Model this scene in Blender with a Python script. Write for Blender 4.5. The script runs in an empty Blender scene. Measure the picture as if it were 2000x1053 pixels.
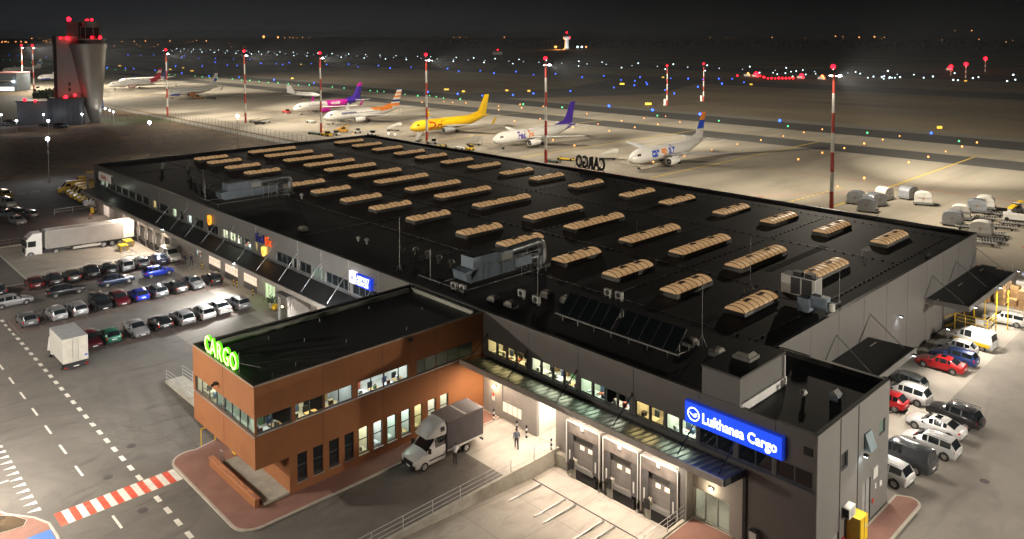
import bpy, bmesh, math, random
from mathutils import Vector, Matrix, noise
C = bpy.context.scene.collection
sc = bpy.context.scene
R = math.radians
PI = math.pi
rnd = random.Random(7)

# ------------------------------------------------------------------ camera
CAMPOS = Vector((53.353, -47.70, 35.0))
FPX = 1534.4
_P, _A, _RO = R(3.097), R(136.04), R(0.111)
_f = Vector((math.cos(_A)*math.cos(_P), math.sin(_A)*math.cos(_P), -math.sin(_P)))
_r = Vector((math.sin(_A), -math.cos(_A), 0))
_d = _f.cross(_r)
_r, _d = math.cos(_RO)*_r + math.sin(_RO)*_d, -math.sin(_RO)*_r + math.cos(_RO)*_d
cam = bpy.data.cameras.new('camera')
camo = bpy.data.objects.new('camera', cam)
C.objects.link(camo)
m = Matrix((_r, -_d, -_f)).transposed().to_4x4()
m.translation = CAMPOS
camo.matrix_world = m
cam.sensor_width = 36
cam.lens = FPX/2000*36
cam.shift_y = -(526.5-149.6)/2000
cam.clip_end = 20000
cam.clip_start = 0.5
sc.camera = camo

def G(px, py, z=0.0):            # surveyed point: where the sight line through a photo point meets height z
    v = _f + (px-1000)/FPX*_r + (py-149.6)/FPX*_d
    return CAMPOS + v*((z-35.0)/v.z)

# ------------------------------------------------------------------ world: night sky with a faint glow low down
w = bpy.data.worlds.new('World'); sc.world = w; w.use_nodes = True
nt = w.node_tree; N = nt.nodes; L = nt.links
bg = N['Background']
tc = N.new('ShaderNodeTexCoord'); sx = N.new('ShaderNodeSeparateXYZ')
L.new(tc.outputs['Generated'], sx.inputs[0])
rp = N.new('ShaderNodeValToRGB'); L.new(sx.outputs['Z'], rp.inputs[0])
e = rp.color_ramp.elements
e[0].position = 0.0; e[0].color = (.0085, .0092, .0100, 1)
e[1].position = 1.0; e[1].color = (.020, .021, .024, 1)
k = e.new(.045); k.color = (.0068, .0071, .0080, 1)
k = e.new(.3); k.color = (.0105, .0106, .0112, 1)
# city glow towards the left of the view
dt = N.new('ShaderNodeVectorMath'); dt.operation = 'DOT_PRODUCT'
L.new(tc.outputs['Generated'], dt.inputs[0]); dt.inputs[1].default_value = (-.97, .24, 0)
mr = N.new('ShaderNodeMapRange'); mr.inputs[1].default_value = .75; mr.inputs[2].default_value = 1.0
mr.inputs[3].default_value = .36; mr.inputs[4].default_value = 1.9
L.new(dt.outputs['Value'], mr.inputs[0])
mu = N.new('ShaderNodeVectorMath'); mu.operation = 'SCALE'
L.new(rp.outputs[0], mu.inputs[0]); L.new(mr.outputs[0], mu.inputs['Scale'])
L.new(mu.outputs[0], bg.inputs[0]); bg.inputs[1].default_value = 1.0

sc.view_settings.view_transform = 'Standard'
sc.view_settings.look = 'None'
sc.view_settings.exposure = 0
sc.view_settings.gamma = 1
sc.render.engine = 'CYCLES'
sc.cycles.use_denoising = True
sc.cycles.max_bounces = 5
sc.cycles.diffuse_bounces = 3
sc.cycles.glossy_bounces = 2
sc.cycles.transparent_max_bounces = 6
sc.cycles.sample_clamp_indirect = 4
sc.cycles.caustics_reflective = False
sc.cycles.caustics_refractive = False

# ------------------------------------------------------------------ helpers
def tag(o, label=None, cat=None, group=None, kind=None):
    if label: o['label'] = label
    if cat: o['category'] = cat
    if group: o['group'] = group
    if kind: o['kind'] = kind
    return o

def thing(name, label, cat, loc=(0, 0, 0), rz=0, group=None):
    o = bpy.data.objects.new(name, None); C.objects.link(o)
    o.location = loc; o.rotation_euler = (0, 0, rz); o.empty_display_size = .3
    return tag(o, label, cat, group)

def copy_tree(o, parent=None):
    c = o.copy(); C.objects.link(c)
    if parent: c.parent = parent
    for ch in o.children: copy_tree(ch, c)
    return c

def descend(o):
    yield o
    for ch in o.children: yield from descend(ch)

SPLIT = {'felt_patch': 'felt_patch', 'tie_rod': 'tie_rod', 'door_window': 'door_window', 'body_frame': 'body_frame', 'panel_joint': 'panel_joint', 'wall_plate': 'wall_plate', 'vent_flap': 'vent_flap', 'side_curtain': 'curtain_strip', 'posts': 'post', 'feet': 'foot', 'legs': 'leg', 'window_blind': 'blind', 'movement_joint': 'joint', 'roof_vent': 'vent_pipe', 'door_mullion': 'mullion', 'stripe': 'side_stripe', 'sill': 'window_sill', 'safety_post': 'safety_bar', 'eyes': 'eye', 'wheels': 'cart_wheel', 'floodlight_lens': 'lens', 'trim': 'trim_piece', 'side_strip': 'side_strip', 'shoes': 'shoe', 'small_beacons': 'beacon', 'wall_fin': 'wall_fin', 'bumper': 'bumper'}
class MB:
    def __init__(s): s.v = []; s.f = []; s.mi = []; s.m = []
    def mat(s, m):
        if m not in s.m: s.m.append(m)
        return s.m.index(m)
    def face(s, idx, m): s.f.append(idx); s.mi.append(s.mat(m))
    def quad(s, pts, m):
        b = len(s.v); s.v += [tuple(p) for p in pts]; s.face(tuple(range(b, b+len(pts))), m); return s
    def box(s, x0, x1, y0, y1, z0, z1, m, top=None):
        b = len(s.v)
        s.v += [(x0,y0,z0),(x1,y0,z0),(x1,y1,z0),(x0,y1,z0),(x0,y0,z1),(x1,y0,z1),(x1,y1,z1),(x0,y1,z1)]
        for i, q in enumerate([(0,3,2,1),(4,5,6,7),(0,1,5,4),(1,2,6,5),(2,3,7,6),(3,0,4,7)]):
            s.face(tuple(b+k for k in q), top if (top and i == 1) else m)
        return s
    def hexa(s, p, m):            # 8 points, bottom ring then top ring
        b = len(s.v); s.v += [tuple(q) for q in p]
        for q in [(0,3,2,1),(4,5,6,7),(0,1,5,4),(1,2,6,5),(2,3,7,6),(3,0,4,7)]: s.face(tuple(b+k for k in q), m)
        return s
    def prism(s, poly, z0, z1, m, side=None):
        n = len(poly); b = len(s.v)
        s.v += [(x, y, z0) for x, y in poly] + [(x, y, z1) for x, y in poly]
        s.face(tuple(range(b+n-1, b-1, -1)), m); s.face(tuple(range(b+n, b+2*n)), m)
        for i in range(n):
            j = (i+1) % n; s.face((b+i, b+j, b+n+j, b+n+i), side or m)
        return s
    def tube(s, p0, p1, r0, r1=None, m=None, n=8, caps=True):
        r1 = r0 if r1 is None else r1
        p0 = Vector(p0); p1 = Vector(p1); d = (p1-p0)
        if d.length < 1e-6: return s
        d.normalize(); a = d.orthogonal().normalized(); c = d.cross(a); b = len(s.v)
        for p, r in ((p0, r0), (p1, r1)):
            for i in range(n):
                t = 2*PI*i/n; s.v.append(tuple(p + a*math.cos(t)*r + c*math.sin(t)*r))
        for i in range(n):
            j = (i+1) % n; s.face((b+i, b+j, b+n+j, b+n+i), m)
        if caps: s.face(tuple(range(b+n-1, b-1, -1)), m); s.face(tuple(range(b+n, b+2*n)), m)
        return s
    def path(s, pts, r, m, n=6):
        for a, b in zip(pts, pts[1:]): s.tube(a, b, r, r, m, n)
        return s
    def loft(s, rings, mf, closed=True, caps=(True, True)):
        n = len(rings[0]); b = len(s.v)
        for rg in rings: s.v += [tuple(p) for p in rg]
        for i in range(len(rings)-1):
            for j in range(n if closed else n-1):
                k = (j+1) % n
                s.face((b+i*n+j, b+i*n+k, b+(i+1)*n+k, b+(i+1)*n+j), mf(i, j) if callable(mf) else mf)
        if caps[0]: s.face(tuple(range(b+n-1, b-1, -1)), mf(0, 0) if callable(mf) else mf)
        if caps[1]: s.face(tuple(range(b+(len(rings)-1)*n, b+len(rings)*n)), mf(len(rings)-2, 0) if callable(mf) else mf)
        return s
    def ball(s, c, r, m, n=8, k=5, sz=1.0):
        rings = []
        for i in range(k+1):
            t = PI*(i/k-.5); rr = max(math.cos(t), .02)*r
            rings.append([(c[0]+rr*math.cos(2*PI*j/n), c[1]+rr*math.sin(2*PI*j/n), c[2]+r*sz*math.sin(t)) for j in range(n)])
        return s.loft(rings, m)
    def build(s, name, parent=None, smooth=False, bevel=0, loc=None):
        if name in SPLIT and parent:          # every separate piece becomes a part of its own
            up = list(range(len(s.v)))
            def find(a):
                while up[a] != a: up[a] = up[up[a]]; a = up[a]
                return a
            for f in s.f:
                for q in f[1:]: up[find(q)] = find(f[0])
            groups = {}
            for f, mi in zip(s.f, s.mi): groups.setdefault(find(f[0]), []).append((f, mi))
            if 1 < len(groups) < 60:
                for g in groups.values():
                    n = MB(); ix = {}
                    for f, mi in g:
                        for q in f:
                            if q not in ix: ix[q] = len(n.v); n.v.append(s.v[q])
                        n.f.append(tuple(ix[q] for q in f)); n.mi.append(n.mat(s.m[mi]))
                    o = n.build(SPLIT[name]+'', parent, smooth, bevel, loc) if SPLIT[name] != name else n._make(name, parent, smooth, bevel, loc)
                return o
        return s._make(SPLIT.get(name, name), parent, smooth, bevel, loc)
    def _make(s, name, parent=None, smooth=False, bevel=0, loc=None):
        me = bpy.data.meshes.new(name); me.from_pydata(s.v, [], s.f)
        for mm in s.m: me.materials.append(mm)
        me.polygons.foreach_set('material_index', s.mi)
        if smooth: me.polygons.foreach_set('use_smooth', [True]*len(s.f))
        me.update()
        if smooth:
            try: me.set_sharp_from_angle(angle=R(38))
            except Exception: pass
        o = bpy.data.objects.new(name, me); C.objects.link(o)
        if parent: o.parent = parent
        if loc: o.location = loc
        if bevel:
            b = o.modifiers.new('bevel', 'BEVEL'); b.width = bevel; b.segments = 2; b.limit_method = 'ANGLE'
        return o

MATS = {}
def M(name, col, rough=.6, metal=0., var=.15, scale=1.0, bump=0., emis=None, es=0., spec=None, coat=0., vcol=None, bs=None, coords='Object'):
    if name in MATS: return MATS[name]
    m = bpy.data.materials.new(name); m.use_nodes = True; MATS[name] = m
    nt = m.node_tree; N = nt.nodes; L = nt.links; b = N['Principled BSDF']
    b.inputs['Roughness'].default_value = rough; b.inputs['Metallic'].default_value = metal
    if coat: b.inputs['Coat Weight'].default_value = coat; b.inputs['Coat Roughness'].default_value = .08
    if spec is not None: b.inputs['Specular IOR Level'].default_value = spec
    tc = N.new('ShaderNodeTexCoord'); nz = N.new('ShaderNodeTexNoise')
    nz.inputs['Scale'].default_value = scale; nz.inputs['Detail'].default_value = 5
    nz.inputs['Roughness'].default_value = .62
    L.new(tc.outputs[coords], nz.inputs['Vector'])
    rp = N.new('ShaderNodeValToRGB'); L.new(nz.outputs['Fac'], rp.inputs[0])
    e = rp.color_ramp.elements; e[0].position = .3; e[1].position = .7
    c0 = [max(0, c*(1-var)) for c in col]; c1 = [min(1, c*(1+var)) for c in col]
    if vcol: c0 = list(vcol)
    e[0].color = (*c0, 1); e[1].color = (*c1, 1)
    L.new(rp.outputs[0], b.inputs['Base Color'])
    if bump:
        bp = N.new('ShaderNodeBump'); bp.inputs['Strength'].default_value = bump
        n2 = N.new('ShaderNodeTexNoise'); n2.inputs['Scale'].default_value = bs or scale*12
        L.new(tc.outputs[coords], n2.inputs['Vector']); L.new(n2.outputs['Fac'], bp.inputs['Height'])
        L.new(bp.outputs[0], b.inputs['Normal'])
    if emis:
        b.inputs['Emission Color'].default_value = (*emis, 1); b.inputs['Emission Strength'].default_value = es
        m.cycles.emission_sampling = 'NONE'
    m['ramp'] = rp.name
    return m

def mix_into(m, fac_socket, col, base='Base Color'):
    """lay a second colour over what already feeds the base colour"""
    nt = m.node_tree; N = nt.nodes; L = nt.links; b = N['Principled BSDF']
    src = b.inputs[base].links[0].from_socket
    mx = N.new('ShaderNodeMix'); mx.data_type = 'RGBA'
    L.new(fac_socket, mx.inputs[0]); L.new(src, mx.inputs[6]); mx.inputs[7].default_value = (*col, 1)
    L.new(mx.outputs[2], b.inputs[base]); return mx

def line_fac(m, axis, period, width, offset=0.0, strength=1.0, coords='Object'):
    """1 on thin lines across an axis of the object's own coordinates"""
    N = m.node_tree.nodes; L = m.node_tree.links
    tc = N.new('ShaderNodeTexCoord'); sx = N.new('ShaderNodeSeparateXYZ'); L.new(tc.outputs[coords], sx.inputs[0])
    a = N.new('ShaderNodeMath'); a.operation = 'ADD'; a.inputs[1].default_value = offset+1000*period
    L.new(sx.outputs[axis], a.inputs[0])
    b = N.new('ShaderNodeMath'); b.operation = 'DIVIDE'; b.inputs[1].default_value = period; L.new(a.outputs[0], b.inputs[0])
    c = N.new('ShaderNodeMath'); c.operation = 'FRACT'; L.new(b.outputs[0], c.inputs[0])
    d = N.new('ShaderNodeMath'); d.operation = 'LESS_THAN'; d.inputs[1].default_value = width/period; L.new(c.outputs[0], d.inputs[0])
    g = N.new('ShaderNodeMath'); g.operation = 'MULTIPLY'; g.inputs[1].default_value = strength; L.new(d.outputs[0], g.inputs[0])
    return g.outputs[0]

def noise_fac(m, scale, lo, hi, strength=1.0, stretch=(1, 1, 1), detail=4, coords='Object', dist=0.0):
    N = m.node_tree.nodes; L = m.node_tree.links
    tc = N.new('ShaderNodeTexCoord'); mp = N.new('ShaderNodeMapping'); mp.inputs['Scale'].default_value = stretch
    L.new(tc.outputs[coords], mp.inputs[0])
    nz = N.new('ShaderNodeTexNoise'); nz.inputs['Scale'].default_value = scale; nz.inputs['Detail'].default_value = detail
    nz.inputs['Distortion'].default_value = dist
    L.new(mp.outputs[0], nz.inputs['Vector'])
    mr = N.new('ShaderNodeMapRange'); mr.inputs[1].default_value = lo; mr.inputs[2].default_value = hi; mr.inputs[4].default_value = strength
    L.new(nz.outputs['Fac'], mr.inputs[0]); return mr.outputs[0]

def emit(name, col, s):
    if name in MATS: return MATS[name]
    m = M(name, [min(c, 1)*.5 for c in col], .5, emis=col, es=s, var=.05)
    return m

# ------------------------------------------------------------------ materials
asphalt = M('asphalt', (.135, .122, .107), .82, var=.22, scale=.12, bump=.25, bs=18)
mix_into(asphalt, noise_fac(asphalt, .55, .56, .74, .5, (1, .25, 1), 6, dist=1.5), (.045, .042, .040))
mix_into(asphalt, noise_fac(asphalt, 6, .5, .8, .35), (.15, .14, .125))
wv = noise_fac(asphalt, .10, .48, .52, .10, (1, 1, 1), 2, dist=6.0)
mix_into(asphalt, wv, (.03, .028, .027))
dkasph = M('dark_asphalt', (.050, .047, .043), .9, var=.25, scale=.02)
dkasph2 = M('runway_asphalt', (.035, .033, .03), .9, var=.25, scale=.015)
concrete = M('apron_concrete', (.31, .275, .22), .85, var=.12, scale=.03)
mix_into(concrete, line_fac(concrete, 'X', 7.5, .16, 0, .35), (.16, .14, .11))
mix_into(concrete, line_fac(concrete, 'Y', 7.5, .16, 0, .35), (.16, .14, .11))
mix_into(concrete, noise_fac(concrete, .09, .50, .66, .6, (.6, .12, 1), 5, dist=1.0), (.17, .15, .12))
mix_into(concrete, noise_fac(concrete, .03, .52, .66, .6, (1, .3, 1), 6, dist=1.0), (.17, .15, .12))
slab = M('yard_concrete', (.40, .37, .32), .8, var=.1, scale=.4, bump=.1, bs=20)
mix_into(slab, line_fac(slab, 'X', 5.0, .07, 0, .5), (.17, .15, .13))
mix_into(slab, line_fac(slab, 'Y', 5.0, .07, 1.2, .5), (.17, .15, .13))
mix_into(slab, noise_fac(slab, .7, .5, .75, .5, (1, .3, 1), 6, dist=1.2), (.24, .21, .175))
mix_into(slab, noise_fac(slab, 1.1, .60, .75, .45, (1, .4, 1), 5, dist=1.0), (.19, .165, .135))
plinth = M('plinth_concrete', (.38, .36, .30), .85, var=.2, scale=1.2, bump=.15)
grass = M('dry_grass', (.17, .10, .042), .95, var=.45, scale=.06, bump=.4, bs=3)
mix_into(grass, noise_fac(grass, .012, .45, .7, .6, (1, .5, 1), 6), (.045, .036, .022))
mix_into(grass, noise_fac(grass, .35, .5, .62, .75, (1, 1, 1), 8, dist=1.0), (.030, .022, .013))
mix_into(grass, noise_fac(grass, 1.2, .55, .7, .6, (1, 1, 1), 6), (.22, .16, .085))
field = M('airfield_grass', (.20, .15, .085), .95, var=.3, scale=.01)
mix_into(field, noise_fac(field, .02, .45, .7, .7, (.25, 1, 1), 6, dist=.8), (.085, .066, .04))
green = M('green_grass', (.09, .10, .03), .95, var=.4, scale=2, bump=.5)
paving = M('red_paving', (.25, .125, .095), .8, var=.15, scale=.6, bump=.2, bs=9)
mix_into(paving, line_fac(paving, 'X', .4, .03, 0, .25), (.13, .07, .055))
mix_into(paving, line_fac(paving, 'Y', .2, .02, 0, .25), (.13, .07, .055))
kerb = M('kerb_concrete', (.42, .38, .32), .8, var=.15, scale=2)
white_paint = M('road_paint', (.66, .64, .58), .7, var=.12, scale=1.5)
mix_into(white_paint, noise_fac(white_paint, 4, .58, .7, .5), (.25, .24, .22))
red_paint = M('red_road_paint', (.62, .085, .045), .7, var=.2, scale=2)
mix_into(red_paint, noise_fac(red_paint, 1.2, .55, .75, .5), (.68, .33, .22))
yellow_line = M('yellow_line', (.60, .42, .05), .8)
red_line = M('red_line', (.42, .07, .04), .8)

clad = M('grey_cladding', (.145, .136, .125), .5, .25, var=.06, scale=.25)
mix_into(clad, line_fac(clad, 'Z', 1.0, .035, .1, .3), (.09, .085, .08))
mix_into(clad, noise_fac(clad, .5, .5, .8, .3, (1, 1, .15), 4), (.14, .13, .12))
clad2 = M('silver_cladding', (.19, .188, .178), .45, .3, var=.05, scale=.25)
mix_into(clad2, line_fac(clad2, 'Z', 1.0, .03, .1, .25), (.16, .155, .145))
mix_into(clad2, noise_fac(clad2, .4, .5, .8, .25, (1, 1, .12), 4), (.24, .23, .21))
lightclad = M('pale_cladding', (.155, .15, .142), .5, .1, var=.05, scale=.3)
mix_into(lightclad, line_fac(lightclad, 'Z', .5, .02, .1, .3), (.2, .19, .17))
dockclad = M('dock_wall_panel', (.30, .275, .25), .6, .05, var=.08, scale=.6)
mix_into(dockclad, line_fac(dockclad, 'Z', .5, .02, .1, .25), (.16, .145, .13))
brick = M('brick', (.30, .115, .036), .85, var=.12, scale=.5, bump=.12, bs=14)
N_, L_ = brick.node_tree.nodes, brick.node_tree.links
def brick_lines(m):
    N = m.node_tree.nodes; L = m.node_tree.links
    tc = N.new('ShaderNodeTexCoord'); sx = N.new('ShaderNodeSeparateXYZ'); L.new(tc.outputs['Object'], sx.inputs[0])
    ad = N.new('ShaderNodeMath'); L.new(sx.outputs['X'], ad.inputs[0]); L.new(sx.outputs['Y'], ad.inputs[1])
    cb = N.new('ShaderNodeCombineXYZ'); L.new(ad.outputs[0], cb.inputs[0]); L.new(sx.outputs['Z'], cb.inputs[1])
    br = N.new('ShaderNodeTexBrick'); L.new(cb.outputs[0], br.inputs['Vector'])
    br.inputs['Scale'].default_value = 1; br.inputs['Brick Width'].default_value = .26; br.inputs['Row Height'].default_value = .085
    br.inputs['Mortar Size'].default_value = .008; br.inputs['Mortar Smooth'].default_value = .2
    br.inputs['Color1'].default_value = (0, 0, 0, 1); br.inputs['Color2'].default_value = (.45, .45, .45, 1); br.inputs['Mortar'].default_value = (1, 1, 1, 1)
    g = N.new('ShaderNodeMath'); g.operation = 'MULTIPLY'; g.inputs[1].default_value = .35; L.new(br.outputs['Color'], g.inputs[0])
    mix_into(m, g.outputs[0], (.20, .075, .035))
brick_lines(brick)
mix_into(brick, noise_fac(brick, .35, .45, .8, .35, (1, 1, .4), 5), (.24, .085, .035))
roofm = M('bitumen_roof', (.015, .0142, .013), .66, var=.3, scale=.25, bump=.25, bs=2.5)
mix_into(roofm, noise_fac(roofm, .12, .5, .72, .9, (1, .5, 1), 5, dist=.6), (.038, .031, .023))
mix_into(roofm, noise_fac(roofm, .5, .6, .7, .6, (1, .3, 1), 6, dist=1.5), (.006, .006, .006))
mix_into(roofm, line_fac(roofm, 'X', 1.0, .06, 0, .55), (.006, .006, .006))
mix_into(roofm, line_fac(roofm, 'Y', 7.5, .12, 0, .6), (.030, .027, .022))
roof_smooth = M('wet_roof_sheet', (.012, .0125, .012), .55, var=.35, scale=.4, bump=.15, bs=1.5)
mix_into(roof_smooth, line_fac(roof_smooth, 'Y', 1.0, .04, 0, .4), (.028, .027, .025))
coping = M('coping_metal', (.40, .385, .34), .45, .6, var=.1, scale=.5)
darkmetal = M('dark_metal', (.035, .035, .037), .5, .5)
steel = M('galvanised_steel', (.42, .42, .41), .45, .7, var=.1, scale=2)
frame_m = M('window_frame_grey', (.09, .10, .11), .5, .2)
darkglass = M('dark_glass', (.012, .016, .018), .06, 0, var=.2, spec=.8)
blinds = M('roller_blind', (.30, .33, .31), .7, var=.1, scale=3)
polycarb = M('rooflight_polycarbonate', (.36, .29, .18), .4, 0, var=.15, scale=.5, emis=(1, .58, .26), es=.34)
darkrib = M('rooflight_rib', (.05, .035, .025), .6)
curbm = M('rooflight_curb', (.16, .155, .14), .6, .3)
hvac = M('duct_blue_grey', (.23, .28, .33), .45, .4, var=.12, scale=1)
mix_into(hvac, line_fac(hvac, 'Y', .28, .03, 0, .3), (.12, .15, .18))
hvac2 = M('duct_steel', (.42, .45, .46), .3, .85, var=.15, scale=2)
black = M('black_rubber', (.015, .015, .015), .8)
white_p = M('white_enamel', (.72, .71, .68), .4, coat=.2, var=.03)
offwhite = M('offwhite_panel', (.55, .54, .50), .5, var=.05)
yellow_p = M('yellow_enamel', (.78, .50, .015), .4, coat=.2, var=.05)
red_p = M('red_enamel', (.55, .03, .02), .4, var=.05)
orange_p = M('orange_enamel', (.75, .22, .03), .4)
blue_p = M('blue_enamel', (.03, .08, .40), .4)
wood = M('pallet_wood', (.42, .26, .12), .8, var=.3, scale=2)
mix_into(wood, line_fac(wood, 'Z', .15, .04, 0, .7), (.10, .05, .02))
tarp = M('grey_tarpaulin', (.065, .058, .062), .6, var=.15, scale=1.2, bump=.6, bs=3)
mix_into(tarp, noise_fac(tarp, 1.6, .5, .62, .5, (1, 5, .4), 3), (.05, .045, .05))
tarproof = M('tarp_roof', (.16, .15, .148), .5, var=.1, scale=1.5)
mix_into(tarproof, line_fac(tarproof, 'X', .55, .05, 0, .5), (.12, .11, .105))
trailer_side = M('trailer_curtain', (.30, .28, .26), .55, var=.08, scale=.8)
mix_into(trailer_side, line_fac(trailer_side, 'Y', .55, .03, 0, .4), (.26, .24, .22))
chrome = M('bright_metal', (.6, .6, .6), .25, .9)
skinm = M('skin', (.45, .27, .2), .6)
glassm = bpy.data.materials.new('window_glass'); glassm.use_nodes = True
_n = glassm.node_tree.nodes; _l = glassm.node_tree.links; _n.remove(_n['Principled BSDF'])
_t = _n.new('ShaderNodeBsdfTransparent'); _t.inputs[0].default_value = (.86, .92, .89, 1)
_g = _n.new('ShaderNodeBsdfGlossy'); _g.inputs['Roughness'].default_value = .03
_lw = _n.new('ShaderNodeLayerWeight'); _lw.inputs[0].default_value = .5
_pw = _n.new('ShaderNodeMath'); _pw.operation = 'POWER'; _pw.inputs[1].default_value = 4; _l.new(_lw.outputs['Facing'], _pw.inputs[0])
_fr = _n.new('ShaderNodeMath'); _fr.operation = 'MULTIPLY_ADD'; _fr.inputs[1].default_value = .5; _fr.inputs[2].default_value = .03; _l.new(_pw.outputs[0], _fr.inputs[0])
_mx = _n.new('ShaderNodeMixShader'); _l.new(_fr.outputs[0], _mx.inputs[0]); _l.new(_t.outputs[0], _mx.inputs[1]); _l.new(_g.outputs[0], _mx.inputs[2])
_l.new(_mx.outputs[0], _n['Material Output'].inputs[0])

# car paint takes the object's own colour
def objpaint(name, rough=.28, metal=.3):
    m = M(name, (1, 1, 1), rough, metal, var=.03, scale=2, coat=.6)
    N = m.node_tree.nodes; L = m.node_tree.links; b = N['Principled BSDF']
    oi = N.new('ShaderNodeObjectInfo'); mx = N.new('ShaderNodeMix'); mx.data_type = 'RGBA'; mx.blend_type = 'MULTIPLY'; mx.inputs[0].default_value = 1
    L.new(b.inputs['Base Color'].links[0].from_socket, mx.inputs[6]); L.new(oi.outputs['Color'], mx.inputs[7]); L.new(mx.outputs[2], b.inputs['Base Color'])
    return m
paint = objpaint('car_paint')
carglass = M('car_glass', (.010, .013, .015), .05, 0, var=.1, spec=.9)
tyre = M('tyre', (.018, .017, .016), .8)
rim = M('alloy_rim', (.50, .48, .45), .35, .7)
headl = M('headlight_lens', (.65, .66, .66), .15, .2)
taill = M('tail_light_lens', (.45, .015, .012), .2)
plate = M('number_plate', (.75, .75, .72), .5)

E_white = emit('lamp_white', (1, .96, .88), 28)
E_cool = emit('lamp_cool', (.86, .93, 1), 30)
E_warm = emit('lamp_warm', (1, .72, .38), 22)
E_red = emit('beacon_red', (1, .004, .012), 13)
E_blue = emit('light_blue', (.03, .11, 1), 4.5)
E_green = emit('light_green', (.10, 1, .30), 1.8)
E_rw = emit('light_runway', (.70, .95, 1), 4)
E_orange = emit('light_orange', (1, .36, .09), 3.2)
E_yellow = emit('sign_yellow', (1, .62, .05), 2.4)
E_town = emit('light_town', (1, .38, .10), 3)

def light(name, kind, loc, energy, col=(1, .9, .75), to=None, size=.3, angle=120, blend=.4, sy=None, parent=None, spread=None):
    l = bpy.data.lights.new(name, kind); l.energy = energy; l.color = col
    if kind == 'SPOT': l.spot_size = R(angle); l.spot_blend = blend; l.shadow_soft_size = size
    elif kind == 'AREA':
        l.shape = 'RECTANGLE'; l.size = size; l.size_y = sy or size
        if spread: l.spread = R(spread)
    else: l.shadow_soft_size = size
    o = bpy.data.objects.new(name, l); C.objects.link(o); o.location = loc
    if to is not None:
        o.rotation_euler = (Vector(to)-Vector(loc)).to_track_quat('-Z', 'Y').to_euler()
    if parent: o.parent = parent
    return o

def text(name, s, size, mat, parent=None, loc=(0, 0, 0), rot=(0, 0, 0), ext=.03, sx=1.0, warp=None, space=1.0, bold=0.0, align='LEFT'):
    cu = bpy.data.curves.new(name, 'FONT'); cu.body = s; cu.size = size; cu.extrude = ext; cu.space_character = space
    cu.offset = bold; cu.resolution_u = 2; cu.align_x = align
    o = bpy.data.objects.new(name+'_curve', cu); C.objects.link(o)
    dg = bpy.context.evaluated_depsgraph_get()
    me = bpy.data.meshes.new_from_object(o.evaluated_get(dg)); bpy.data.objects.remove(o)
    me.name = name
    me.transform(Matrix.Diagonal((sx, 1, 1, 1)))
    me.materials.clear(); me.materials.append(mat)
    o = bpy.data.objects.new(name, me); C.objects.link(o)
    if parent: o.parent = parent
    o.location = loc; o.rotation_euler = rot
    if warp:
        me.transform(Matrix.Translation(loc) @ o.rotation_euler.to_matrix().to_4x4())
        o.location = (0, 0, 0); o.rotation_euler = (0, 0, 0)
        for v in me.vertices: v.co = warp(v.co)
    return o

# ------------------------------------------------------------------ ground
PIT_L = (-97.0, -73.0, -21.0, 0.0, -1.1)      # sunk loading yards, x0 x1 y0 y1 depth at the building
PIT_R = (9.6, 22.4, -24.0, 0.0, -1.2)

def struct(o): o['kind'] = 'structure'; return o

def sheet(name, rect, z, m, holes=()):
    xs = sorted({rect[0], rect[1], *[h for p in holes for h in p[:2] if rect[0] < h < rect[1]]})
    ys = sorted({rect[2], rect[3], *[h for p in holes for h in p[2:4] if rect[2] < h < rect[3]]})
    b = MB()
    for x0, x1 in zip(xs, xs[1:]):
        for y0, y1 in zip(ys, ys[1:]):
            cx, cy = (x0+x1)/2, (y0+y1)/2
            if any(p[0] < cx < p[1] and p[2] < cy < p[3] for p in holes): continue
            b.quad([(x0, y0, z), (x1, y0, z), (x1, y1, z), (x0, y1, z)], m)
    return struct(b.build(name))

pits = (PIT_L, PIT_R)
sheet('ground', (-9000, 6000, -900, 9000), -.06, field, pits)
sheet('yard_asphalt', (-172, 160, -120, 68), 0, asphalt, pits)
sheet('apron', (-700, 500, 80, 223), -.02, concrete)
sheet('apron_edge', (-165, 160, 68, 80), -.02, concrete)
sheet('stand_lane', (-700, 500, 183, 199), -.01, dkasph)
sheet('taxiway', (-1400, 900, 223, 244), 0, dkasph2)
sheet('taxiway_shoulder', (-1400, 900, 244, 254), -.01, M('shoulder', (.17, .155, .125), .9, var=.15, scale=.03))
sheet('far_taxiway', (-2500, 1500, 428, 478), 0, dkasph)
sheet('runway', (-4000, 2500, 600, 690), 0, dkasph2)
b = MB()
for pts in ([(-300, 244), (-255, 244), (-215, 330), (-255, 430), (-330, 430), (-285, 330)],
            [(-520, 478), (-420, 478), (-520, 602), (-640, 602)], [(120, 254), (190, 254), (120, 430), (40, 430)]):
    b.quad([(x, y, .02) for x, y in pts], dkasph)
struct(b.build('taxiway_link'))
sheet('service_road', (-900, -130, 73.5, 77.5), .03, M('service_road_mat', (.22, .21, .18), .85))
sheet('field_road', (-296, -288, -120, 73.5), .03, M('service_road_mat', (.22, .21, .18), .85))
sheet('tower_car_park', (-470, -284, -60, 62), .02, M('dim_asphalt', (.07, .068, .066), .85, var=.3, scale=.05))
sheet('grass_field', (-174, -118, 13.5, 79), .012, grass)
sheet('grass_field', (-330, -174, -200, 79), .012, grass); sheet('grass_field', (-174, -165, -200, 13.5), .012, grass)
sheet('tower_lawn', (-300, -268, 52, 74), .035, green)
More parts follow.
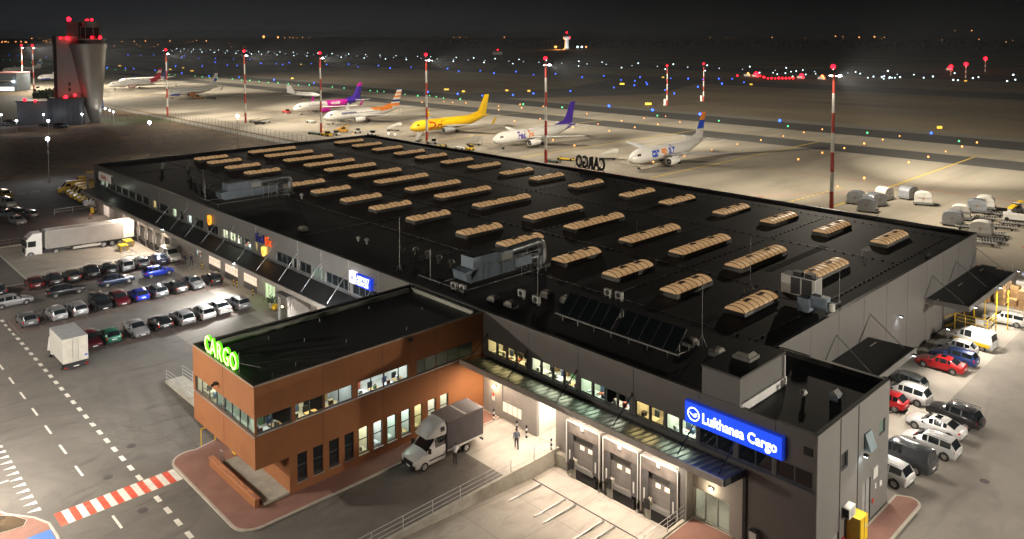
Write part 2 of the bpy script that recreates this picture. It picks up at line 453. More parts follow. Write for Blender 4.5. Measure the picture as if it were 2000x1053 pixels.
# paler concrete where vans and trucks load
sheet('loading_slab', (0.0, 9.6, -6.2, -.0), .006, slab)
sheet('side_strip', (23, 29.6, 12, 66), .006, M('strip_concrete', (.27, .245, .21), .8, var=.15, scale=.3))
sheet('door_slab', (-69, -11, -4.2, 0), .006, M('strip_concrete', (.27, .245, .21), .8, var=.15, scale=.3))
sheet('side_car_park', (29.6, 60, 12, 90), .004, M('pale_asphalt', (.20, .18, .155), .85, var=.15, scale=.25, bump=.2, bs=18)); sheet('side_car_park', (34, 60, -30, 12), .004, MATS['pale_asphalt']); mix_into(MATS['pale_asphalt'], noise_fac(MATS['pale_asphalt'], .3, .55, .72, .4, (1, .3, 1), 6, dist=2), (.11, .10, .09))
sheet('near_yard', (-40, -11.2, -13.5, -4.2), .004, MATS['pale_asphalt'])
# the parking bays are paved in brown
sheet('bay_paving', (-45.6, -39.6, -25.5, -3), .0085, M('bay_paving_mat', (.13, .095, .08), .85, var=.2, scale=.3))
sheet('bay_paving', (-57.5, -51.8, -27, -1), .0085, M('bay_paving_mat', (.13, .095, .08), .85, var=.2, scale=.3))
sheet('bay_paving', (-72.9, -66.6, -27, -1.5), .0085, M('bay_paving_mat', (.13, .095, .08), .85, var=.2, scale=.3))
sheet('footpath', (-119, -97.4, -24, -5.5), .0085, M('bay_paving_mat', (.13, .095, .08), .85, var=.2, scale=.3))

def pit(name, p):
    x0, x1, y0, y1, d = p
    b = MB(); k = y0+(y1-y0)*.22; q = y1-3.4
    prof = [(y0, 0), (k, d*.12), (q, d), (y1, d)]
    for (a, za), (c, zc) in zip(prof, prof[1:]):
        b.quad([(x0, a, za), (x1, a, za), (x1, c, zc), (x0, c, zc)], slab)
    struct(b.build(name))
    b = MB()
    b.box(x0+.1, x1-.1, q-.06, q+.06, d+.001, d+.012, darkmetal)
    struct(b.build('drain_channel'))
    b = MB()
    for s, x in ((-1, x0), (1, x1)):
        xo = x+s*.28
        pts = [(y0, -.3), (k, d*.12-.3), (q, d-.3), (y1, d-.3)]
        top = [(yy, .12) for yy, _ in pts]
        for (a, za), (c, zc) in zip(pts, pts[1:]):
            xa, xb = min(x, xo), max(x, xo)
            b.hexa([(xa, a, za), (xb, a, za), (xb, c, zc), (xa, c, zc), (xa, a, .12), (xb, a, .12), (xb, c, .12), (xa, c, .12)], plinth)
    return b
bw = pit('loading_yard', PIT_L)
o = bw.build('retaining_wall'); tag(o, 'pair of low concrete walls lining the sunk truck yard behind the lorry', 'retaining wall')
bw = pit('loading_yard', PIT_R)
o = bw.build('retaining_wall'); tag(o, 'pair of pale concrete walls lining the bright sunk yard below the three dock doors', 'retaining wall')

def railing(x, y0, y1, label, bars=3, h=1.05, m=steel, z=.12, axis='Y', step=2.6):
    t = thing('railing', label, 'railing', (x, y0, z) if axis == 'Y' else (y0, x, z))
    Ln = y1-y0; n = max(1, round(Ln/step)); P = MB(); B = MB()
    def q(a, zz): return (0, a, zz) if axis == 'Y' else (a, 0, zz)
    for i in range(n+1): P.tube(q(Ln*i/n, 0), q(Ln*i/n, h), .03, .03, m, 6)
    for j in range(bars):
        zz = h*(j+1)/bars; B.tube(q(0, zz), q(Ln, zz), .025, .025, m, 6)
    P.build('posts', t); B.build('rails', t); return t
railing(9.46, -24, -.3, 'grey metal railing on the wall between the standing van and the sunk dock yard')
railing(22.54, -24, -.3, 'pale metal railing on the right wall of the sunk dock yard, by the glass door')
railing(-72.9, -21, -1.5, 'long thin railing behind the front row of parked cars by the truck yard', 2)
railing(-97.1, -21, -3, 'long thin railing on the far side of the parked lorry', 2)
railing(-116.8, -7, -.6, 'short white railing beside the yellow vans', 2, m=white_p)

# kerbed islands of red paving
def island(name, pts, h=.12, m=paving, kw=.18):
    c = Vector((sum(p[0] for p in pts)/len(pts), sum(p[1] for p in pts)/len(pts)))
    inn = []
    n = len(pts)
    for i in range(n):
        a, b_, c_ = Vector(pts[i-1]), Vector(pts[i]), Vector(pts[(i+1) % n])
        d = ((b_-a).normalized() + (c_-b_).normalized()).normalized(); nn = Vector((-d.y, d.x))
        if (c-b_).dot(nn) < 0: nn = -nn
        inn.append(tuple(b_+nn*kw))
    b = MB(); b.prism(pts, 0, h, kerb); struct(b.build('kerb'))
    b = MB(); b.quad([(x, y, h+.006) for x, y in inn], m); struct(b.build(name))
def arc(cx, cy, r, a0, a1, n=7): return [(cx+r*math.cos(R(a0+(a1-a0)*i/n)), cy+r*math.sin(R(a0+(a1-a0)*i/n))) for i in range(n+1)]
island('pavement', [(2.3, -.05), (0.02, -.05), (0.02, -11.0), (-.02, -19.6), (-12.2, -19.6)] + arc(-10.2, -23.0, 1.6, 150, 270) + arc(.6, -23.0, 1.6, 270, 360) + [(2.25, -11)])
island('pavement', [(31.9, -3), (31.9, 11.7)] + [(31.9, 13.2)] + arc(32.9, 12.9, .9, 90, 0, 5) + [(33.8, -3)])
island('pavement', [(22.75, -24), (22.75, -.06), (31.75, -.06), (31.75, -24)], .10)
island('pavement', [(-24, -48), (-24, -38), (-14.5, -36.6), (-12.3, -35.7), (-10.4, -34.35), (-8.9, -33.75), (-7.0, -33.7)] + arc(-5.2, -35.6, 1.8, 90, 0, 5) + [(-3.4, -48)])
island('verge', [(-22, -47), (-22, -38.4), (-14.3, -37.2), (-12.3, -36.15), (-11.5, -35.4), (-10.35, -34.85), (-9.7, -35.2), (-9.75, -36), (-10.1, -38), (-10.3, -47)], .16, grass, .05)
marks_blue = MB(); marks_blue.box(-8.0, -5.8, -36.6, -33.95, .121, .128, M('blue_road_paint', (.06, .16, .45), .7, var=.1)); marks_blue.box(-8.1, -5.7, -36.7, -33.85, .119, .121, white_paint); struct(marks_blue.build('blue_marking'))

# platform and low brick wall under the overhang
b = MB(); b.box(-7.8, -.05, -21.75, -19.72, .13, .30, plinth); b.quad([(-7.8, -21.75, .302), (-.05, -21.75, .302), (-.05, -19.72, .302), (-7.8, -19.72, .302)], plinth)
tag(b.build('platform'), 'plain concrete platform under the brick overhang', 'platform')
b = MB(); b.box(-8.3, -.2, -22.45, -22.1, .13, .74, brick); b.box(-8.34, -.16, -22.48, -22.07, .74, .82, M('brick_cap', (.46, .19, .09), .7, var=.25, scale=3))
tag(b.build('brick_wall'), 'low orange brick wall with rounded cap beside the concrete platform', 'wall')
b = MB(); b.path([(-8.1, -21.6, .13), (-8.1, -21.6, 1.2), (-7.6, -21.6, 1.2), (-7.6, -21.6, .13)], .03, steel)
tag(b.build('handrail'), 'small white hoop handrail at the end of the brick wall', 'handrail')

# road markings
def marks(name, boxes, m, z=.008):
    b = MB()
    for q in boxes: b.quad([(x, y, z) for x, y in q], m)
    return struct(b.build(name))
def rect(x0, x1, y0, y1): return [(x0, y0), (x1, y0), (x1, y1), (x0, y1)]
marks('road_marking', [rect(x, x+.95, -27.25, -26.9) for x in [-58.6+1.98*i for i in range(34)] if not -10.6 < x < -7.4], white_paint)
marks('road_marking', [rect(x, x+2.0, -30.3, -30.12) for x in [-62+4.6*i for i in range(16)] if not -11.5 < x < -7.3], white_paint)
b = MB()
for i in range(18):
    y = -33.25+i*(8.6/18); b.quad([(x, yy, .011) for x, yy in rect(-10.0, -8.0, y, y+8.6/18)], red_paint if i % 2 == 0 else white_paint)
struct(b.build('crosswalk'))
marks('road_marking', [[(-28.5+i*1.12, -33.75), (-28.0+i*1.12, -33.75), (-28.35+i*1.12, -34.65)] for i in range(16)], white_paint)
marks('road_marking', [rect(-48.5+1.9*i, -47.6+1.9*i, -33.7, -33.4) for i in range(10)], white_paint)
marks('road_marking', [rect(-27.5, -27.1, -39, -33.7), rect(-25.4, -25.1, -39, -33.7), [(-27.3, -34), (-25, -36), (-25, -36.4), (-27.3, -34.4)], rect(-17.5, -17.3, -38.4, -34.6)], white_paint)
marks('road_marking', [rect(-98.4, -73, -20.9, -20.75), rect(-99.4, -99.2, -30, -20.5), rect(-73.2, -73.05, -27.4, -19.2)]+[rect(-146.2, -146.0, y, y+1.6) for y in (-10, -7.2, -4.4, -1.6, 1.2)], white_paint)
marks('bay_line', [rect(-45.5, -39.7, y, y+.08) for y in [-25.4+2.45*i for i in range(10)]]+[rect(-57.4, -51.9, y, y+.08) for y in [-26.6+2.45*i for i in range(11)]], M('faint_paint', (.24, .21, .185), .8), .012)
marks('bay_line', [rect(29.7, 34.6, y, y+.12) for y in (61, 64, 67, 70)], white_paint, .012)
marks('apron_marking', [rect(-700, 300, 203.0, 203.4)]+[rect(-600+45*i, -599.5+45*i, 108, 200) for i in range(18)], yellow_line, .0)
marks('apron_marking', [rect(-90, -89.7, 84, 106), rect(-52, -51.7, 84, 106), rect(-90, -52, 105.7, 106), rect(-90, 60, 83.8, 84.1), rect(-48, 90, 140, 140.3), rect(-30, -29.7, 84, 108), rect(20, 20.3, 100, 172),
        [(-29.7, 108), (-29.4, 108), (-9.7, 140), (-10, 140)], [(-160, 106), (-159.7, 106), (-139.7, 84), (-140, 84)], rect(45, 45.3, 100, 172)], red_line, .0)
marks('stand_marking', [rect(-24.4+i*.1, -23.9+i*.1, 84+i*2.1, 85.1+i*2.1) for i in range(22)], yellow_line, .0)
b = MB(); tm = M('tyre_mark', (.118, .107, .094), .8, var=.25, scale=.8); rr_ = random.Random(4)
for i in range(13):
    cx, cy, R0 = rr_.uniform(-16, -11), rr_.uniform(-35, -31), rr_.uniform(9, 17); a0 = rr_.uniform(70, 105); sp = rr_.uniform(15, 45); wd = rr_.uniform(.07, .16)
    z = .0125+i*.0002
    for k_ in range(10):
        a, c_ = R(a0+sp*k_/10), R(a0+sp*(k_+1)/10)
        if (R0+1)*math.sin(a)+cy > -13.5: continue
        b.quad([(cx+R0*math.cos(a), cy+R0*math.sin(a), z), (cx+(R0+wd)*math.cos(a), cy+(R0+wd)*math.sin(a), z), (cx+(R0+wd)*math.cos(c_), cy+(R0+wd)*math.sin(c_), z), (cx+R0*math.cos(c_), cy+R0*math.sin(c_), z)], tm)
o = struct(b.build('tyre_marks'))
# manhole covers
for i, (x, y) in enumerate([G(211, 932)[:2], G(279, 997)[:2], G(256, 871)[:2], G(1923, 940)[:2]]):
    b = MB(); b.tube((x, y, 0), (x, y, .012), .36, .36, M('cast_iron', (.06, .055, .05), .7), 20)
    tag(b.build('manhole_cover'), 'round iron manhole cover ' + ['between the lane dashes left of the crosswalk', 'just below the red and white crosswalk', 'thin dark lid among the tyre marks', 'set in the asphalt right of the annex'][i], 'manhole cover', 'manhole covers')
# ------------------------------------------------------------------ building parts
ROOF = 9.26
def wall(name, parent, axis, c, a0, a1, z0, z1, ops, m, out=-1, depth=.22, rev=None):
    """a wall skin on x=c or y=c facing the 'out' direction, with real openings and their reveals"""
    b = MB()
    A = sorted({a0, a1, *[v for o in ops for v in o[:2]]}); Z = sorted({z0, z1, *[v for o in ops for v in o[2:4]]})
    def P(a, z, d=0): return (a, c-out*d, z) if axis == 'Y' else (c-out*d, a, z)
    flip = (axis == 'Y') == (out > 0)
    def q(p): b.quad(p[::-1] if flip else p, m)
    for i in range(len(A)-1):
        run = None
        for j in range(len(Z)-1):
            ca, cz = (A[i]+A[i+1])/2, (Z[j]+Z[j+1])/2
            hole = any(o[0] < ca < o[1] and o[2] < cz < o[3] for o in ops)
            if not hole:
                if run is None: run = Z[j]
                end = Z[j+1]
            if (hole or j == len(Z)-2) and run is not None:
                q([P(A[i], run), P(A[i+1], run), P(A[i+1], end), P(A[i], end)]); run = None
    for o in ops:
        x0, x1, y0, y1 = o[:4]
        for p in ([P(x0, y0), P(x1, y0), P(x1, y0, depth), P(x0, y0, depth)], [P(x0, y1, depth), P(x1, y1, depth), P(x1, y1), P(x0, y1)],
                  [P(x0, y1), P(x0, y0), P(x0, y0, depth), P(x0, y1, depth)], [P(x1, y0), P(x1, y1), P(x1, y1, depth), P(x1, y0, depth)]):
            q(p) if not rev else b.quad(p[::-1] if flip else p, rev)
    return b.build(name, parent)

def window(parent, axis, c, a0, a1, z0, z1, out=-1, kind='lit', mull=(), trans=(), fm=None, inset=.12, fw=.06, lit=None):
    fm = fm or frame_m
    def B(b, p0, p1, q0, q1, d0, d1, m):
        if axis == 'Y': lo, hi = sorted((c-out*d0, c-out*d1)); b.box(p0, p1, lo, hi, q0, q1, m)
        else: lo, hi = sorted((c-out*d0, c-out*d1)); b.box(lo, hi, p0, p1, q0, q1, m)
    f = MB(); d0, d1 = inset-.04, inset+.04
    B(f, a0, a0+fw, z0, z1, d0, d1, fm); B(f, a1-fw, a1, z0, z1, d0, d1, fm)
    B(f, a0+fw, a1-fw, z0, z0+fw, d0, d1, fm); B(f, a0+fw, a1-fw, z1-fw, z1, d0, d1, fm)
    for mm in mull: B(f, mm-fw*.6, mm+fw*.6, z0+fw, z1-fw, d0+.002, d1-.002, fm)
    for tt in trans: B(f, a0+fw, a1-fw, tt-fw*.6, tt+fw*.6, d0+.004, d1-.004, fm)
    o = f.build('window', parent)
    g = MB(); gm = glassm if kind == 'lit' else (darkglass if kind == 'dark' else blinds)
    B(g, a0+fw*.5, a1-fw*.5, z0+fw*.5, z1-fw*.5, inset-.006, inset+.006, gm)
    g.build('pane', o)
    if kind == 'blind':
        g2 = MB(); B(g2, a0+fw, a1-fw, z0+fw, z1-fw, inset-.02, inset-.012, glassm); g2.build('pane', o)
    return o

furn_cols = [(.55, .53, .48), (.7, .7, .68), (.25, .14, .07), (.06, .06, .07), (.10, .16, .30), (.55, .35, .15), (.75, .73, .68), (.3, .32, .33), (.45, .10, .06), (.12, .25, .12)]
FURN = [M('furnishing_%s' % n, c, .6) for n, c in zip(('cream', 'white', 'brown', 'black', 'blue', 'oak', 'paper', 'grey', 'red', 'leaf'), furn_cols)]
roomwall = M('room_paint', (.72, .71, .66), .7, var=.04)
roomfloor = M('room_floor', (.42, .40, .36), .5, var=.1)
def room(parent, axis, c, a0, a1, dep, z0, z1, out, col, power, seed=0, furn=True, desk_z=None, strength=1.0):
    """a furnished room behind a window wall, lit by its ceiling lamps"""
    r = random.Random(seed); b = MB(); d0 = .26
    def P(a, d, z): return (a, c-out*d, z) if axis == 'Y' else (c-out*d, a, z)
    def Bx(p0, p1, e0, e1, q0, q1, m):
        if axis == 'Y': lo, hi = sorted((c-out*e0, c-out*e1)); b.box(p0, p1, lo, hi, q0, q1, m)
        else: lo, hi = sorted((c-out*e0, c-out*e1)); b.box(lo, hi, p0, p1, q0, q1, m)
    b.quad([P(a0, d0, z0), P(a1, d0, z0), P(a1, dep, z0), P(a0, dep, z0)], roomfloor)
    b.quad([P(a0, d0, z1), P(a1, d0, z1), P(a1, dep, z1), P(a0, dep, z1)], roomwall)
    b.quad([P(a0, dep, z0), P(a1, dep, z0), P(a1, dep, z1), P(a0, dep, z1)], roomwall)
    b.quad([P(a0, d0, z0), P(a0, dep, z0), P(a0, dep, z1), P(a0, d0, z1)], roomwall)
    b.quad([P(a1, d0, z0), P(a1, dep, z0), P(a1, dep, z1), P(a1, d0, z1)], roomwall)
    o = b.build('room', parent)
    if furn:
        b = MB(); dz = z0+.75; x = a0+.15
        while x < a1-.7:
            wd = min(r.uniform(.7, 1.5), a1-.1-x); e = r.uniform(.4, .7); dd = r.uniform(.7, .9)
            Bx(x, x+wd, e, e+dd, dz-.04, dz, r.choice([FURN[0], FURN[1], FURN[5]]))
            for k in range(r.randint(2, 4)):
                u = x+r.uniform(.05, max(.06, wd-.45)); s_ = r.uniform(.12, .4); v = e+r.uniform(0, dd-.35)
                Bx(u, min(u+s_, a1-.05), v, v+r.uniform(.05, .3), dz, dz+r.choice([.03, .08, .3, .38]), r.choice(FURN))
            u = x+r.uniform(.1, .6); Bx(u, min(u+.45, a1-.05), e+dd+.1, e+dd+.5, z0+.42, z0+.5, r.choice([FURN[3], FURN[4], FURN[8]]))
            Bx(u, min(u+.45, a1-.05), e+dd+.5, e+dd+.56, z0+.5, z0+1.0, r.choice([FURN[3], FURN[4]]))
            x += wd+r.uniform(.1, .6)
        for k in range(int((a1-a0)/1.3)+1):
            u = r.uniform(a0+.05, a1-.6); Bx(u, u+r.uniform(.4, .55), dep-.45, dep-.05, z0, z0+r.choice([.8, 1.3, 1.9]), r.choice(FURN))
            u = r.uniform(a0+.1, a1-.5); zz = z0+r.uniform(1.1, 1.7); Bx(u, u+r.uniform(.2, .4), dep-.04, dep-.01, zz, zz+.4, r.choice(FURN))
        b.build('furniture', o)
    ar = light('ceiling_lamp', 'AREA', P((a0+a1)/2, dep*.5, z1-.06), power, col, P((a0+a1)/2, dep*.5, z0), size=(a1-a0)*.8, sy=dep*.5)
    ar.parent = o
    if axis == 'X': ar.data.size, ar.data.size_y = ar.data.size_y, ar.data.size
    return o

# ------------------------------------------------------------------ the cargo warehouse
W = thing('warehouse', 'vast flat roofed grey cargo warehouse with rows of glowing rooflights', 'warehouse', (0, 0, 0))
Z0, Z1 = 5.72, 6.90
fac = [(.48, 1.73, 'w'), (1.87, 3.02, 'w'), (3.16, 4.28, 'w'), (4.34, 5.63, 'w'), (6.2, 7.32, 'g'), (7.44, 8.7, 'g'), (8.82, 9.99, 'g'), (10.11, 11.36, 'g'),
       (11.81, 13.07, 'c'), (13.23, 14.4, 'c'), (14.5, 15.64, 'm'), (15.74, 16.89, 'm'), (17.48, 18.73, 'o'), (18.87, 20.08, 'o'), (20.27, 21.43, 'c'), (21.61, 22.87, 'c')]
fdark = [(23.21, 25.87), (26.26, 28.76), (29.05, 31.55)]
rp_ = random.Random(3)
docks = [11.25, 15.09, 18.72]
ops = [(a, b_, Z0, Z1) for a, b_, k in fac] + [(a, b_, Z0, Z1) for a, b_ in fdark]
ops += [(.75, 1.72, 0.0, 2.3), (2.5, 5.0, .05, 3.6), (6.9, 9.15, .02, 3.55)] + [] + [(22.75, 25.66, .12, 2.3)]
wall('wall', W, 'Y', 0, 0.0, 31.8, 5.0, ROOF+.1, [o for o in ops if o[2] > 5], clad)
wall('dock_wall', W, 'Y', 0, 0.0, 26.8, -1.3, 5.0, [o for o in ops if o[2] < 5], dockclad, depth=.3)
wall('wall', W, 'Y', 0, 26.8, 31.8, 0, 5.0, [], clad)
for a, b_, k in fac: window(W, 'Y', 0, a, b_, Z0, Z1)
for a, b_ in fdark: window(W, 'Y', 0, a, b_, Z0, Z1, kind='dark', mull=((a+b_)/2,), fw=.08)
WARM, WHT, GRN, CLD = (1, .68, .30), (1, .88, .68), (.90, 1, .78), (.88, .94, 1)
for i, (a0, a1, c_, p_) in enumerate([(.3, 5.8, (1, .70, .34), 210), (6.0, 11.6, (1, .93, .70), 330), (11.7, 14.45, (.86, 1, .76), 160), (14.45, 17.1, (1, .88, .72), 150), (17.3, 20.15, (1, .66, .30), 150), (20.2, 23.0, (.95, 1, .80), 170)]):
    room(W, 'Y', 0, a0, a1, 3.4, 4.75, 7.35, -1, c_, p_, seed=11+i)
# panel joints and corner trims
b = MB()
for x in (.03, 5.89, 11.58, 17.23, 23.05, 28.9): b.box(x-.05, x+.05, -.03, 0, 5.3, ROOF+.08, M('joint_trim', (.15, .145, .135), .5, .3))
b.box(31.72, 31.84, -.035, .08, 0, ROOF+.1, M('joint_trim', (.15, .145, .135), .5, .3))
b.box(26.7, 26.95, -.14, 0, 0, 5.1, darkmetal)
b.build('panel_joint', W)
# sill ledge under the strip of windows
b = MB(); b.box(.1, 31.7, -.10, 0, Z0-.16, Z0-.05, frame_m); b.build('sill', W)
b = MB(); b.box(30.92, 31.5, -.05, 0, 7.95, 8.45, darkmetal)
for i in range(6): b.box(30.95, 31.47, -.07, -.05, 7.98+i*.08, 8.02+i*.08, darkmetal)
b.build('vent_grille', W)

# long facade, left of the brick wing
lf = [(-115.5, -112.5, 'd'), (-111.7, -109.8, 'G'), (-109.2, -107.7, 'Y'), (-106.2, -103.3, 'd'), (-102.9, -100.0, 'd'), (-99.4, -96.4, 'd'), (-95.8, -92.8, 'd'), (-92.2, -89.4, 'd'), (-88.8, -86.0, 'd'),
      (-84.1, -82.4, 'Y'), (-82.0, -77.2, 'd'), (-75.4, -73.6, 'Y'), (-72.3, -70.8, 'd'), (-69.2, -67.6, 'W'), (-66.2, -63.2, 'Gd'), (-61.7, -58.0, 'd'), (-56.6, -54.6, 'Y'), (-54.2, -52.2, 'W'), (-51.9, -50.0, 'W'), (-49.6, -47.4, 'W'),
      (-46.4, -45.5, 'Y'), (-43.9, -42.7, 'O'), (-40.2, -36.1, 'd'), (-35.8, -34.9, 'd'), (-34.2, -31.4, 'd'), (-31.0, -28.4, 'b'), (-28.0, -22.8, 'd'), (-22.2, -17.2, 'd'), (-16.6, -12.0, 'b')]
wall('wall', W, 'Y', 0, -115.9, -11.0, 4.6, ROOF+.1, [(a, b_, Z0, Z1+.12) for a, b_, k in lf], clad2)
for a, b_, k in lf:
    n = max(1, round((b_-a)/1.25)); mu_ = [a+(b_-a)*i/n for i in range(1, n)]
    window(W, 'Y', 0, a, b_, Z0, Z1+.12, kind='dark' if k in ('d', 'Gd') else ('blind' if k == 'b' else 'lit'), mull=mu_, fw=.07)
for i, (a0, a1, c_, p_) in enumerate([(-112, -107.4, GRN, 160), (-84.4, -82.2, WARM, 90), (-75.6, -73.4, (.95, 1, .8), 120), (-69.4, -67.4, CLD, 160), (-56.8, -50.9, (1, .92, .7), 380), (-50.9, -47.2, CLD, 330), (-46.6, -45.3, WARM, 70), (-44.1, -42.5, (1, .5, .12), 130)]):
    room(W, 'Y', 0, a0, a1, 3.0, 4.9, 7.5, -1, c_, p_, seed=41+i)
b = MB()
for x in [-115.8, -104.3, -92.5, -81, -69.3, -57.7, -46, -34.6, -29.0, -23.0, -17]:
    b.box(x-.05, x+.05, -.03, 0, 5.3, ROOF+.08, M('pale_trim', (.30, .29, .27), .5, .3))
b.build('panel_joint', W)
b = MB(); b.box(-115.9, -11, -.08, 0, Z0-.24, Z0-.1, frame_m); b.build('sill', W)
# ground floor behind the long canopy: doors, docks, bays
bays = [(-61.4, -57.4), (-55.8, -51.7), (-49.8, -45.9)]
bay2 = [(-30.1, -27.4)]
dleft = [-96.0, -92.2, -88.4, -84.6, -80.8, -77.0]
lops = [(a, b_, .9, 3.0) for a, b_ in bays] + [(-43.5, -40.7, .05, 2.6), (-38.3, -36.0, 1.0, 2.2), (-110.6, -107.2, .1, 3.3), (-104, -102.2, .05, 2.4), (-66.5, -64.3, 1.0, 2.3)] + [(x+.5, x+2.7, 0.05, 2.7) for x in dleft] + [(a, b_, .6, 2.6) for a, b_ in bay2]
wall('ground_floor_wall', W, 'Y', 0, -115.9, -11.0, -1.2, 4.6, lops, dockclad, depth=.3)
# other sides
wall('wall', W, 'X', -115.9, 0, 64.6, 0, ROOF+.1, [], clad, out=-1)
wall('wall', W, 'Y', 64.6, -115.9, 23.0, 0, ROOF+.1, [], clad, out=1)
wall('wall', W, 'X', 23.0, 11.9, 64.6, 0, ROOF+.1, [(16, 19.6, 0, 3.8), (24, 27.6, 0, 3.8), (49, 52.6, 0, 3.8), (57, 60.6, 0, 3.8)], lightclad, out=1)
rops = [(3.68, 4.73, 5.62, 6.8), (7.42, 8.5, 5.68, 6.85), (10.09, 11.2, 5.74, 6.78), (.5, 3.5, 0.1, 1.6), (7.3, 8.75, .15, 3.3)]
wall('wall', W, 'X', 31.8, 0, 11.9, 0, ROOF+.1, rops, clad2, out=1)
wall('wall', W, 'Y', 11.9, 23.0, 31.8, 0, ROOF+.1, [], clad, out=1)
window(W, 'X', 31.8, 3.68, 4.73, 5.62, 6.8, 1, 'dark', fw=.07); window(W, 'X', 31.8, 10.09, 11.2, 5.74, 6.78, 1, 'blind', fw=.07)
window(W, 'X', 31.8, 7.42, 8.5, 5.68, 6.85, 1, 'dark', fw=.07)
b = MB(); b.hexa([(31.84, 7.42, 5.7), (32.30, 7.42, 5.7), (32.30, 8.5, 5.7), (31.84, 8.5, 5.7), (31.84, 7.42, 6.84), (31.88, 7.42, 6.84), (31.88, 8.5, 6.84), (31.84, 8.5, 6.84)], M('tilted_sash', (.25, .33, .36), .1, .2)); b.build('open_sash', W)
b = MB()
for y in (3.5, 6.4): b.box(31.8, 31.83, y-.04, y+.04, 0, ROOF+.05, darkmetal)
b.build('panel_joint', W)
b = MB(); b.box(31.6, 31.72, 7.36, 8.7, .15, 3.25, M('grey_door', (.27, .27, .26), .5)); b.box(31.72, 31.75, 7.98, 8.02, .15, 3.2, darkmetal); b.build('door', W)
b = MB(); b.box(31.6, 31.72, .55, 3.45, .1, 1.55, M('grey_door', (.27, .27, .26), .5)); b.build('door', W)
b = MB()
for y, z, w_, h_, mm in ((9.1, 2.9, .8, .8, offwhite), (9.4, 2.1, .25, .35, white_p), (10.3, 1.9, .4, .35, white_p), (9.0, 1.2, .25, .25, red_p), (5.3, 1.1, .3, .25, white_p), (3.9, .6, .4, .3, red_p)):
    b.box(31.8, 31.86, y, y+w_, z, z+h_, mm)
b.build('wall_plate', W)
# wall trims on x=23
b = MB()
for y in [17.8, 23.5, 29.2, 34.9, 40.7, 46.5, 52, 57.5, 63]: b.box(23.0, 23.02, y-.03, y+.03, 0, ROOF, M('joint_trim', (.15, .145, .135), .5, .3))
b.box(23.0, 23.03, 13.0, 13.5, 7.3, 7.7, darkmetal)
b.build('panel_joint', W)
for y in (16, 24, 49, 57):
    b = MB(); b.box(22.7, 22.8, y-.05, y+3.65, 0, 3.8, M('roller_door', (.20, .19, .18), .5, .3)); b.build('loading_door', W)
# roof
RZ = 8.95
b = MB(); b.quad([(-115.6, .3, RZ), (23, .3, RZ), (23, 64.3, RZ), (-115.6, 64.3, RZ)], roofm); b.quad([(23, .3, RZ), (31.5, .3, RZ), (31.5, 11.6, RZ), (23, 11.6, RZ)], roof_smooth)
b.build('roof', W)
b = MB(); pw = .3; zt = ROOF+.14
def cap(x0, x1, y0, y1, m=coping):
    b.box(x0, x1, y0, y1, RZ, ROOF+.1, roofm); b.box(x0-.02, x1+.02, y0-.02, y1+.02, ROOF+.1, zt, m)
dkcop = M('dark_coping', (.06, .058, .053), .45, .4)
cap(-115.6, -11.2, 0.02, .3, dkcop); cap(-11.2, 31.5, 0.02, .3, M('front_coping', (.15, .145, .13), .5, .4)); cap(31.5, 31.78, .02, 11.9, dkcop); cap(23.3, 31.46, 11.6, 11.88, coping)
cap(22.7, 22.98, 11.6, 64.3, dkcop); cap(-115.6, 22.98, 64.3, 64.58, M('back_coping', (.07, .078, .075), .4, .5)); cap(-115.88, -115.6, 0, 64.58, dkcop)
b.build('parapet', W)
# penthouse over the stairs
b = MB(); b.box(23.3, 26.3, .05, 6.4, RZ, 11.45, lightclad, top=roof_smooth); b.box(23.24, 26.36, 0.0, 6.46, 11.35, 11.5, dkcop, top=roof_smooth)
b.build('penthouse', W)
b = MB(); b.box(26.3, 26.5, .05, 6.4, RZ, 9.65, white_p); b.build('penthouse_flashing', W)
b = MB(); b.tube((26.42, 6.2, RZ), (26.42, 6.2, 11.3), .07, .07, white_p); b.build('downpipe', W)

# rooflights
def rooflight(x, y0, y1, wd=2.2):
    x -= 1.65
    n = max(4, round((y1-y0)/.95)); h = .44
    t = MB(); t.box(x, x+wd, y0, y1, RZ, 9.42, curbm); c = t.build('rooflight', W)
    v = MB(); K = 8
    def ring(y, ex=0): return [(x+wd/2-(wd/2-.06+ex)*math.cos(PI*k/K), y, 9.42+(h+ex)*math.sin(PI*k/K)) for k in range(K+1)]
    v.loft([ring(y0+.05), ring(y1-.05)], polycarb, closed=False, caps=(True, True)); rb = v
    for i in range(n+1):
        y = y0+.06+(y1-y0-.12)*i/n; q = ring(y, .015)
        for p0, p1 in zip(q, q[1:]): rb.tube(p0, p1, .035, .035, darkrib, 4, False)
    v.build('vault', c, smooth=False)
    r = random.Random(int(x*31+y0*7)); f = MB()
    for fr in ([.3, .68] if y1-y0 < 11 else [.25, .55, .8]):
        y = y0+(y1-y0)*fr
        f.hexa([(x+wd*.42, y, 9.85), (x+wd*.58, y, 9.85), (x+wd*.58, y+.9, 9.85), (x+wd*.42, y+.9, 9.85), (x+wd*.42, y, 9.94), (x+wd*.58, y, 9.94), (x+wd*.58, y+.9, 9.94), (x+wd*.42, y+.9, 9.94)], darkrib)
        f.tube((x+wd*.3, y+.45, 9.8), (x+wd*.3, y+.45, 10.05), .05, .05, curbm, 6)
    f.build('vent_flap', c)
X3 = [-107.2, -99.6, -91.4, -83.2, -75.6, -67.2, -59.0, -50.0, -42.2, -33.0, -22.2, -14.6, -5.3, 2.1, 9.5, 16.8]
for i, x in enumerate(X3):
    if i not in (4,): rooflight(x if i > 0 else -106, 16.5, 23.0)
    rooflight(x, 28.7, 39.3); rooflight(x, 50.1, 57.2)
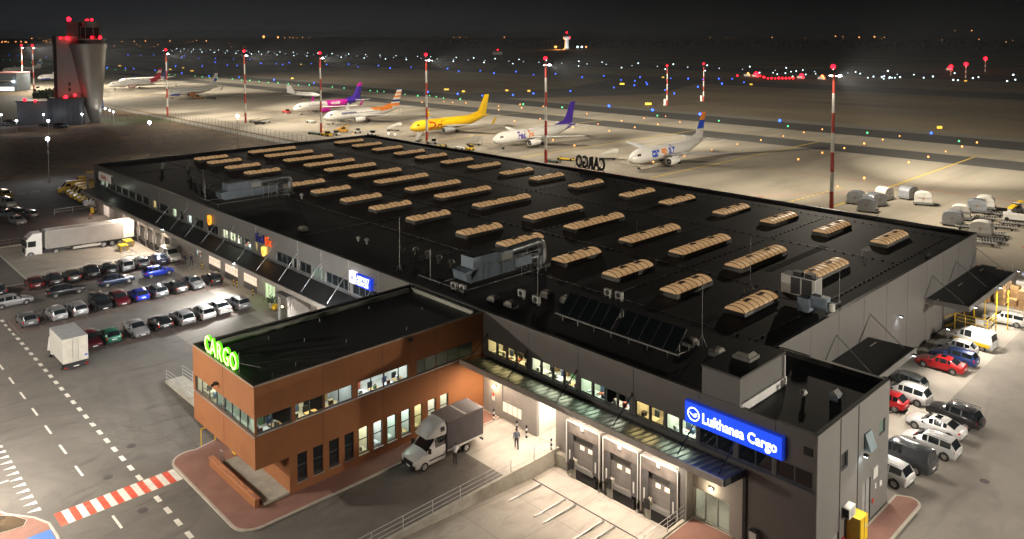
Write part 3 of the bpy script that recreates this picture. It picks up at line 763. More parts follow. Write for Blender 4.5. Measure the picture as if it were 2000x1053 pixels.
for nm_, x0, x1, y0, y1 in ((0, -112, 20, 12.6, 12.6), (0, -112, 20, 26.0, 26.0), (0, -112, 20, 44.5, 44.5), (0, -112, 20, 61.0, 61.0), (1, -37.5, -37.5, 3, 61), (1, -18.2, -18.2, 3, 61), (1, 4.9, 4.9, 12.6, 61), (1, -71, -71, 3, 61), (1, 20.6, 20.6, 12.6, 61), (1, -95, -95, 12.6, 61)):
    b = MB(); n_ = int(max(x1-x0, y1-y0)/1.1)
    for k_ in range(n_+1):
        x_, y_ = x0+(x1-x0)*k_/n_, y0+(y1-y0)*k_/n_
        b.box(x_-.09, x_+.09, y_-.09, y_+.09, RZ, RZ+.09, M('wire_holder', (.005, .005, .005), .7) if k_ % 7 else curbm)
    b.tube((x0, y0, RZ+.12), (x1, y1, RZ+.12), .012, .012, steel, 4); b.build('conductor_wire', W)
# felt repairs and walkway strips lie on the roof sheet
b = MB(); rr_ = random.Random(8); patchm = M('felt_patch', (.026, .023, .019), .8, var=.3, scale=.7); patch2 = M('felt_patch_dark', (.007, .007, .007), .55, var=.3, scale=.7)
for k_ in range(46):
    x_, y_ = rr_.uniform(-110, 18), rr_.uniform(2, 62); a_, c_ = rr_.choice([(1.0, 4), (1.0, 7), (3, 1.0), (2, 2), (1, 9)]); z_ = RZ+.006+k_*.0004
    b.quad([(x_, y_, z_), (x_+a_, y_, z_), (x_+a_, y_+c_, z_), (x_, y_+c_, z_)], rr_.choice([patchm, patchm, patch2]))
b.build('felt_patch', W)
domem = M('dome_acrylic', (.30, .29, .24), .3, var=.1)
domelit = M('dome_acrylic_lit', (.45, .40, .22), .3, var=.1, emis=(1, .80, .35), es=.22)
for i, (x, y, lit_) in enumerate([(-2.0, 3.2, 0), (.2, 3.35, 0), (.5, 8.0, 0), (3, 8.2, 0), (5.9, 8.2, 1), (8.7, 8.2, 1), (11.3, 8.2, 1), (14.2, 8.2, 0), (17.3, 7.8, 0), (19.9, 7.6, 0), (-40.2, 3.9, 0)]):
    b = MB(); b.box(x-.55, x+.55, y-.5, y+.5, RZ, 9.35, curbm); c = b.build('dome_light', W)
    b = MB(); b.loft([[(x+s*.5, y+t*.45, 9.35) for s, t in ((-1, -1), (1, -1), (1, 1), (-1, 1))], [(x+s*.38, y+t*.34, 9.55) for s, t in ((-1, -1), (1, -1), (1, 1), (-1, 1))], [(x+s*.15, y+t*.15, 9.63) for s, t in ((-1, -1), (1, -1), (1, 1), (-1, 1))]], domelit if lit_ else domem, caps=(False, True)); b.build('dome', c, smooth=True)
b = MB(); b.box(24.2, 25.6, 2.6, 4.0, 11.5, 11.75, curbm); c = b.build('dome_light', W)
b = MB(); b.loft([[(24.9+s*.62, 3.3+t*.62, 11.75) for s, t in ((-1, -1), (1, -1), (1, 1), (-1, 1))], [(24.9+s*.4, 3.3+t*.4, 11.98) for s, t in ((-1, -1), (1, -1), (1, 1), (-1, 1))]], domem, caps=(False, True)); b.build('dome', c)

# canopies
b = MB(); n = 96; xs = [0.15+(26.65)*i/n for i in range(n+1)]
cr = M('corrugated_steel', (.24, .25, .24), .3, .8, var=.08)
r0, r1 = [], []
for i, x in enumerate(xs):
    zz = .07*(1 if i % 2 else 0); r0.append((x, -.05, 5.12+zz)); r1.append((x, -2.88, 5.58+zz))
b.loft([r0, r1], cr, closed=False, caps=(False, False)); b.build('corrugated_canopy', W)
b = MB(); b.box(0.05, 26.85, -3.0, -2.88, 5.22, 5.70, M('canopy_fascia', (.50, .45, .40), .5, .1)); b.hexa([(26.8, -2.88, 5.22), (26.95, -2.88, 5.22), (26.95, 0, 4.82), (26.8, 0, 4.82), (26.8, -2.88, 5.70), (26.95, -2.88, 5.70), (26.95, 0, 5.3), (26.8, 0, 5.3)], dkcop)
b.quad([(.1, -.02, 4.95), (26.8, -.02, 4.95), (26.8, -2.88, 5.24), (.1, -2.88, 5.24)], M('canopy_soffit', (.42, .38, .33), .6)); b.build('canopy_fascia', W)
def strut(x, c=0, z0=7.3, z1=5.62, d=2.35, m=darkmetal):
    b = MB(); b.tube((x, 0, z0), (x, -d, z1), .045, .045, m); b.box(x-.09, x+.09, -.06, 0, z0-.15, z0+.1, m); b.build('tie_rod', W)
for x in (.55, 5.75, 11.5, 17.2, 22.9, 26.2): strut(x)
b = MB()
b.hexa([(-113, -3.2, 4.55), (-11.2, -3.2, 4.55), (-11.2, -.02, 5.1), (-113, -.02, 5.1), (-113, -3.2, 4.85), (-11.2, -3.2, 4.85), (-11.2, -.02, 5.4), (-113, -.02, 5.4)], roof_smooth)
b.build('long_canopy', W)
b = MB(); b.box(-113.1, -11.2, -3.36, -3.2, 4.4, 4.93, M('long_canopy_fascia', (.35, .32, .29), .5, .2)); b.build('canopy_fascia', W)
for x in (-75.2, -69.3, -63.5, -57.8, -52.7, -46.1, -40.3, -34.5, -28.9, -23.2, -17.6): strut(x, z0=7.9, z1=4.98, d=2.7, m=M('strut_grey', (.2, .2, .2), .4, .5))
def side_canopy(y0, y1, z=5.1, d=4.35):
    b = MB(); b.hexa([(23.02, y0, z-.35), (23+d, y0, z-.35), (23+d, y1, z-.35), (23.02, y1, z-.35), (23.02, y0, z), (23+d, y0, z+.15), (23+d, y1, z+.15), (23.02, y1, z)], roof_smooth); o = b.build('side_canopy', W)
    b = MB(); b.box(23+d, 23+d+.12, y0-.1, y1+.1, z-.4, z+.22, lightclad); b.hexa([(23.02, y0-.1, z-.4), (23+d, y0-.1, z-.4), (23+d, y0, z-.4), (23.02, y0, z-.4), (23.02, y0-.1, z+.06), (23+d, y0-.1, z+.22), (23+d, y0, z+.22), (23.02, y0, z+.06)], clad2); b.build('canopy_fascia', o)
    ys = [y0+.8+(y1-y0-1.6)*k/2 for k in range(3)]; r = MB()
    for y in ys:
        r.tube((23, y+1.2, 7.3), (23+d-.7, y, z+.17), .04, .04, M('strut_grey', (.2, .2, .2), .4, .5)); r.tube((23, y+1.2, 7.3), (23.06, y-1.5, z+.1), .03, .03, darkmetal)
        r.box(24.1, 24.2, y-1.6, y-.2, z+.06, z+.1, steel)
    r.build('tie_rod', o)
side_canopy(13.2, 30.3); side_canopy(46.3, 64.4)
b = MB(); b.hexa([(23.02, 64.8, 4.6), (24.8, 64.8, 4.6), (24.8, 67, 4.6), (23.02, 67, 4.6), (23.02, 64.8, 4.75), (24.8, 64.8, 4.75), (24.8, 67, 4.75), (23.02, 67, 4.75)], darkmetal); b.build('small_canopy', W)
b = MB(); b.hexa([(-124.5, .5, 5.9), (-116, .5, 5.9), (-116, 9, 5.9), (-124.5, 9, 5.9), (-124.5, .5, 6.2), (-116, .5, 6.2), (-116, 9, 6.2), (-124.5, 9, 6.2)], offwhite); b.box(-124.3, -116.1, 3.4, 4.6, 6.2, 6.24, yellow_p); b.box(-123.8, -123.5, .8, 1.1, 0, 5.9, steel); b.box(-123.8, -123.5, 8.4, 8.7, 0, 5.9, steel)
b.build('gable_canopy', W)

# dock shelters, right yard
padm = M('dock_pad', (.085, .080, .078), .7, var=.25, scale=1.5, bump=.3)
dockdirt = M('dock_curtain', (.155, .135, .12), .75, var=.4, scale=1.1)
doorm = M('dock_door', (.24, .225, .21), .5, .2, var=.08)
mix_into(doorm, line_fac(doorm, 'Z', .5, .03, 0, .5), (.09, .085, .08))
def dock(x, label, sill=0.0, w_=3.45, top=3.5, yd=-1.2):
    b = MB(); y = -1.0
    b.box(x, x+w_, y, -.02, top-.12, top, dockclad); b.box(x, x+.08, y, -.02, sill-.9, top-.12, dockclad); b.box(x+w_-.08, x+w_, y, -.02, sill-.9, top-.12, dockclad)
    t = b.build('dock_shelter', W); tag(t, label)
    f = MB(); f.box(x+.04, x+w_-.04, y-.03, y, top-.05, top+.02, white_p); f.box(x+w_-.05, x+w_+.01, y-.03, y, sill-.1, top-.05, white_p); f.box(x-.01, x+.05, y-.03, y, sill-.1, top-.05, white_p)
    f.box(x+w_*.46, x+w_*.54, y-.08, y-.03, top-.35, top-.02, white_p); f.build('shelter_trim', t)
    c = MB(); c.box(x+.08, x+w_-.08, y+.02, y+.07, top-1.0, top-.12, dockdirt); c.build('head_curtain', t)
    c = MB()
    for s in (0, 1):
        xa = x+.08 if s == 0 else x+w_-.08-.62; c.box(xa, xa+.62, y+.04, y+.11, sill-.1, top-1.0, padm)
        c.box(xa+.22, xa+.34, y+.01, y+.04, sill+.2, sill+1.05, white_p)
    c.build('side_curtain', t)
    d = MB(); d.box(x+.55, x+w_-.5, -.68, -.60, sill+.02, sill+2.75, doorm); d.build('dock_door', t)
    d = MB()
    for k in (.36, .60): d.box(x+w_*k, x+w_*k+.42, -.71, -.68, sill+1.35, sill+1.68, M('door_light', (.55, .45, .36), .3, emis=(1, .82, .60), es=1.0))
    d.build('door_window', t)
    d = MB(); d.box(x+.7, x+w_-.65, -.95, -.70, sill-.12, sill+.02, M('leveller_plate', (.20, .19, .17), .5, .4)); d.box(x+.7, x+w_-.65, -.98, -.93, sill-.3, sill-.02, steel); d.build('dock_leveller', t)
    d = MB(); d.box(x+.5, x+w_-.45, -.9, -.02, yd, sill-.35, black); d.box(x+.45, x+.95, -1.0, -.03, yd, sill+.35, plinth); d.box(x+w_-.1, x+w_, -1.0, -.03, yd, sill-.4, plinth); d.build('dock_pit', t)
    d = MB(); d.box(x+.5, x+.9, -1.16, -1.0, sill-.35, sill+.42, black); d.build('bumper', t)
for i, x in enumerate(docks): dock(x, None, 0, [3.5, 3.42, 3.35][i])
b = MB(); b.box(9.6, 22.4, -.6, -.02, -1.2, -.12, plinth); b.build('dock_base', W)
b = MB(); b.box(22.05, 22.72, -.9, -.02, .1, 4.4, lightclad); b.box(22.66, 22.74, -.95, -.86, .1, 4.5, steel); b.build('wind_screen', W)
# ground floor doors, right
b = MB(); b.box(.75, 1.72, .05, .12, 0, 2.3, M('grey_door', (.27, .27, .26), .5)); c = b.build('door', W)
b = MB(); b.box(1.12, 1.48, .03, .05, 1.35, 1.85, white_p); b.box(1.18, 1.42, .02, .03, 1.75, 2.05, red_p); b.build('notice', c)
rollm = M('sectional_door', (.30, .275, .25), .5, .1); mix_into(rollm, line_fac(rollm, 'Z', .5, .04, 0, .6), (.2, .18, .165))
litpanel = M('door_lit_panel', (.6, .5, .4), .4, emis=(1, .80, .60), es=.75, var=.2, scale=3)
b = MB(); b.box(2.5, 5.0, .1, .2, .05, .75, rollm); b.box(2.5, 5.0, .1, .2, 1.65, 3.6, rollm); c = b.build('sectional_door', W)
b = MB(); b.box(2.5, 5.0, .12, .18, .75, 1.65, litpanel); b.build('door_window', c)
b = MB()
for k in (1, 2, 3): b.box(2.5+k*.62, 2.54+k*.62, .10, .12, .75, 1.65, steel)
b.build('door_mullion', c)
# open bay
b = MB(); fl = M('bay_floor', (.42, .36, .28), .7)
b.quad([(6.9, .3, .02), (9.15, .3, .02), (9.15, 7, .02), (6.9, 7, .02)], fl); b.quad([(6.9, .3, .02), (6.9, 7, .02), (6.9, 7, 3.6), (6.9, .3, 3.6)], roomwall); b.quad([(9.15, .3, .02), (9.15, 7, .02), (9.15, 7, 3.6), (9.15, .3, 3.6)], roomwall); b.quad([(6.9, 5, .02), (9.15, 5, .02), (9.15, 5, 3.6), (6.9, 5, 3.6)], roomwall); b.quad([(6.9, .3, 3.58), (9.15, .3, 3.58), (9.15, 7, 3.58), (6.9, 7, 3.58)], roomwall)
c = b.build('open_bay', W)
b = MB(); b.box(7.1, 8.2, 3.6, 4.9, .02, .9, wood); b.box(8.3, 8.9, 3.9, 4.8, .02, 1.4, white_p); b.build('bay_goods', c)
light('bay_lamp', 'AREA', (8.0, 2.2, 3.5), 340, (1, .90, .74), (8.0, 2.2, 0), size=1.6, sy=2.6, parent=c)
# entrance by the right yard
b = MB()
for x in (22.75, 23.62, 24.6, 25.56): b.box(x, x+.1, .10, .2, .12, 2.3, steel)
b.box(22.75, 25.66, .1, .2, 2.2, 2.3, steel); c = b.build('glazed_entrance', W)
b = MB(); b.box(22.85, 23.62, .13, .15, .12, 2.2, glassm); b.box(23.72, 24.6, .13, .15, .12, 2.2, glassm); b.box(24.7, 25.56, .13, .15, .12, 2.2, glassm); b.build('pane', c)
room(W, 'Y', 0, 22.5, 25.9, 3.0, .1, 2.6, -1, (1, .85, .7), 60, seed=77, furn=False)
# left docks and bays
for x in dleft:
    b = MB(); b.box(x, x+3.2, -.95, -.02, 3.25, 3.45, dockclad); b.box(x, x+.12, -.95, -.02, -1.1, 3.25, dockclad); b.box(x+3.08, x+3.2, -.95, -.02, -1.1, 3.25, dockclad); t = b.build('dock_shelter', W)
    b = MB(); b.box(x+.12, x+3.08, -.9, -.84, 2.3, 3.25, dockdirt); b.box(x+.12, x+.6, -.88, -.8, -.3, 2.3, padm); b.box(x+2.6, x+3.08, -.88, -.8, -.3, 2.3, padm); b.build('curtain', t)
    b = MB(); b.box(x+.5, x+2.7, -.1, -.02, .05, 2.7, doorm); b.box(x+.3, x+2.9, -.9, -.05, -1.1, -.3, black); b.box(x+.25, x+.55, -1.1, -.9, -.5, .3, black); b.box(x+.3, x+.42, -.93, -.88, .2, 1.5, white_p); b.box(x+2.7, x+2.82, -.93, -.88, .2, 1.5, white_p); b.build('dock_door', t)
for i, (a, b_) in enumerate(bays + bay2):
    z0, z1 = (.9, 3.0) if i < 3 else (.6, 2.6)
    b = MB(); b.box(a, b_, .05, .12, z0, z1, litpanel if i < 3 else E_warm if False else litpanel); c = b.build('bay_door', W)
    b = MB(); n = 5
    for k in range(n+1): xx = a+(b_-a)*k/n; b.box(xx-.03, xx+.03, .0, .05, z0, z1, white_p)
    for k in range(4): zz = z0+(z1-z0)*k/3; b.box(a, b_, .005, .045, zz-.03, zz+.03, white_p)
    b.build('door_grid', c)
    b = MB(); b.box(a, b_, -.04, 0, 0, z0-.05, M('door_base', (.1, .09, .085), .6)); b.build('door_base', c)
b = MB(); b.box(-43.5, -40.7, .1, .16, .05, 2.6, M('green_lit_glass', (.5, .6, .45), .2, emis=(.72, 1, .55), es=.55, var=.2, scale=2)); c = b.build('entrance_glazing', W)
b = MB()
for x in (-43.5, -42.6, -41.7, -40.8): b.box(x, x+.09, .02, .1, .05, 2.6, white_p)
b.build('entrance_frame', c)
window(W, 'Y', 0, -38.3, -36.0, 1.0, 2.2, mull=(-37.2,)); room(W, 'Y', 0, -38.5, -35.8, 2.5, .3, 2.6, -1, CLD, 90, seed=90)
window(W, 'Y', 0, -66.5, -64.3, 1.0, 2.3, mull=(-65.4,)); room(W, 'Y', 0, -66.8, -64, 2.5, .3, 2.8, -1, CLD, 110, seed=91)
b = MB(); b.box(-110.6, -107.2, .1, .16, .1, 3.3, M('shop_glass', (.55, .5, .45), .2, emis=(1, .85, .75), es=.35, var=.5, scale=1.5)); b.box(-110.2, -107.6, -.2, -.05, 2.5, 3.1, M('orange_board', (.7, .2, .05), .5, emis=(1, .28, .06), es=1.0)); b.box(-104, -102.2, .1, .16, .05, 2.4, M('grey_door', (.27, .27, .26), .5)); b.build('shop_front', W)
# porch block
b = MB(); b.box(-34.4, -31.6, -3.2, -.05, 3.35, 3.7, lightclad); b.box(-34.2, -33.95, -3.0, -2.7, 0, 3.35, steel); b.box(-31.9, -31.7, -3.0, -2.7, 0, 3.35, dockclad); b.box(-31.9, -31.6, -2.7, -.1, 0, 3.35, dockclad); b.build('porch', W)

# ------------------------------------------------------------------ brick office wing
O = thing('office_wing', 'orange brick two storey office wing with overhanging upper floor', 'office building', (0, 0, 0))
SZ0, SZ1 = 5.70, 6.92
yb = [-22.3, -21.06, -19.45, None, -19.18, -17.92, -16.68, None, -16.63, -15.35, -14.1, None, -13.63, -12.31, -11.02, -9.56, -8.58, None, -7.71, -6.75, -5.55, -4.18, -2.93, -1.34]
strips, cur = [], []
for v in yb+[None]:
    if v is None: strips.append(cur); cur = []
    else: cur.append(v)
tall = [(-19.08, -18.21), (-17.73, -16.83), (-16.33, -15.4), (-14.93, -14.03), (-13.59, -12.66), (-12.16, -11.25), (-10.79, -9.85), (-9.37, -8.41), (-7.97, -7.09), (-6.53, -5.61), (-5.15, -4.22)]
ops = [(s[0], s[-1], SZ0, SZ1) for s in strips]
wall('upper_wall', O, 'X', 0, -22.45, -.02, 3.06, ROOF+.1, ops, brick, out=1)
wall('lower_wall', O, 'X', 0, -19.72, -.02, 0, 3.06, [(a, b_, .85, 3.02) for a, b_ in tall], brick, out=1, depth=.26)
wall('end_wall', O, 'Y', -22.45, -11.1, 0, 3.06, ROOF+.1, [(-10.75, -.06, SZ0-.1, SZ1-.05)], brick, out=-1)
wall('lower_end_wall', O, 'Y', -19.72, -8.0, 0, 0, 3.06, [], brick, out=-1)
wall('lower_end_wall', O, 'X', -8.0, -19.72, -.02, 0, 3.06, [], brick, out=-1)
wall('back_wall', O, 'X', -11.1, -22.45, -.02, 3.06, ROOF+.1, [(-20, -4, SZ0, SZ1)], brick, out=-1)
b = MB(); b.quad([(-11.1, -22.45, 3.06), (0, -22.45, 3.06), (0, -19.72, 3.06), (-11.1, -19.72, 3.06)][::-1], M('soffit', (.34, .17, .09), .7)); b.quad([(-11.1, -19.72, 3.06), (-8, -19.72, 3.06), (-8, -.02, 3.06), (-11.1, -.02, 3.06)][::-1], M('soffit', (.34, .17, .09), .7)); b.build('soffit', O)
for s in strips: window(O, 'X', 0, s[0], s[-1], SZ0, SZ1, 1, 'blind' if s[0] > -8 else 'lit', mull=s[1:-1], fw=.06)
window(O, 'Y', -22.45, -10.75, -.06, SZ0-.1, SZ1-.05, -1, 'lit', mull=[-9.53, -8.12, -6.75, -5.25, -3.97, -2.64, -1.36], fw=.05)
for k, (a, b_) in enumerate(tall): window(O, 'X', 0, a, b_, .85, 3.02, 1, 'dark' if k < 4 else 'lit', trans=(2.0,), fw=.05, inset=.18)
for i, (a0, a1, c_, p_) in enumerate([(-22.2, -19.3, (1, .95, .9), 60), (-19.3, -16.6, (1, .82, .55), 170), (-16.6, -14.0, (.88, .93, 1), 90), (-13.7, -8.4, (.92, .94, 1), 230), (-7.8, -1.2, (.85, 1, .92), 90)]):
    room(O, 'X', 0, a0, a1, 3.6, 4.65, 7.3, 1, c_, p_, seed=101+i)
room(O, 'Y', -22.45, -10.8, -7.2, 3.6, 4.65, 7.3, -1, (1, .88, .62), 150, seed=131)
room(O, 'Y', -22.45, -7.1, -3.7, 3.4, 4.65, 7.3, -1, (.9, 1, .9), 60, seed=132)
b = MB()
for a, c_ in ((-6.75, -5.25), (-5.25, -3.97), (-3.97, -2.64), (-2.64, -1.36)): b.box(a+.04, c_-.04, -22.28, -22.26, SZ0+.3, SZ1-.1, blinds)
b.box(-21.0, -19.5, -.02, 0, 0, 0, blinds); b.build('window_blind', O)
cols = [(1, .88, .62), (.95, .97, 1), (.85, 1, .92), (.88, 1, .96), (1, .78, .42), (1, .84, .70), (1, .86, .68)]
for i, (a, b_) in enumerate(tall[4:]): room(O, 'X', 0, a-.2, b_+.2, 3.0, .05, 3.25, 1, cols[i], 95, seed=141+i)
b = MB(); z = ROOF
b.quad([(-10.8, -22.15, RZ), (-.3, -22.15, RZ), (-.3, 0, RZ), (-10.8, 0, RZ)], roof_smooth); b.build('roof', O)
b = MB(); thin = M('thin_coping', (.34, .27, .20), .5, .3)
cap(-.3, -.02, -22.43, 0, thin) if False else None
def cap2(x0, x1, y0, y1, m):
    b.box(x0, x1, y0, y1, RZ, ROOF+.06, roof_smooth); b.box(x0-.02, x1+.02, y0-.02, y1+.02, ROOF+.06, ROOF+.12, m)
cap2(-.28, -.02, -22.43, -.3, dkcop); cap2(-10.82, -.3, -22.43, -22.15, dkcop); cap2(-11.08, -10.82, -22.43, -.3, dkcop)
b.box(-.01, .03, -22.5, -.05, ROOF+.02, ROOF+.16, thin); b.box(-11.1, .03, -22.51, -22.46, ROOF+.02, ROOF+.16, thin)
b.build('parapet', O)
b = MB(); b.box(-10.5, -10.15, -21.5, -.9, RZ, 9.30, M('parapet_lining', (.36, .36, .30), .5, .2)); b.box(-10.1, -.8, -.62, -.3, RZ, 9.32, M('parapet_lining', (.36, .36, .30), .5, .2)); b.build('parapet_lining', O)
b = MB()
for y in (-16.8, -11.2, -5.6): b.box(0, .012, y-.03, y+.03, 3.1, ROOF, M('brick_joint', (.20, .08, .04), .8))
b.box(-5.33, -5.27, -22.462, -22.45, 3.1, ROOF, M('brick_joint', (.20, .08, .04), .8)); b.build('movement_joint', O)
b = MB(); b.box(.0, .06, -22.35, -.1, SZ0-.1, SZ0-.02, steel); b.box(-10.9, .05, -22.52, -22.45, SZ0-.2, SZ0-.12, steel)
for a, c_ in tall: b.box(0, .09, a-.04, c_+.04, .78, .85, steel)
b.build('sill', O)
b = MB(); b.box(-6.5, -6.1, -22.75, -22.45, 7.55, 7.7, darkmetal); b.tube((-6.3, -22.75, 7.62), (-6.3, -22.95, 7.5), .09, .12, darkmetal); b.build('wall_lamp', O)
b = MB(); b.box(.0, .25, -8.55, -8.25, 8.9, 9.1, darkmetal); b.build('camera_bracket', O)
b = MB(); b.box(0, .03, -2.6, -.9, 0.12, 1.0, M('plywood_sheet', (.5, .32, .15), .7)); b.build('kick_panel', O)
b = MB()
for x, y in ((-2, -18), (-8.5, -17), (-3.3, -12.6), (-6, -15), (-8.9, -6.6), (-2.1, -7.2), (-5.2, -3.1), (-1.5, -20.2), (-9.2, -11.7)): b.tube((x, y, RZ), (x, y, RZ+.28), .04, .04, steel, 6)
b.build('roof_vent', O)
# ------------------------------------------------------------------ lamps
mast_red = M('mast_red', (.40, .035, .02), .5); mast_white = M('mast_white', (.62, .60, .55), .5)
def mast(x, y, h=27.0, label='', group='floodlight masts along the apron', power=1.0, to=(0, 1), floods=True, r=.42):
    t = thing('floodlight_mast', label, 'floodlight mast', (x, y, 0), 0, group)
    b = MB(); n = 7
    for i in range(n):
        z0, z1 = h*i/n, h*(i+1)/n; ra, rb = r*(1-.45*i/n), r*(1-.45*(i+1)/n)
        b.tube((0, 0, z0), (0, 0, z1), ra, rb, mast_red if i % 2 == 0 else mast_white, 10)
    b.build('pole', t)
    b = MB(); b.tube((-1.1, 0, h-.2), (1.1, 0, h-.2), .12, .12, darkmetal); b.tube((0, -1.0, h-.2), (0, 1.0, h-.2), .12, .12, darkmetal); b.tube((0, 0, h-.5), (0, 0, h+1.2), .1, .1, darkmetal)
    b.build('head_frame', t)
    if floods:
        for s in (-.9, 0, .9):
            b = MB(); b.box(s-.32, s+.32, .75*to[1]-.3, .75*to[1]+.3, h-.55, h-.2, darkmetal); f = b.build('floodlight', t)
            b = MB(); b.box(s-.28, s+.28, .75*to[1]-.26, .75*to[1]+.26, h-.60, h-.55, E_cool); b.build('lamp_lens', f)
        b = MB(); b.ball((.9, .5*to[1], h-.45), .28, E_cool); b.ball((-.6, .5*to[1], h-.5), .20, E_warm); b.build('lamp_glow', t)
    b = MB(); b.ball((-.2, 0, h+1.3), .46, E_red, 10, 6); b.build('beacon', t)
    return t
mlab = ['red and white banded mast before the rightmost cargo area, tallest in the photo', 'banded mast in front of the white jet with purple tail', 'banded mast in front of the yellow jet', 'banded mast in front of the pink and purple jet', 'banded mast left of the small business jet', 'banded mast by the corner of the apron fence', 'left one of the two masts beside the hangar at the left edge', 'right one of the two masts beside the hangar at the left edge', 'added banded mast unseen behind the slab of the control tower']
mpos = [(-13.4, 104.2), (-91.9, 105), (-146.2, 106.7), (-191, 94.7), (-243.6, 91.7), (-293.8, 80), (-529, 76), (-510, 78), (-433.5, 82)]  # the last mast is added out of sight to light the left jets
APW = (1, .88, .70)
for (x, y), lb in zip(mpos, mlab):
    h = 27.2
    mast(x, y, h, lb)
    k = .66 if x > -60 else (.55 if x > -300 else .8)
    light('mast_flood', 'SPOT', (x, y+.8, h-.7), 62000*k, APW, (x, y+34, 0), size=.5, angle=140, blend=1)
    light('mast_mid_flood', 'SPOT', (x+.4, y+.8, h-.7), 270000*k, APW, (x+4, y+82, 0), size=.5, angle=96, blend=1)
    light('mast_far_flood', 'SPOT', (x+.5, y+.8, h-.7), 2900000*k, (1, .90, .72), (x+10, y+330, 0), size=.5, angle=62, blend=1)
    for q in (-1, 1): light('mast_side_flood', 'SPOT', (x+q*.8, y+.3, h-.7), (230000 if x > -60 else (125000 if x > -230 else 280000))*k, APW, (x+q*42, y+17, 6), size=.5, angle=112, blend=1)
    light('mast_back_flood', 'SPOT', (x, y-.8, h-.7), 30000*k, APW, (x, y-30, 0), size=.5, angle=150, blend=1)
for x, y, lb in ((-169.6, 272.6, 'distant banded mast on the grass, left of a pair'), (-169.8, 305.3, 'distant banded mast on the grass, right of a pair')):
    mast(x, y, 18.2, lb, group='slim masts on the airfield grass', floods=False, r=.40)
    b = MB(); b.box(x-1.6, x-.6, y-.6, y+.4, 0, 3, mast_white); tag(b.build('equipment_cabinet'), 'small white cabinet at the foot of a slim mast, ' + ('left' if y < 280 else 'right') + ' of two', 'cabinet')
for x, y, h in ((*G(1886, 152)[:2], 9.5), (*G(1924, 140)[:2], 10.7), (*G(1857, 147)[:2], 6)):
    t = thing('beacon_mast', 'far striped mast with red lamp beyond the runway at the right edge', 'beacon mast', (x, y, 0), 0, 'far beacon masts')
    b = MB()
    for i in range(5): b.tube((0, 0, h*i/5), (0, 0, h*(i+1)/5), .45, .45, mast_red if i % 2 else mast_white, 6)
    b.build('pole', t); b = MB(); b.ball((0, 0, h+1.2), 1.5, E_red); b.build('beacon', t)

# slim yard lamp posts
def lamp_post(x, y, h, label, power=900, col=(.92, .95, 1), group='lamp posts around the grass field', glow=.42, arms=True):
    t = thing('lamp_post', label, 'lamp post', (x, y, 0), 0, group)
    b = MB(); b.tube((0, 0, 0), (0, 0, h), .10, .07, steel, 8); b.tube((-.35, 0, h-3.2), (.35, 0, h-3.2), .05, .05, steel) if arms else None
    if arms: b.box(-.5, -.25, -.12, .12, h-3.35, h-3.1, white_p); b.box(.25, .5, -.12, .12, h-3.35, h-3.1, white_p)
    b.build('post', t)
    b = MB(); b.box(-.45, .45, -.2, .2, h, h+.12, darkmetal); b.build('lamp_housing', t)
    b = MB(); b.ball((-.2, 0, h-.12), glow, E_cool); b.ball((.2, 0, h-.12), glow*.9, E_cool); b.build('lamp', t)
    light('lamp_light', 'POINT', (x, y, h-.55), power, col, size=.25)
    return t
lamp_post(-157.3, 1.8, 10.4, 'slim lamp post shining over the yard behind the yellow vans', 2200)
lamp_post(-178.4, 32.5, 10.2, 'slim lamp post on the dark field behind the roof edge, middle one', 2600)
lamp_post(-178.2, 58.4, 10.2, 'slim lamp post on the dark field near the apron fence', 2600)
# unseen road lamps, put outside the picture to light road, brick and facades
STREET = (1, .90, .77)
for x, y, p in ((-16, -42, 58000), (4, -46, 26000), (-40, -44, 22000), (-64, -43, 26000)):
    t = lamp_post(x, y, 15 if x == -16 else 12.5, 'unseen street lamp beside the road outside the crosswalk', p, STREET, 'unseen street lamps of the access road', arms=False)

# wall floods: (position, target, power, angle, colour)
WF = (1, .93, .82)
def flood(loc, to, p, ang=130, col=WF, size=.12, fixture=True, label='dark metal floodlight bolted to the warehouse wall'):
    if fixture:
        d = (Vector(to)-Vector(loc)).normalized(); q = Vector(loc)
        b = MB(); s = .16
        b.box(q.x-s, q.x+s, q.y-s, q.y+s, q.z+.02, q.z+.14, darkmetal); b.box(q.x-s*.8, q.x+s*.8, q.y-s*.8, q.y+s*.8, q.z-.01, q.z+.02, E_cool)
        o = b.build('wall_floodlight', W)
    return light('wall_flood', 'SPOT', (loc[0], loc[1], loc[2]-.05), p, col, to, size=size, angle=ang, blend=.5)
flood((23.45, 37.8, 5.3), (23.2, 37.4, 3.0), 110, 100, (.9, .95, 1))
flood((32.2, 6.8, 5.65), (31.8, 6.7, 4.5), 60, 110, (.85, .93, 1)); flood((32.3, 6.8, 5.75), (40, 4, 0), 4500, 150, STREET, fixture=False)
for yy, p in ((15.5, 2200), (22, 2500), (29, 2500), (38.5, 2500), (47.5, 3800), (57, 3800)): flood((27.75, yy, 5.0), (33, yy+.5, 0), p, 165, STREET)
flood((27.7, 38.5, 7.2), (29, 38.5, 0), 2500, 150, STREET) if False else None
flood((-18, -3.6, 5.1), (-28, -12, 0), 26000, 155, (.97, .96, .93)); flood((-45, -3.6, 5.1), (-48, -14, 0), 20000, 155, (.97, .96, .93))
flood((-70, -3.6, 5.1), (-70, -14, 0), 6500, 155, (.97, .96, .93))
flood((-11.4, -8, 8.6), (-38, -18, 0), 20000, 150, (.97, .96, .92))
for x, y, p in ((60, 12, 80000), (56, 50, 62000)):  # unseen lamps added to brighten the annex wall and the car park
    lamp_post(x, y, 12, 'unseen added lamp at the far side of the right hand car park', p, STREET, 'added lamps of the right car park', arms=False)
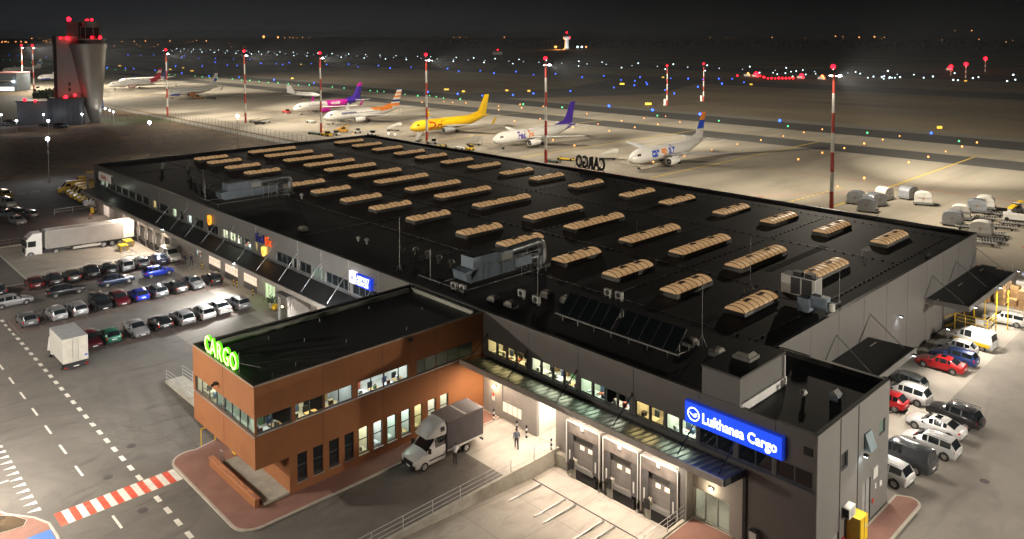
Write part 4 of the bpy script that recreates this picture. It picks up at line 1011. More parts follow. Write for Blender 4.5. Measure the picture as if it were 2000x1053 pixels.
# lamps under the canopies
UC = (1, .82, .66)
for x in (3.0, 8.2, 13, 17, 21): light('canopy_lamp', 'AREA', (x, -2.0, 5.0), 500 if x > 2 else 270, UC, (x, -3.2, 0), size=1.0, sy=.3)
for x in (-97, -93, -87.5, -82, -76.5): light('canopy_lamp', 'AREA', (x, -2.2, 4.35), 560, UC, (x, -4.6, 0), size=1.2, sy=.3)
light('canopy_lamp', 'AREA', (-108, -2.2, 4.35), 330, (1, .8, .68), (-108, -3.6, 0), size=1.2, sy=.3)
for x in (-60, -54, -48, -23, -17): light('canopy_lamp', 'AREA', (x, -2.0, 4.35), 85, UC, (x, -2.6, 0), size=1.0, sy=.3)
def bulkhead(x, y, z, p, col, em, r=.13):
    b = MB(); b.ball((x, y-.12, z), r, em); b.box(x-.2, x+.2, y-.1, y, z-.05, z+.16, darkmetal); b.build('wall_lamp', W)
    light('bulkhead', 'POINT', (x, y-.45, z-.05), p, col, size=.1)
bulkhead(1.55, 0, 2.75, 75, (1, .75, .42), E_warm, .17); bulkhead(24.2, 0, 2.75, 70, (1, .82, .55), E_warm)
bulkhead(-43.0, 0, 3.1, 95, (.75, 1, .45), emit('lamp_lime', (.75, 1, .35), 16), .2); bulkhead(-76.0, -.9, 2.9, 60, (1, .9, .6), E_warm)
bulkhead(-33.0, -2.9, 2.2, 18, (1, .8, .5), E_warm, .12)
light('skylight_glow', 'POINT', (-101, -1.6, 6.6), 30, (.9, 1, .8), size=.2)  # bare point lamp in front of the long facade, no skylight here
# ------------------------------------------------------------------ signs
RX = (PI/2, 0, 0)
E_sblue = emit('sign_blue_face', (.010, .07, .85), 1.15); E_swhite = emit('sign_white_face', (.9, .95, 1), 3.2)
t = thing('illuminated_sign', 'long glowing blue signboard with white lettering and bird emblem on the grey annex', 'sign', (22.15, -.25, 7.05))
b = MB(); b.box(0, 7.5, -.1, .22, 0, 1.6, M('sign_edge', (.01, .03, .25), .4, emis=(.01, .05, .6), es=.5)); b.build('sign_box', t)
b = MB(); b.box(.06, 7.44, -.13, -.1, .06, 1.54, E_sblue); b.build('sign_face', t)
text('lettering', 'Lufthansa Cargo', 1.02, E_swhite, t, (1.45, -.14, .42), RX, .02, sx=.845, bold=.018)
b = MB(); K = 24; r0, r1 = [], []
for i in range(K+1):
    a = 2*PI*i/K; r0.append((.76+.50*math.cos(a), -.15, .80+.50*math.sin(a))); r1.append((.76+.42*math.cos(a), -.15, .80+.42*math.sin(a)))
b.loft([r0, r1], E_swhite, closed=False, caps=(False, False))
b.quad([(.76+x, -.15, .80+z) for x, z in ((-.36, .14), (-.12, -.02), (.05, .02), (.18, .10), (.34, .12), (.24, .02), (.10, -.12), (-.05, -.14), (-.26, .0))], E_swhite)
b.quad([(.76+x, -.155, .80+z) for x, z in ((-.05, -.12), (.1, -.1), (.36, .0), (.2, -.16), (.02, -.2))], E_swhite)
b.build('emblem', t)
light('sign_glow', 'AREA', (25.9, -.6, 7.6), 28, (.05, .16, 1), (25.9, -3, 4.5), size=6, sy=.6)
E_gr = emit('neon_green', (.16, 1, .01), 1.1); E_grw = emit('neon_green_core', (.62, 1, .26), 2.6)
t = thing('roof_letters', 'glowing green roof lettering above the end of the brick wing', 'sign', (-9.25, -22.2, 9.36))
for i, (ch, px) in enumerate(zip('CARGO', (.0, 1.10, 2.34, 3.44, 4.66))):
    o = text('letter', ch, 1.98, E_gr, t, (px+.06, .05, .0), RX, .09, sx=.82, bold=.030)  # wider green letters stand in for the halo around the pale core
    o2 = text('letter_core', ch, 1.98, E_grw, o, (0, 0, .10), (0, 0, 0), .01, sx=.82, bold=.0)
b = MB(); b.tube((-.1, .1, -.05), (6.1, .1, -.05), .04, .04, darkmetal)
for x in (.2, 1.6, 3.0, 4.4, 5.8): b.tube((x, .1, -.4), (x, .1, .1), .03, .03, darkmetal); b.tube((x, .1, .9), (x+.1, 1.6, -.4), .03, .03, darkmetal)
b.tube((6.1, .1, -.4), (6.1, .1, 1.5), .03, .03, steel); b.tube((6.1, .1, .7), (6.3, 2.3, -.35), .03, .03, steel); b.build('support', t)
light('neon_glow', 'AREA', (-6.6, -21.8, 10.4), 17, (.22, 1, .02), (-6.6, -20.0, 9.0), size=7, sy=.8)
light('neon_glow', 'AREA', (-6.6, -22.15, 10.5), 8, (.22, 1, .02), (-6.6, -22.6, 9.3), size=7, sy=.6)
# airport services
t = thing('illuminated_sign', 'glowing blue and white airport services signboard on the grey facade', 'sign', (-22.3, -.22, 6.95))
b = MB(); b.box(1.35, 4.35, -.1, .2, .05, 1.4, emit('as_blue', (.01, .05, .75), .7)); b.build('sign_box', t)
b = MB(); b.box(0, 1.2, -.12, .2, .15, 1.45, emit('as_white', (1, .82, .95), 1.7)); b.build('logo_box', t)
b = MB(); K = 16
for i in range(K): a, c_ = 2*PI*i/K, 2*PI*(i+1)/K; b.quad([(.6+.42*math.cos(a), -.13, .8+.42*math.sin(a)), (.6+.42*math.cos(c_), -.13, .8+.42*math.sin(c_)), (.6+.34*math.cos(c_), -.13, .8+.34*math.sin(c_)), (.6+.34*math.cos(a), -.13, .8+.34*math.sin(a))], E_sblue)
b.box(.45, .75, -.135, -.125, .55, 1.0, E_sblue); b.build('logo', t)
text('lettering', 'AIRPORT', .66, emit('as_letter', (.9, .92, 1), 1.5), t, (1.5, -.11, .80), RX, .01, sx=.93, bold=.02); text('lettering', 'SERVICES', .66, emit('as_letter', (.9, .92, 1), 1.5), t, (1.5, -.11, .22), RX, .01, sx=.86, bold=.02)
light('sign_glow', 'AREA', (-20, -.7, 7.4), 34, (.25, .28, 1), (-20, -2.6, 5), size=4, sy=.8)
# parcel company letters
t = thing('wall_letters', 'blue and faintly glowing orange wall letters on the long grey facade', 'sign', (-45.6, -.05, 7.25))
text('lettering', 'Fed', 1.55, M('letter_blue', (.015, .02, .16), .4), t, (0, -.12, .1), RX, .1, sx=1.0, bold=.03); text('lettering', 'Ex', 1.55, M('letter_orange', (.75, .10, .02), .4, emis=(1, .12, .02), es=.35), t, (2.75, -.12, .1), RX, .1, sx=1.05, bold=.03)  # the orange letters emit a little of their own
t = thing('signboard', 'pale signboard with red letters at the far left end of the facade', 'sign', (-111.6, -.05, 6.95))
b = MB(); b.box(0, 7.4, -.35, 0, 0, 1.5, M('board_face', (.62, .56, .50), .5, emis=(1, .85, .7), es=.12)); b.box(7.4, 7.45, -.33, -.02, .05, 1.45, darkmetal); b.build('board', t)
text('lettering', 'DHL', 1.05, M('letter_red', (.50, .02, .03), .5), t, (1.4, -.37, .38), RX, .01, sx=1.6, bold=.03)
def shield(name, lab, x, z, s, m, m2):
    t = thing(name, lab, 'sign', (x, -.1, z))
    b = MB(); pts = [(-.8, 1.0), (-.4, 1.15), (0, 1.2), (.4, 1.15), (.8, 1.0), (.8, -.2), (.5, -.75), (0, -1.05), (-.5, -.75), (-.8, -.2)]
    rg = [[(p*s, y, q*s) for p, q in pts] for y in (0, -.22)]; b.loft([rg[0], rg[1]], m); b.build('shield', t)
    b = MB(); b.box(-.5*s, .5*s, -.25, -.22, .1*s, .25*s, m2); b.box(-.5*s, .5*s, -.25, -.22, -.35*s, -.2*s, m2); b.build('shield_mark', t)
shield('shield_sign', 'orange glowing shield sign high on the long facade', -60.4, 7.55, .66, emit('shield_orange', (1, .36, .02), 1.5), M('shield_brown', (.12, .04, .01), .5))
shield('shield_sign', 'amber glowing shield sign in the window strip of the long facade', -43.3, 6.3, .56, emit('shield_amber', (1, .5, .08), 2.2), M('shield_brown', (.12, .04, .01), .5))
t = thing('roof_letters', 'dark unlit roof lettering seen from behind at the far roof edge', 'sign', (-38.6, 64.9, 9.35))
dl = M('dark_letter', (.03, .032, .034), .5)
text('lettering', 'CARGO', 3.3, dl, t, (0, 0, .3), (PI/2, 0, PI), .12, sx=.62, bold=.07)
b = MB()
for x in (-6.2, -4.7, -3.2, -1.7, -.3): b.tube((x, -.15, -.3), (x, -.15, 2.6), .05, .05, darkmetal); b.tube((x, -.15, 2.4), (x, -1.9, -.3), .04, .04, darkmetal)
b.tube((-6.6, -.15, .25), (0, -.15, .25), .06, .06, darkmetal); b.build('support', t)

# ------------------------------------------------------------------ things on the roof
def rails(b, pts, z, m=steel, leg=None):
    b.path([(x, y, z) for x, y in pts], .06, m, 6)
    if leg is not None:
        for x, y in pts: b.tube((x, y, leg), (x, y, z), .05, .05, m, 6)
def air_handler(x, y, s, rz, label, grey):
    t = thing('air_handling_unit', label, 'air handling unit', (x, y, RZ), rz)
    b = MB(); rails(b, [(-1.2, -2.4), (2.6, -2.4), (2.6, 9.5), (-1.2, 9.5), (-1.2, -2.4)], .45, steel, 0)
    b.path([(-4.8, -2.4, .45), (2.6, -2.4, .45)], .06, steel); b.tube((-3.4, -1.9, 0), (-3.4, -1.9, 3.4), .04, .04, steel); b.build('base_frame', t)
    b = MB(); b.box(.1, 2.0, -.9, 2.8, .8, 2.1, hvac); b.box(.1, 2.0, -.6, 2.8, 2.13, 3.3, hvac, top=darkmetal); b.hexa([(.0, -1.5, 1.1), (2.1, -1.5, 1.1), (2.1, -.9, .75), (0, -.9, .75), (0, -1.7, 2.0), (2.1, -1.7, 2.0), (2.1, -.9, 2.12), (0, -.9, 2.12)], hvac)
    b.box(.3, 1.9, 2.85, 5.6, .8, 2.0, hvac); b.box(.3, 1.9, 2.85, 5.2, 2.05, 3.1, hvac); b.box(.5, 1.7, 5.65, 8.2, .9, 1.9, hvac); b.build('casing', t)
    b = MB(); b.box(1.9, 1.96, 3.4, 5.0, 2.15, 2.95, M('service_panel', (.40, .42, .38), .5)); b.build('service_panel', t)
    b = MB(); b.path([(2.05, -.6, 2.2), (2.05, 2.0, 2.2), (2.05, 5.4, 2.15)], .06, coping); b.path([(2.05, 3.4, 2.15), (2.05, 3.4, .8)], .05, coping); b.path([(2.05, 5.4, 2.15), (2.05, 5.4, .9)], .05, coping); b.build('pipe', t)
    b = MB(); pts = [(1.1, 5.2, 2.75), (1.1, 9.6, 2.95)]+[(1.1, 9.6+.9*math.sin(R(a)), 2.95-.9+.9*math.cos(R(a))) for a in (25, 50, 75, 90)]+[(1.1, 10.5, .1)]
    for p, q in zip(pts, pts[1:]): b.tube(p, q, .46, .46, hvac2, 14)
    for p in pts[1:-1]: b.ball(p, .46, hvac2, 12, 6)
    b.box(.4, 1.8, 9.9, 11.1, 0, .35, curbm); b.build('round_duct', t, smooth=True)
    b = MB(); pts = [(1.3, 8.2, 1.4), (1.3, 9.3, 1.4)]+[(1.3, 9.3+.5*math.sin(R(a)), .9+.5*math.cos(R(a))) for a in (30, 60, 90)]+[(1.3, 9.8, 0)]
    for p, q in zip(pts, pts[1:]): b.tube(p, q, .38, .38, hvac2, 12)
    b.build('return_duct', t, smooth=True)
    b = MB()
    for yy in (6.2, 7.6, 8.9): b.path([(.2, yy, 0), (.2, yy, 2.4), (2.1, yy, 2.4), (2.1, yy, 0)], .04, steel)
    b.path([(2.1, 6.2, 2.4), (2.1, 8.9, 2.4)], .04, steel); b.build('duct_support', t)
    for o in (t,): o.scale = (s, s, s)
    return t
air_handler(-8.1, 4.7, 1.0, 0, 'blue grey air handling unit with bright bent duct on the roof above the wing', 0)
air_handler(-64.6, 4.2, .98, 0, 'dark grey air handling unit with ductwork near the long facade edge', 1)
def cond(x, y, lab, g=None, rz=0, s=.9):
    t = thing('condenser_unit', lab, 'condenser unit', (x, y, RZ), rz, g)
    b = MB(); b.box(-.45*s, .45*s, -.18*s, .18*s, .2, .2+.75*s, offwhite); b.build('casing', t)
    b = MB(); b.tube((0, -.19*s, .2+.38*s), (0, -.21*s, .2+.38*s), .28*s, .28*s, darkmetal, 14); b.build('fan_grille', t)
    b = MB(); b.box(-.42*s, -.3*s, -.15, .15, 0, .2, steel); b.box(.3*s, .42*s, -.15, .15, 0, .2, steel); b.build('feet', t)
for i, (x, y, lb) in enumerate([(-7.3, 2.6, 'small white fan unit at the front left corner below the bright bent duct'), (-6.1, 2.7, 'small white fan unit, second from the corner below the bright bent duct'), (-.9, 5.9, 'small pale fan unit standing alone right of the duct supports'), (1.4, 5.6, 'small pale fan unit just left of the first dome light'), (4.9, 12.2, 'pale fan unit, left of a pair on a stand behind the solar panels'), (6.2, 12.3, 'pale fan unit, right of a pair on a stand behind the solar panels')]):
    cond(x, y, lb)
# rooftop chiller
t = thing('chiller', 'white boxed chiller with two round fans on the roof right of centre', 'chiller', (17.2, 23.6, RZ))
b = MB(); b.box(0, 3.4, 0, 1.5, .9, 2.7, offwhite); b.box(1.0, 1.95, -.02, 0, 1.0, 2.6, darkmetal); b.box(2.1, 3.1, -.02, 0, 1.0, 2.6, darkmetal); b.box(3.4, 3.42, .15, 1.35, 1.0, 2.6, M('pale_grille', (.3, .3, .28), .5)); b.build('casing', t)
for x in (1.4, 2.6):
    b = MB(); b.tube((x, .75, 2.7), (x, .75, 3.05), .5, .5, darkmetal, 16); b.build('fan', t)
b = MB(); rails(b, [(-3.6, -.6), (4.8, -.6), (4.8, 2.4)], .5, steel, 0); b.path([(4.4, 0, .4), (4.8, 2.4, .5)], .05, steel); b.box(.1, 3.3, .2, 1.3, .5, .9, darkmetal); b.build('base_frame', t)
t = thing('fan_box', 'blue grey ventilation box beside the white chiller on the roof', 'ventilation box', (20.6, 21.6, RZ))
b = MB(); b.box(-.6, .5, -.3, .7, .3, 1.6, hvac); b.box(.5, 2.0, .1, .9, .7, 1.9, hvac); b.build('casing', t); b = MB(); b.tube((2.3, .5, .8), (2.3, .5, 1.5), .3, .3, offwhite, 12); b.build('fan', t)
b = MB()
for x, y in ((-.5, -.2), (.4, .6), (1.8, .8)): b.tube((x, y, 0), (x, y, .7), .04, .04, steel)
b.build('legs', t)
# solar collectors
solarm = M('solar_glass', (.006, .008, .010), .12, 0, var=.2, spec=.4)
t = thing('solar_collectors', 'slanted row of black solar collectors on a grey rail', 'solar collectors', (5.4, 4.5, RZ))
for g0 in (0, 6.6):
    for k in range(5):
        x = g0+k*1.22; b = MB(); b.hexa([(x, 0, .55), (x+1.16, 0, .55), (x+1.16, 1.55, 2.0), (x, 1.55, 2.0), (x, -.05, .62), (x+1.16, -.05, .62), (x+1.16, 1.5, 2.07), (x, 1.5, 2.07)], solarm); p = b.build('panel', t)
        b = MB(); b.tube((x+1.19, -.04, .60), (x+1.19, 1.52, 2.06), .03, .03, M('panel_edge', (.14, .14, .14), .5, .4), 4); b.build('panel_edge', p)
b = MB(); b.box(-.3, 13.1, -.25, -.1, .42, .55, M('rail_grey', (.22, .22, .21), .5, .4))
for x in (.6, 2.4, 4.3, 6.2, 8.1, 10.0, 12.0): b.tube((x, -.18, 0), (x, -.18, .45), .05, .05, steel); b.tube((x, 1.5, 0), (x, 1.5, 1.95), .03, .03, steel)
b.path([(12.9, -.1, .5), (13.1, 1.2, .5), (13.1, 1.2, 1.0)], .05, coping); b.build('frame', t)
# little roof things
def cowl(x, y, z, lab, s=1.0, m=steel, g='roof vents'):
    t = thing('roof_vent', lab, 'roof vent', (x, y, z), 0, g); b = MB(); b.tube((0, 0, 0), (0, 0, .5*s), .16*s, .16*s, m, 10); b.tube((0, 0, .5*s), (0, 0, .75*s), .34*s, .18*s, m, 10); b.build('cowl', t)
for x, y, s in ((-22.4, 7.4, .6), (-20.4, 7.6, 1.25), (-18.2, 7.7, 1.25), (-15.9, 7.5, 1.25), (-13.6, 7.4, 1.25), (-11.6, 7.2, 1.1)): cowl(x, y, RZ, 'dark cowl in the row left of the blue grey air handling unit', s, M('cowl_dark', (.12, .12, .10), .35, .6), 'cowls left of the air handling unit')
for x, y in ((-88, 7.8), (-85, 7.4), (-82, 7.2), (-79, 6.9), (-76.4, 6.6), (-74, 6.3)): cowl(x, y, RZ, 'small cowl in the row left of the dark grey air handling unit', 1.1, M('cowl_dark', (.12, .12, .10), .35, .6), 'cowls left of the dark unit')
cowl(-103, 8.6, RZ, 'lone vent pipe near the far left roof corner', 1.5, steel, None); cowl(-98, 11.5, RZ, 'rusty cluster of vents near the far left roof corner', 1.8, curbm, None)
cowl(-58.6, 13.9, RZ, 'pale vent between two rooflights right of the dark unit', 1.2, offwhite, None)
cowl(-30.5, 6.2, RZ, 'tiny pale vent, left of the lone group on the bare roof', .8, offwhite, None); cowl(-28.6, 6.2, RZ, 'tiny pale vent, right of the lone group on the bare roof', 1.0, steel, None)
cowl(28.3, 5.4, RZ, 'slim pale vent stub on the annex roof', .8, offwhite, None)
t = thing('roof_vent', 'grey boxed vent with pitched cap on the annex roof', 'roof vent', (30.1, 6.5, RZ)); b = MB(); b.box(-.3, .3, -.3, .3, 0, .55, hvac); b.loft([[(-.36, -.36, .55), (.36, -.36, .55), (.36, .36, .55), (-.36, .36, .55)], [(-.02, -.36, .85), (.02, -.36, .85), (.02, .36, .85), (-.02, .36, .85)]], steel); b.build('hood', t)
cowl(22.3, 48.4, RZ, 'black vent at the right edge of the big roof', 1.3, black, None)
for x, y, h in ((-16.4, 2.4, 6.0), (1.0, 6.2, 5.6), (18.0, 8.4, 6.0), (22.2, 25.3, 5.0), (13.7, 24.0, 5.5), (-73.8, 4.5, 4.0), (16.8, 44, .6), (-5, 30, 3)):
    t = thing('lightning_rod', 'thin lightning rod standing on the dark warehouse roof', 'lightning rod', (x, y, RZ), 0, 'lightning rods on the roof'); b = MB(); b.tube((0, 0, 0), (0, 0, h), .035, .015, steel, 5); b.build('rod', t)
    b = MB()
    for a in (0, 120, 240): b.tube((.5*math.cos(R(a)), .5*math.sin(R(a)), 0), (0, 0, .9), .02, .02, steel, 4)
    b.build('tripod', t)
for i, (x, y) in enumerate([(-96, 64.45), (-70, 64.45), (-20, 64.45), (2.3, 64.45), (10.6, 64.45)]):
    cowl(x, y, ROOF+.16, 'tiny box on the far roof edge parapet', .35, offwhite, 'small boxes on the far parapet')

# wall mounted things on the right
t = thing('air_conditioner', 'white wall mounted air conditioner beside the yellow cabinet', 'air conditioner', (32.1, 4.45, 2.35))
b = MB(); b.box(-.28, .18, -.45, .55, 0, .72, offwhite); b.build('casing', t); b = MB(); b.box(-.24, .14, -.47, -.45, .08, .64, darkmetal); b.tube((.18, .05, .36), (.2, .05, .36), .26, .26, M('fan_pale', (.4, .4, .38), .5), 14); b.build('fan_grille', t)
t = thing('gas_cabinet', 'bright yellow gas cabinet on the red paving by the annex wall', 'cabinet', (32.35, 5.2, .15))
b = MB(); b.box(-.5, .45, -.6, .6, .45, 2.15, yellow_p); b.build('body', t); b = MB(); b.box(.45, .47, -.01, .01, .5, 2.1, darkmetal); b.box(.46, .47, .12, .32, 1.35, 1.6, white_p); b.build('door', t); b = MB(); b.box(-.4, .4, -.5, .5, 0, .45, M('cabinet_base', (.08, .10, .06), .8)); b.build('base', t)
t = thing('letter_box', 'small dark and white letter box by the right end of the grey wall', 'box', (27.7, -.35, .15)); b = MB(); b.box(-.25, .25, -.2, .2, .2, 1.3, offwhite); b.box(-.27, .27, -.22, .22, 1.3, 1.36, black); b.build('body', t)
t = thing('grit_bin', 'yellow bin with white sheet under the brick overhang', 'bin', (-8.6, -19.9, .13)); b = MB(); b.box(-.35, .35, -.35, .35, 0, .75, yellow_p); b.build('body', t); b = MB(); b.hexa([(-.4, -.4, .75), (.4, -.4, .75), (.4, .4, .75), (-.4, .4, .75), (-.36, -.2, .95), (.36, -.2, .95), (.36, .4, .95), (-.36, .4, .95)], yellow_p); b.build('lid', t)
t = thing('wall_post', 'white pillar sign under the brick overhang', 'post', (-9.3, -20.1, .13)); b = MB(); b.box(-.3, .3, -.05, .05, 0, 1.3, white_p); b.build('board', t)
# bollards with hazard bands
def bollard(x, y, lab, g, m1=black, m2=yellow_p, h=1.1):
    t = thing('bollard', lab, 'bollard', (x, y, 0), 0, g); b = MB()
    for k in range(5): b.tube((0, 0, h*k/5), (0, 0, h*(k+1)/5), .085, .085, m1 if k % 2 == 0 else m2, 8)
    b.build('post', t)
for i, x in enumerate((2.2, 5.2, 6.4, 9.35)): bollard(x, -.75, ['striped bollard by the door with notices', 'striped bollard at the right end of the half lit door', 'striped bollard left of the open bright bay', 'striped bollard at the right side of the open bright bay'][i], 'striped bollards before the doors', black, white_p)
for i, x in enumerate((-62.0, -57, -56.2, -51.3, -50.3, -45.5, -31, -27)): bollard(x, -.8, 'yellow and black bollard beside a lit door under the long canopy', 'bollards under the long canopy')
# guide rails on the sunk yard floor
for i, (a, c_) in enumerate([((1050, 948), (1083, 935)), ((1098, 980), (1131, 960)), ((1115, 990), (1153, 972)), ((1172, 1025), (1205, 1000)), ((1190, 1035), (1228, 1013))]):
    p, q = G(*a, -1.1), G(*c_, -1.1); x = (p.x+q.x)/2
    b = MB(); b.path([(x, -7.4, -1.0), (x, -7.2, -.93), (x, -3.9, -1.0), (x, -3.7, -1.08)], .07, steel); tag(b.build('wheel_guide'), 'curved steel wheel guide on the bright sunk yard floor', 'wheel guide', 'wheel guides of the right yard')
for x in (-91.4, -88.9, -87.4, -84.8, -83.4, -81, -79.5):
    b = MB(); b.path([(x, -8.0, -.95), (x, -3.9, -.98)], .08, steel); tag(b.build('wheel_guide'), 'straight steel wheel guide on the left truck yard floor', 'wheel guide', 'wheel guides of the left yard')
# plant pots by the green lit entrance
t = thing('planter', 'pale pot with dark bush beside the green lit entrance', 'planter', (-39.4, -1.2, 0)); b = MB(); b.tube((0, 0, 0), (0, 0, .5), .28, .38, offwhite, 12); b.build('pot', t)
b = MB(); r = random.Random(5)
leafm = M('dark_leaf', (.03, .05, .02), .7)
for k in range(160):
    p = Vector((r.gauss(0, .28), r.gauss(0, .28), .95+r.gauss(0, .28))); d = Vector((r.uniform(-1, 1), r.uniform(-1, 1), r.uniform(-1, 1)))*.1; e_ = d.orthogonal()*.6; b.quad([p-d, p+e_, p+d, p-e_], leafm)
b.build('foliage', t)
t = thing('yellow_barrow', 'rounded yellow bin beside the pot by the green lit entrance', 'bin', (-38.2, -1.3, 0)); b = MB(); b.ball((0, 0, .45), .5, yellow_p, 12, 8, .8); b.build('body', t, smooth=True)
# ------------------------------------------------------------------ cars
def wheel(parent, x, y, r, wd, side, rimm=rim):
    b = MB(); b.tube((x, y-wd/2, r), (x, y+wd/2, r), r, r, tyre, 18); o = b.build('wheel', parent)
    b = MB(); yy = y+side*(wd/2+.004); b.tube((x, yy-side*.01, r), (x, yy, r), r*.64, r*.6, rimm, 14)
    for k in range(5):
        a = 2*PI*k/5; b.tube((x+math.cos(a+.3)*r*.28, yy, r+math.sin(a+.3)*r*.28), (x+math.cos(a+.3)*r*.46, yy+side*.004, r+math.sin(a+.3)*r*.46), r*.12, r*.12, black, 6)
    b.build('rim', o); return o

def make_car(kind):
    # stations along x (nose +x): x, half width, sill z, shoulder z, roof z (== shoulder where no cabin), roof half width
    P = {
     'hatch':  dict(L=4.1, W=1.76, H=1.48, r=.31, ax=(1.28, -1.25), prof=[(2.05, .55, .35, .62, 0), (1.95, .78, .25, .72, 0), (1.5, .86, .2, .88, 0), (.95, .88, .2, .96, 0), (.88, .88, .2, .97, 0), (.25, .88, .2, 1.0, 1.38), (-.1, .88, .2, 1.0, 1.47), (-.2, .88, .2, 1.0, 1.475), (-.95, .88, .2, 1.01, 1.46), (-1.05, .88, .2, 1.01, 1.455), (-1.5, .87, .22, 1.02, 1.40), (-1.95, .80, .28, .98, 0), (-2.05, .72, .4, .85, 0)]),
     'sedan':  dict(L=4.7, W=1.82, H=1.45, r=.32, ax=(1.42, -1.38), prof=[(2.35, .55, .35, .60, 0), (2.22, .80, .25, .70, 0), (1.6, .89, .2, .86, 0), (1.05, .90, .2, .93, 0), (.98, .90, .2, .94, 0), (.30, .90, .2, .96, 1.36), (-.05, .90, .2, .97, 1.43), (-.12, .90, .2, .97, 1.435), (-.78, .90, .2, .98, 1.42), (-.86, .90, .2, .98, 1.41), (-1.15, .89, .2, 1.0, 1.34), (-1.75, .88, .22, 1.01, 0), (-2.22, .83, .28, .97, 0), (-2.35, .72, .4, .80, 0)]),
     'estate': dict(L=4.65, W=1.80, H=1.50, r=.32, ax=(1.42, -1.32), prof=[(2.32, .55, .35, .60, 0), (2.2, .80, .25, .70, 0), (1.65, .88, .2, .87, 0), (1.1, .89, .2, .95, 0), (1.03, .89, .2, .96, 0), (.35, .89, .2, .99, 1.40), (0, .89, .2, 1.0, 1.48), (-.08, .89, .2, 1.0, 1.485), (-.9, .89, .2, 1.01, 1.48), (-.98, .89, .2, 1.01, 1.478), (-1.95, .88, .22, 1.02, 1.42), (-2.25, .83, .28, .98, 0), (-2.32, .74, .4, .85, 0)]),
     'mpv':    dict(L=4.45, W=1.84, H=1.64, r=.33, ax=(1.36, -1.36), prof=[(2.22, .60, .35, .66, 0), (2.1, .82, .25, .80, 0), (1.6, .90, .2, .98, 0), (1.25, .91, .2, 1.05, 0), (1.18, .91, .2, 1.06, 0), (.4, .91, .2, 1.09, 1.54), (0, .91, .2, 1.1, 1.63), (-.08, .91, .2, 1.1, 1.635), (-.9, .91, .2, 1.1, 1.62), (-.98, .91, .2, 1.1, 1.615), (-1.8, .90, .22, 1.1, 1.54), (-2.15, .85, .28, 1.0, 0), (-2.22, .76, .4, .88, 0)]),
     'suv':    dict(L=4.5, W=1.88, H=1.72, r=.37, ax=(1.38, -1.34), prof=[(2.25, .62, .45, .80, 0), (2.15, .84, .32, .92, 0), (1.7, .92, .3, 1.06, 0), (1.1, .93, .3, 1.12, 0), (1.03, .93, .3, 1.13, 0), (.45, .93, .3, 1.14, 1.62), (.1, .93, .3, 1.15, 1.70), (.02, .93, .3, 1.15, 1.705), (-.85, .93, .3, 1.15, 1.70), (-.93, .93, .3, 1.15, 1.70), (-1.85, .92, .32, 1.16, 1.62), (-2.15, .88, .36, 1.08, 0), (-2.25, .78, .5, .95, 0)]),
     'van':    dict(L=4.9, W=1.92, H=1.95, r=.34, ax=(1.55, -1.45), prof=[(2.45, .66, .35, .75, 0), (2.35, .86, .25, .95, 0), (2.0, .94, .2, 1.12, 0), (1.6, .95, .2, 1.2, 0), (1.5, .95, .2, 1.22, 0), (.85, .95, .2, 1.24, 1.80), (.5, .95, .2, 1.25, 1.92), (.42, .95, .2, 1.25, 1.925), (-.3, .95, .2, 1.25, 1.94), (-.4, .95, .2, 1.25, 1.94), (-2.25, .94, .22, 1.25, 1.90), (-2.4, .91, .28, 1.2, 0), (-2.45, .84, .4, 1.0, 0)]),
    }[kind]
    t = thing('parked_car', 'car', 'car'); pr = P['prof']
    rings = []
    cab = [i for i, q in enumerate(pr) if q[4] > 0]
    for i, (x, w_, zb, zs, zt) in enumerate(pr):
        if zt == 0: zt2, wr = zs+.02, w_*.78
        else: zt2, wr = zt, w_*.74
        half = [(0, zb), (w_*.82, zb), (w_*.97, zb+.12), (w_, zb+(zs-zb)*.5), (w_*.975, zs-.09), (w_*.93, zs), (wr, zt2-(.03 if zt else 0)), (wr*.80, zt2+.02), (0, zt2+.045)]
        rings.append([(x, y, z) for y, z in half] + [(x, -y, z) for y, z in half[-2:0:-1]])
    n = len(rings[0]); body = MB(); glass = {'windscreen': MB(), 'rear_window': MB(), 'side_window_l': MB(), 'side_window_r': MB()}
    for k_ in [body]+list(glass.values()): pass
    f0, f1 = cab[0]-1, cab[-1]         # windscreen span f0->cab0..., rear span f1->f1+1
    bn = [body]
    for rg in rings: body.v += [tuple(p) for p in rg]
    pillar = {i for i in range(len(pr)-1) if abs(pr[i][0]-pr[i+1][0]) < .12}
    for i in range(len(rings)-1):
        for j in range(n):
            k = (j+1) % n; q = (i*n+j, i*n+k, (i+1)*n+k, (i+1)*n+j)
            tgt = None
            top = j in (6, 7, 8, 9); sideL = j == 5; sideR = j == 10
            if i == f0 and top: tgt = 'windscreen'
            elif i == f1 and top and j in (6, 7, 8, 9): tgt = 'rear_window'
            elif (sideL or sideR) and f0+1 <= i < f1 and i not in pillar and not (kind == 'van' and i == f1-1): tgt = 'side_window_l' if sideL else 'side_window_r'
            elif (sideL or sideR) and i == f0 and kind != 'van': tgt = None
            if tgt:
                g = glass[tgt]; cc = [Vector(body.v[v]) for v in q]; nn = (cc[2]-cc[0]).cross(cc[3]-cc[1]).normalized()
                g.quad([c_ for c_ in cc], carglass)
                continue
            body.f.append(q); body.mi.append(body.mat(paint))
    body.f.append(tuple(range(n-1, -1, -1))); body.mi.append(0)
    body.f.append(tuple(range((len(rings)-1)*n, len(rings)*n))); body.mi.append(0)
    bo = body.build('body', t, smooth=True)
    for nm, g in glass.items():
        if g.f: g.build('side_window' if 'side' in nm else nm, t, smooth=True)
    # dark sill, arches, bumper grille
    b = MB(); hw = P['W']/2
    for ax in P['ax']:
        for s in (-1, 1): b.tube((ax, s*hw*.90, P['r']+.03), (ax, s*(hw*.985), P['r']+.03), P['r']+.07, P['r']+.07, black, 16)
    x0 = pr[0][0]
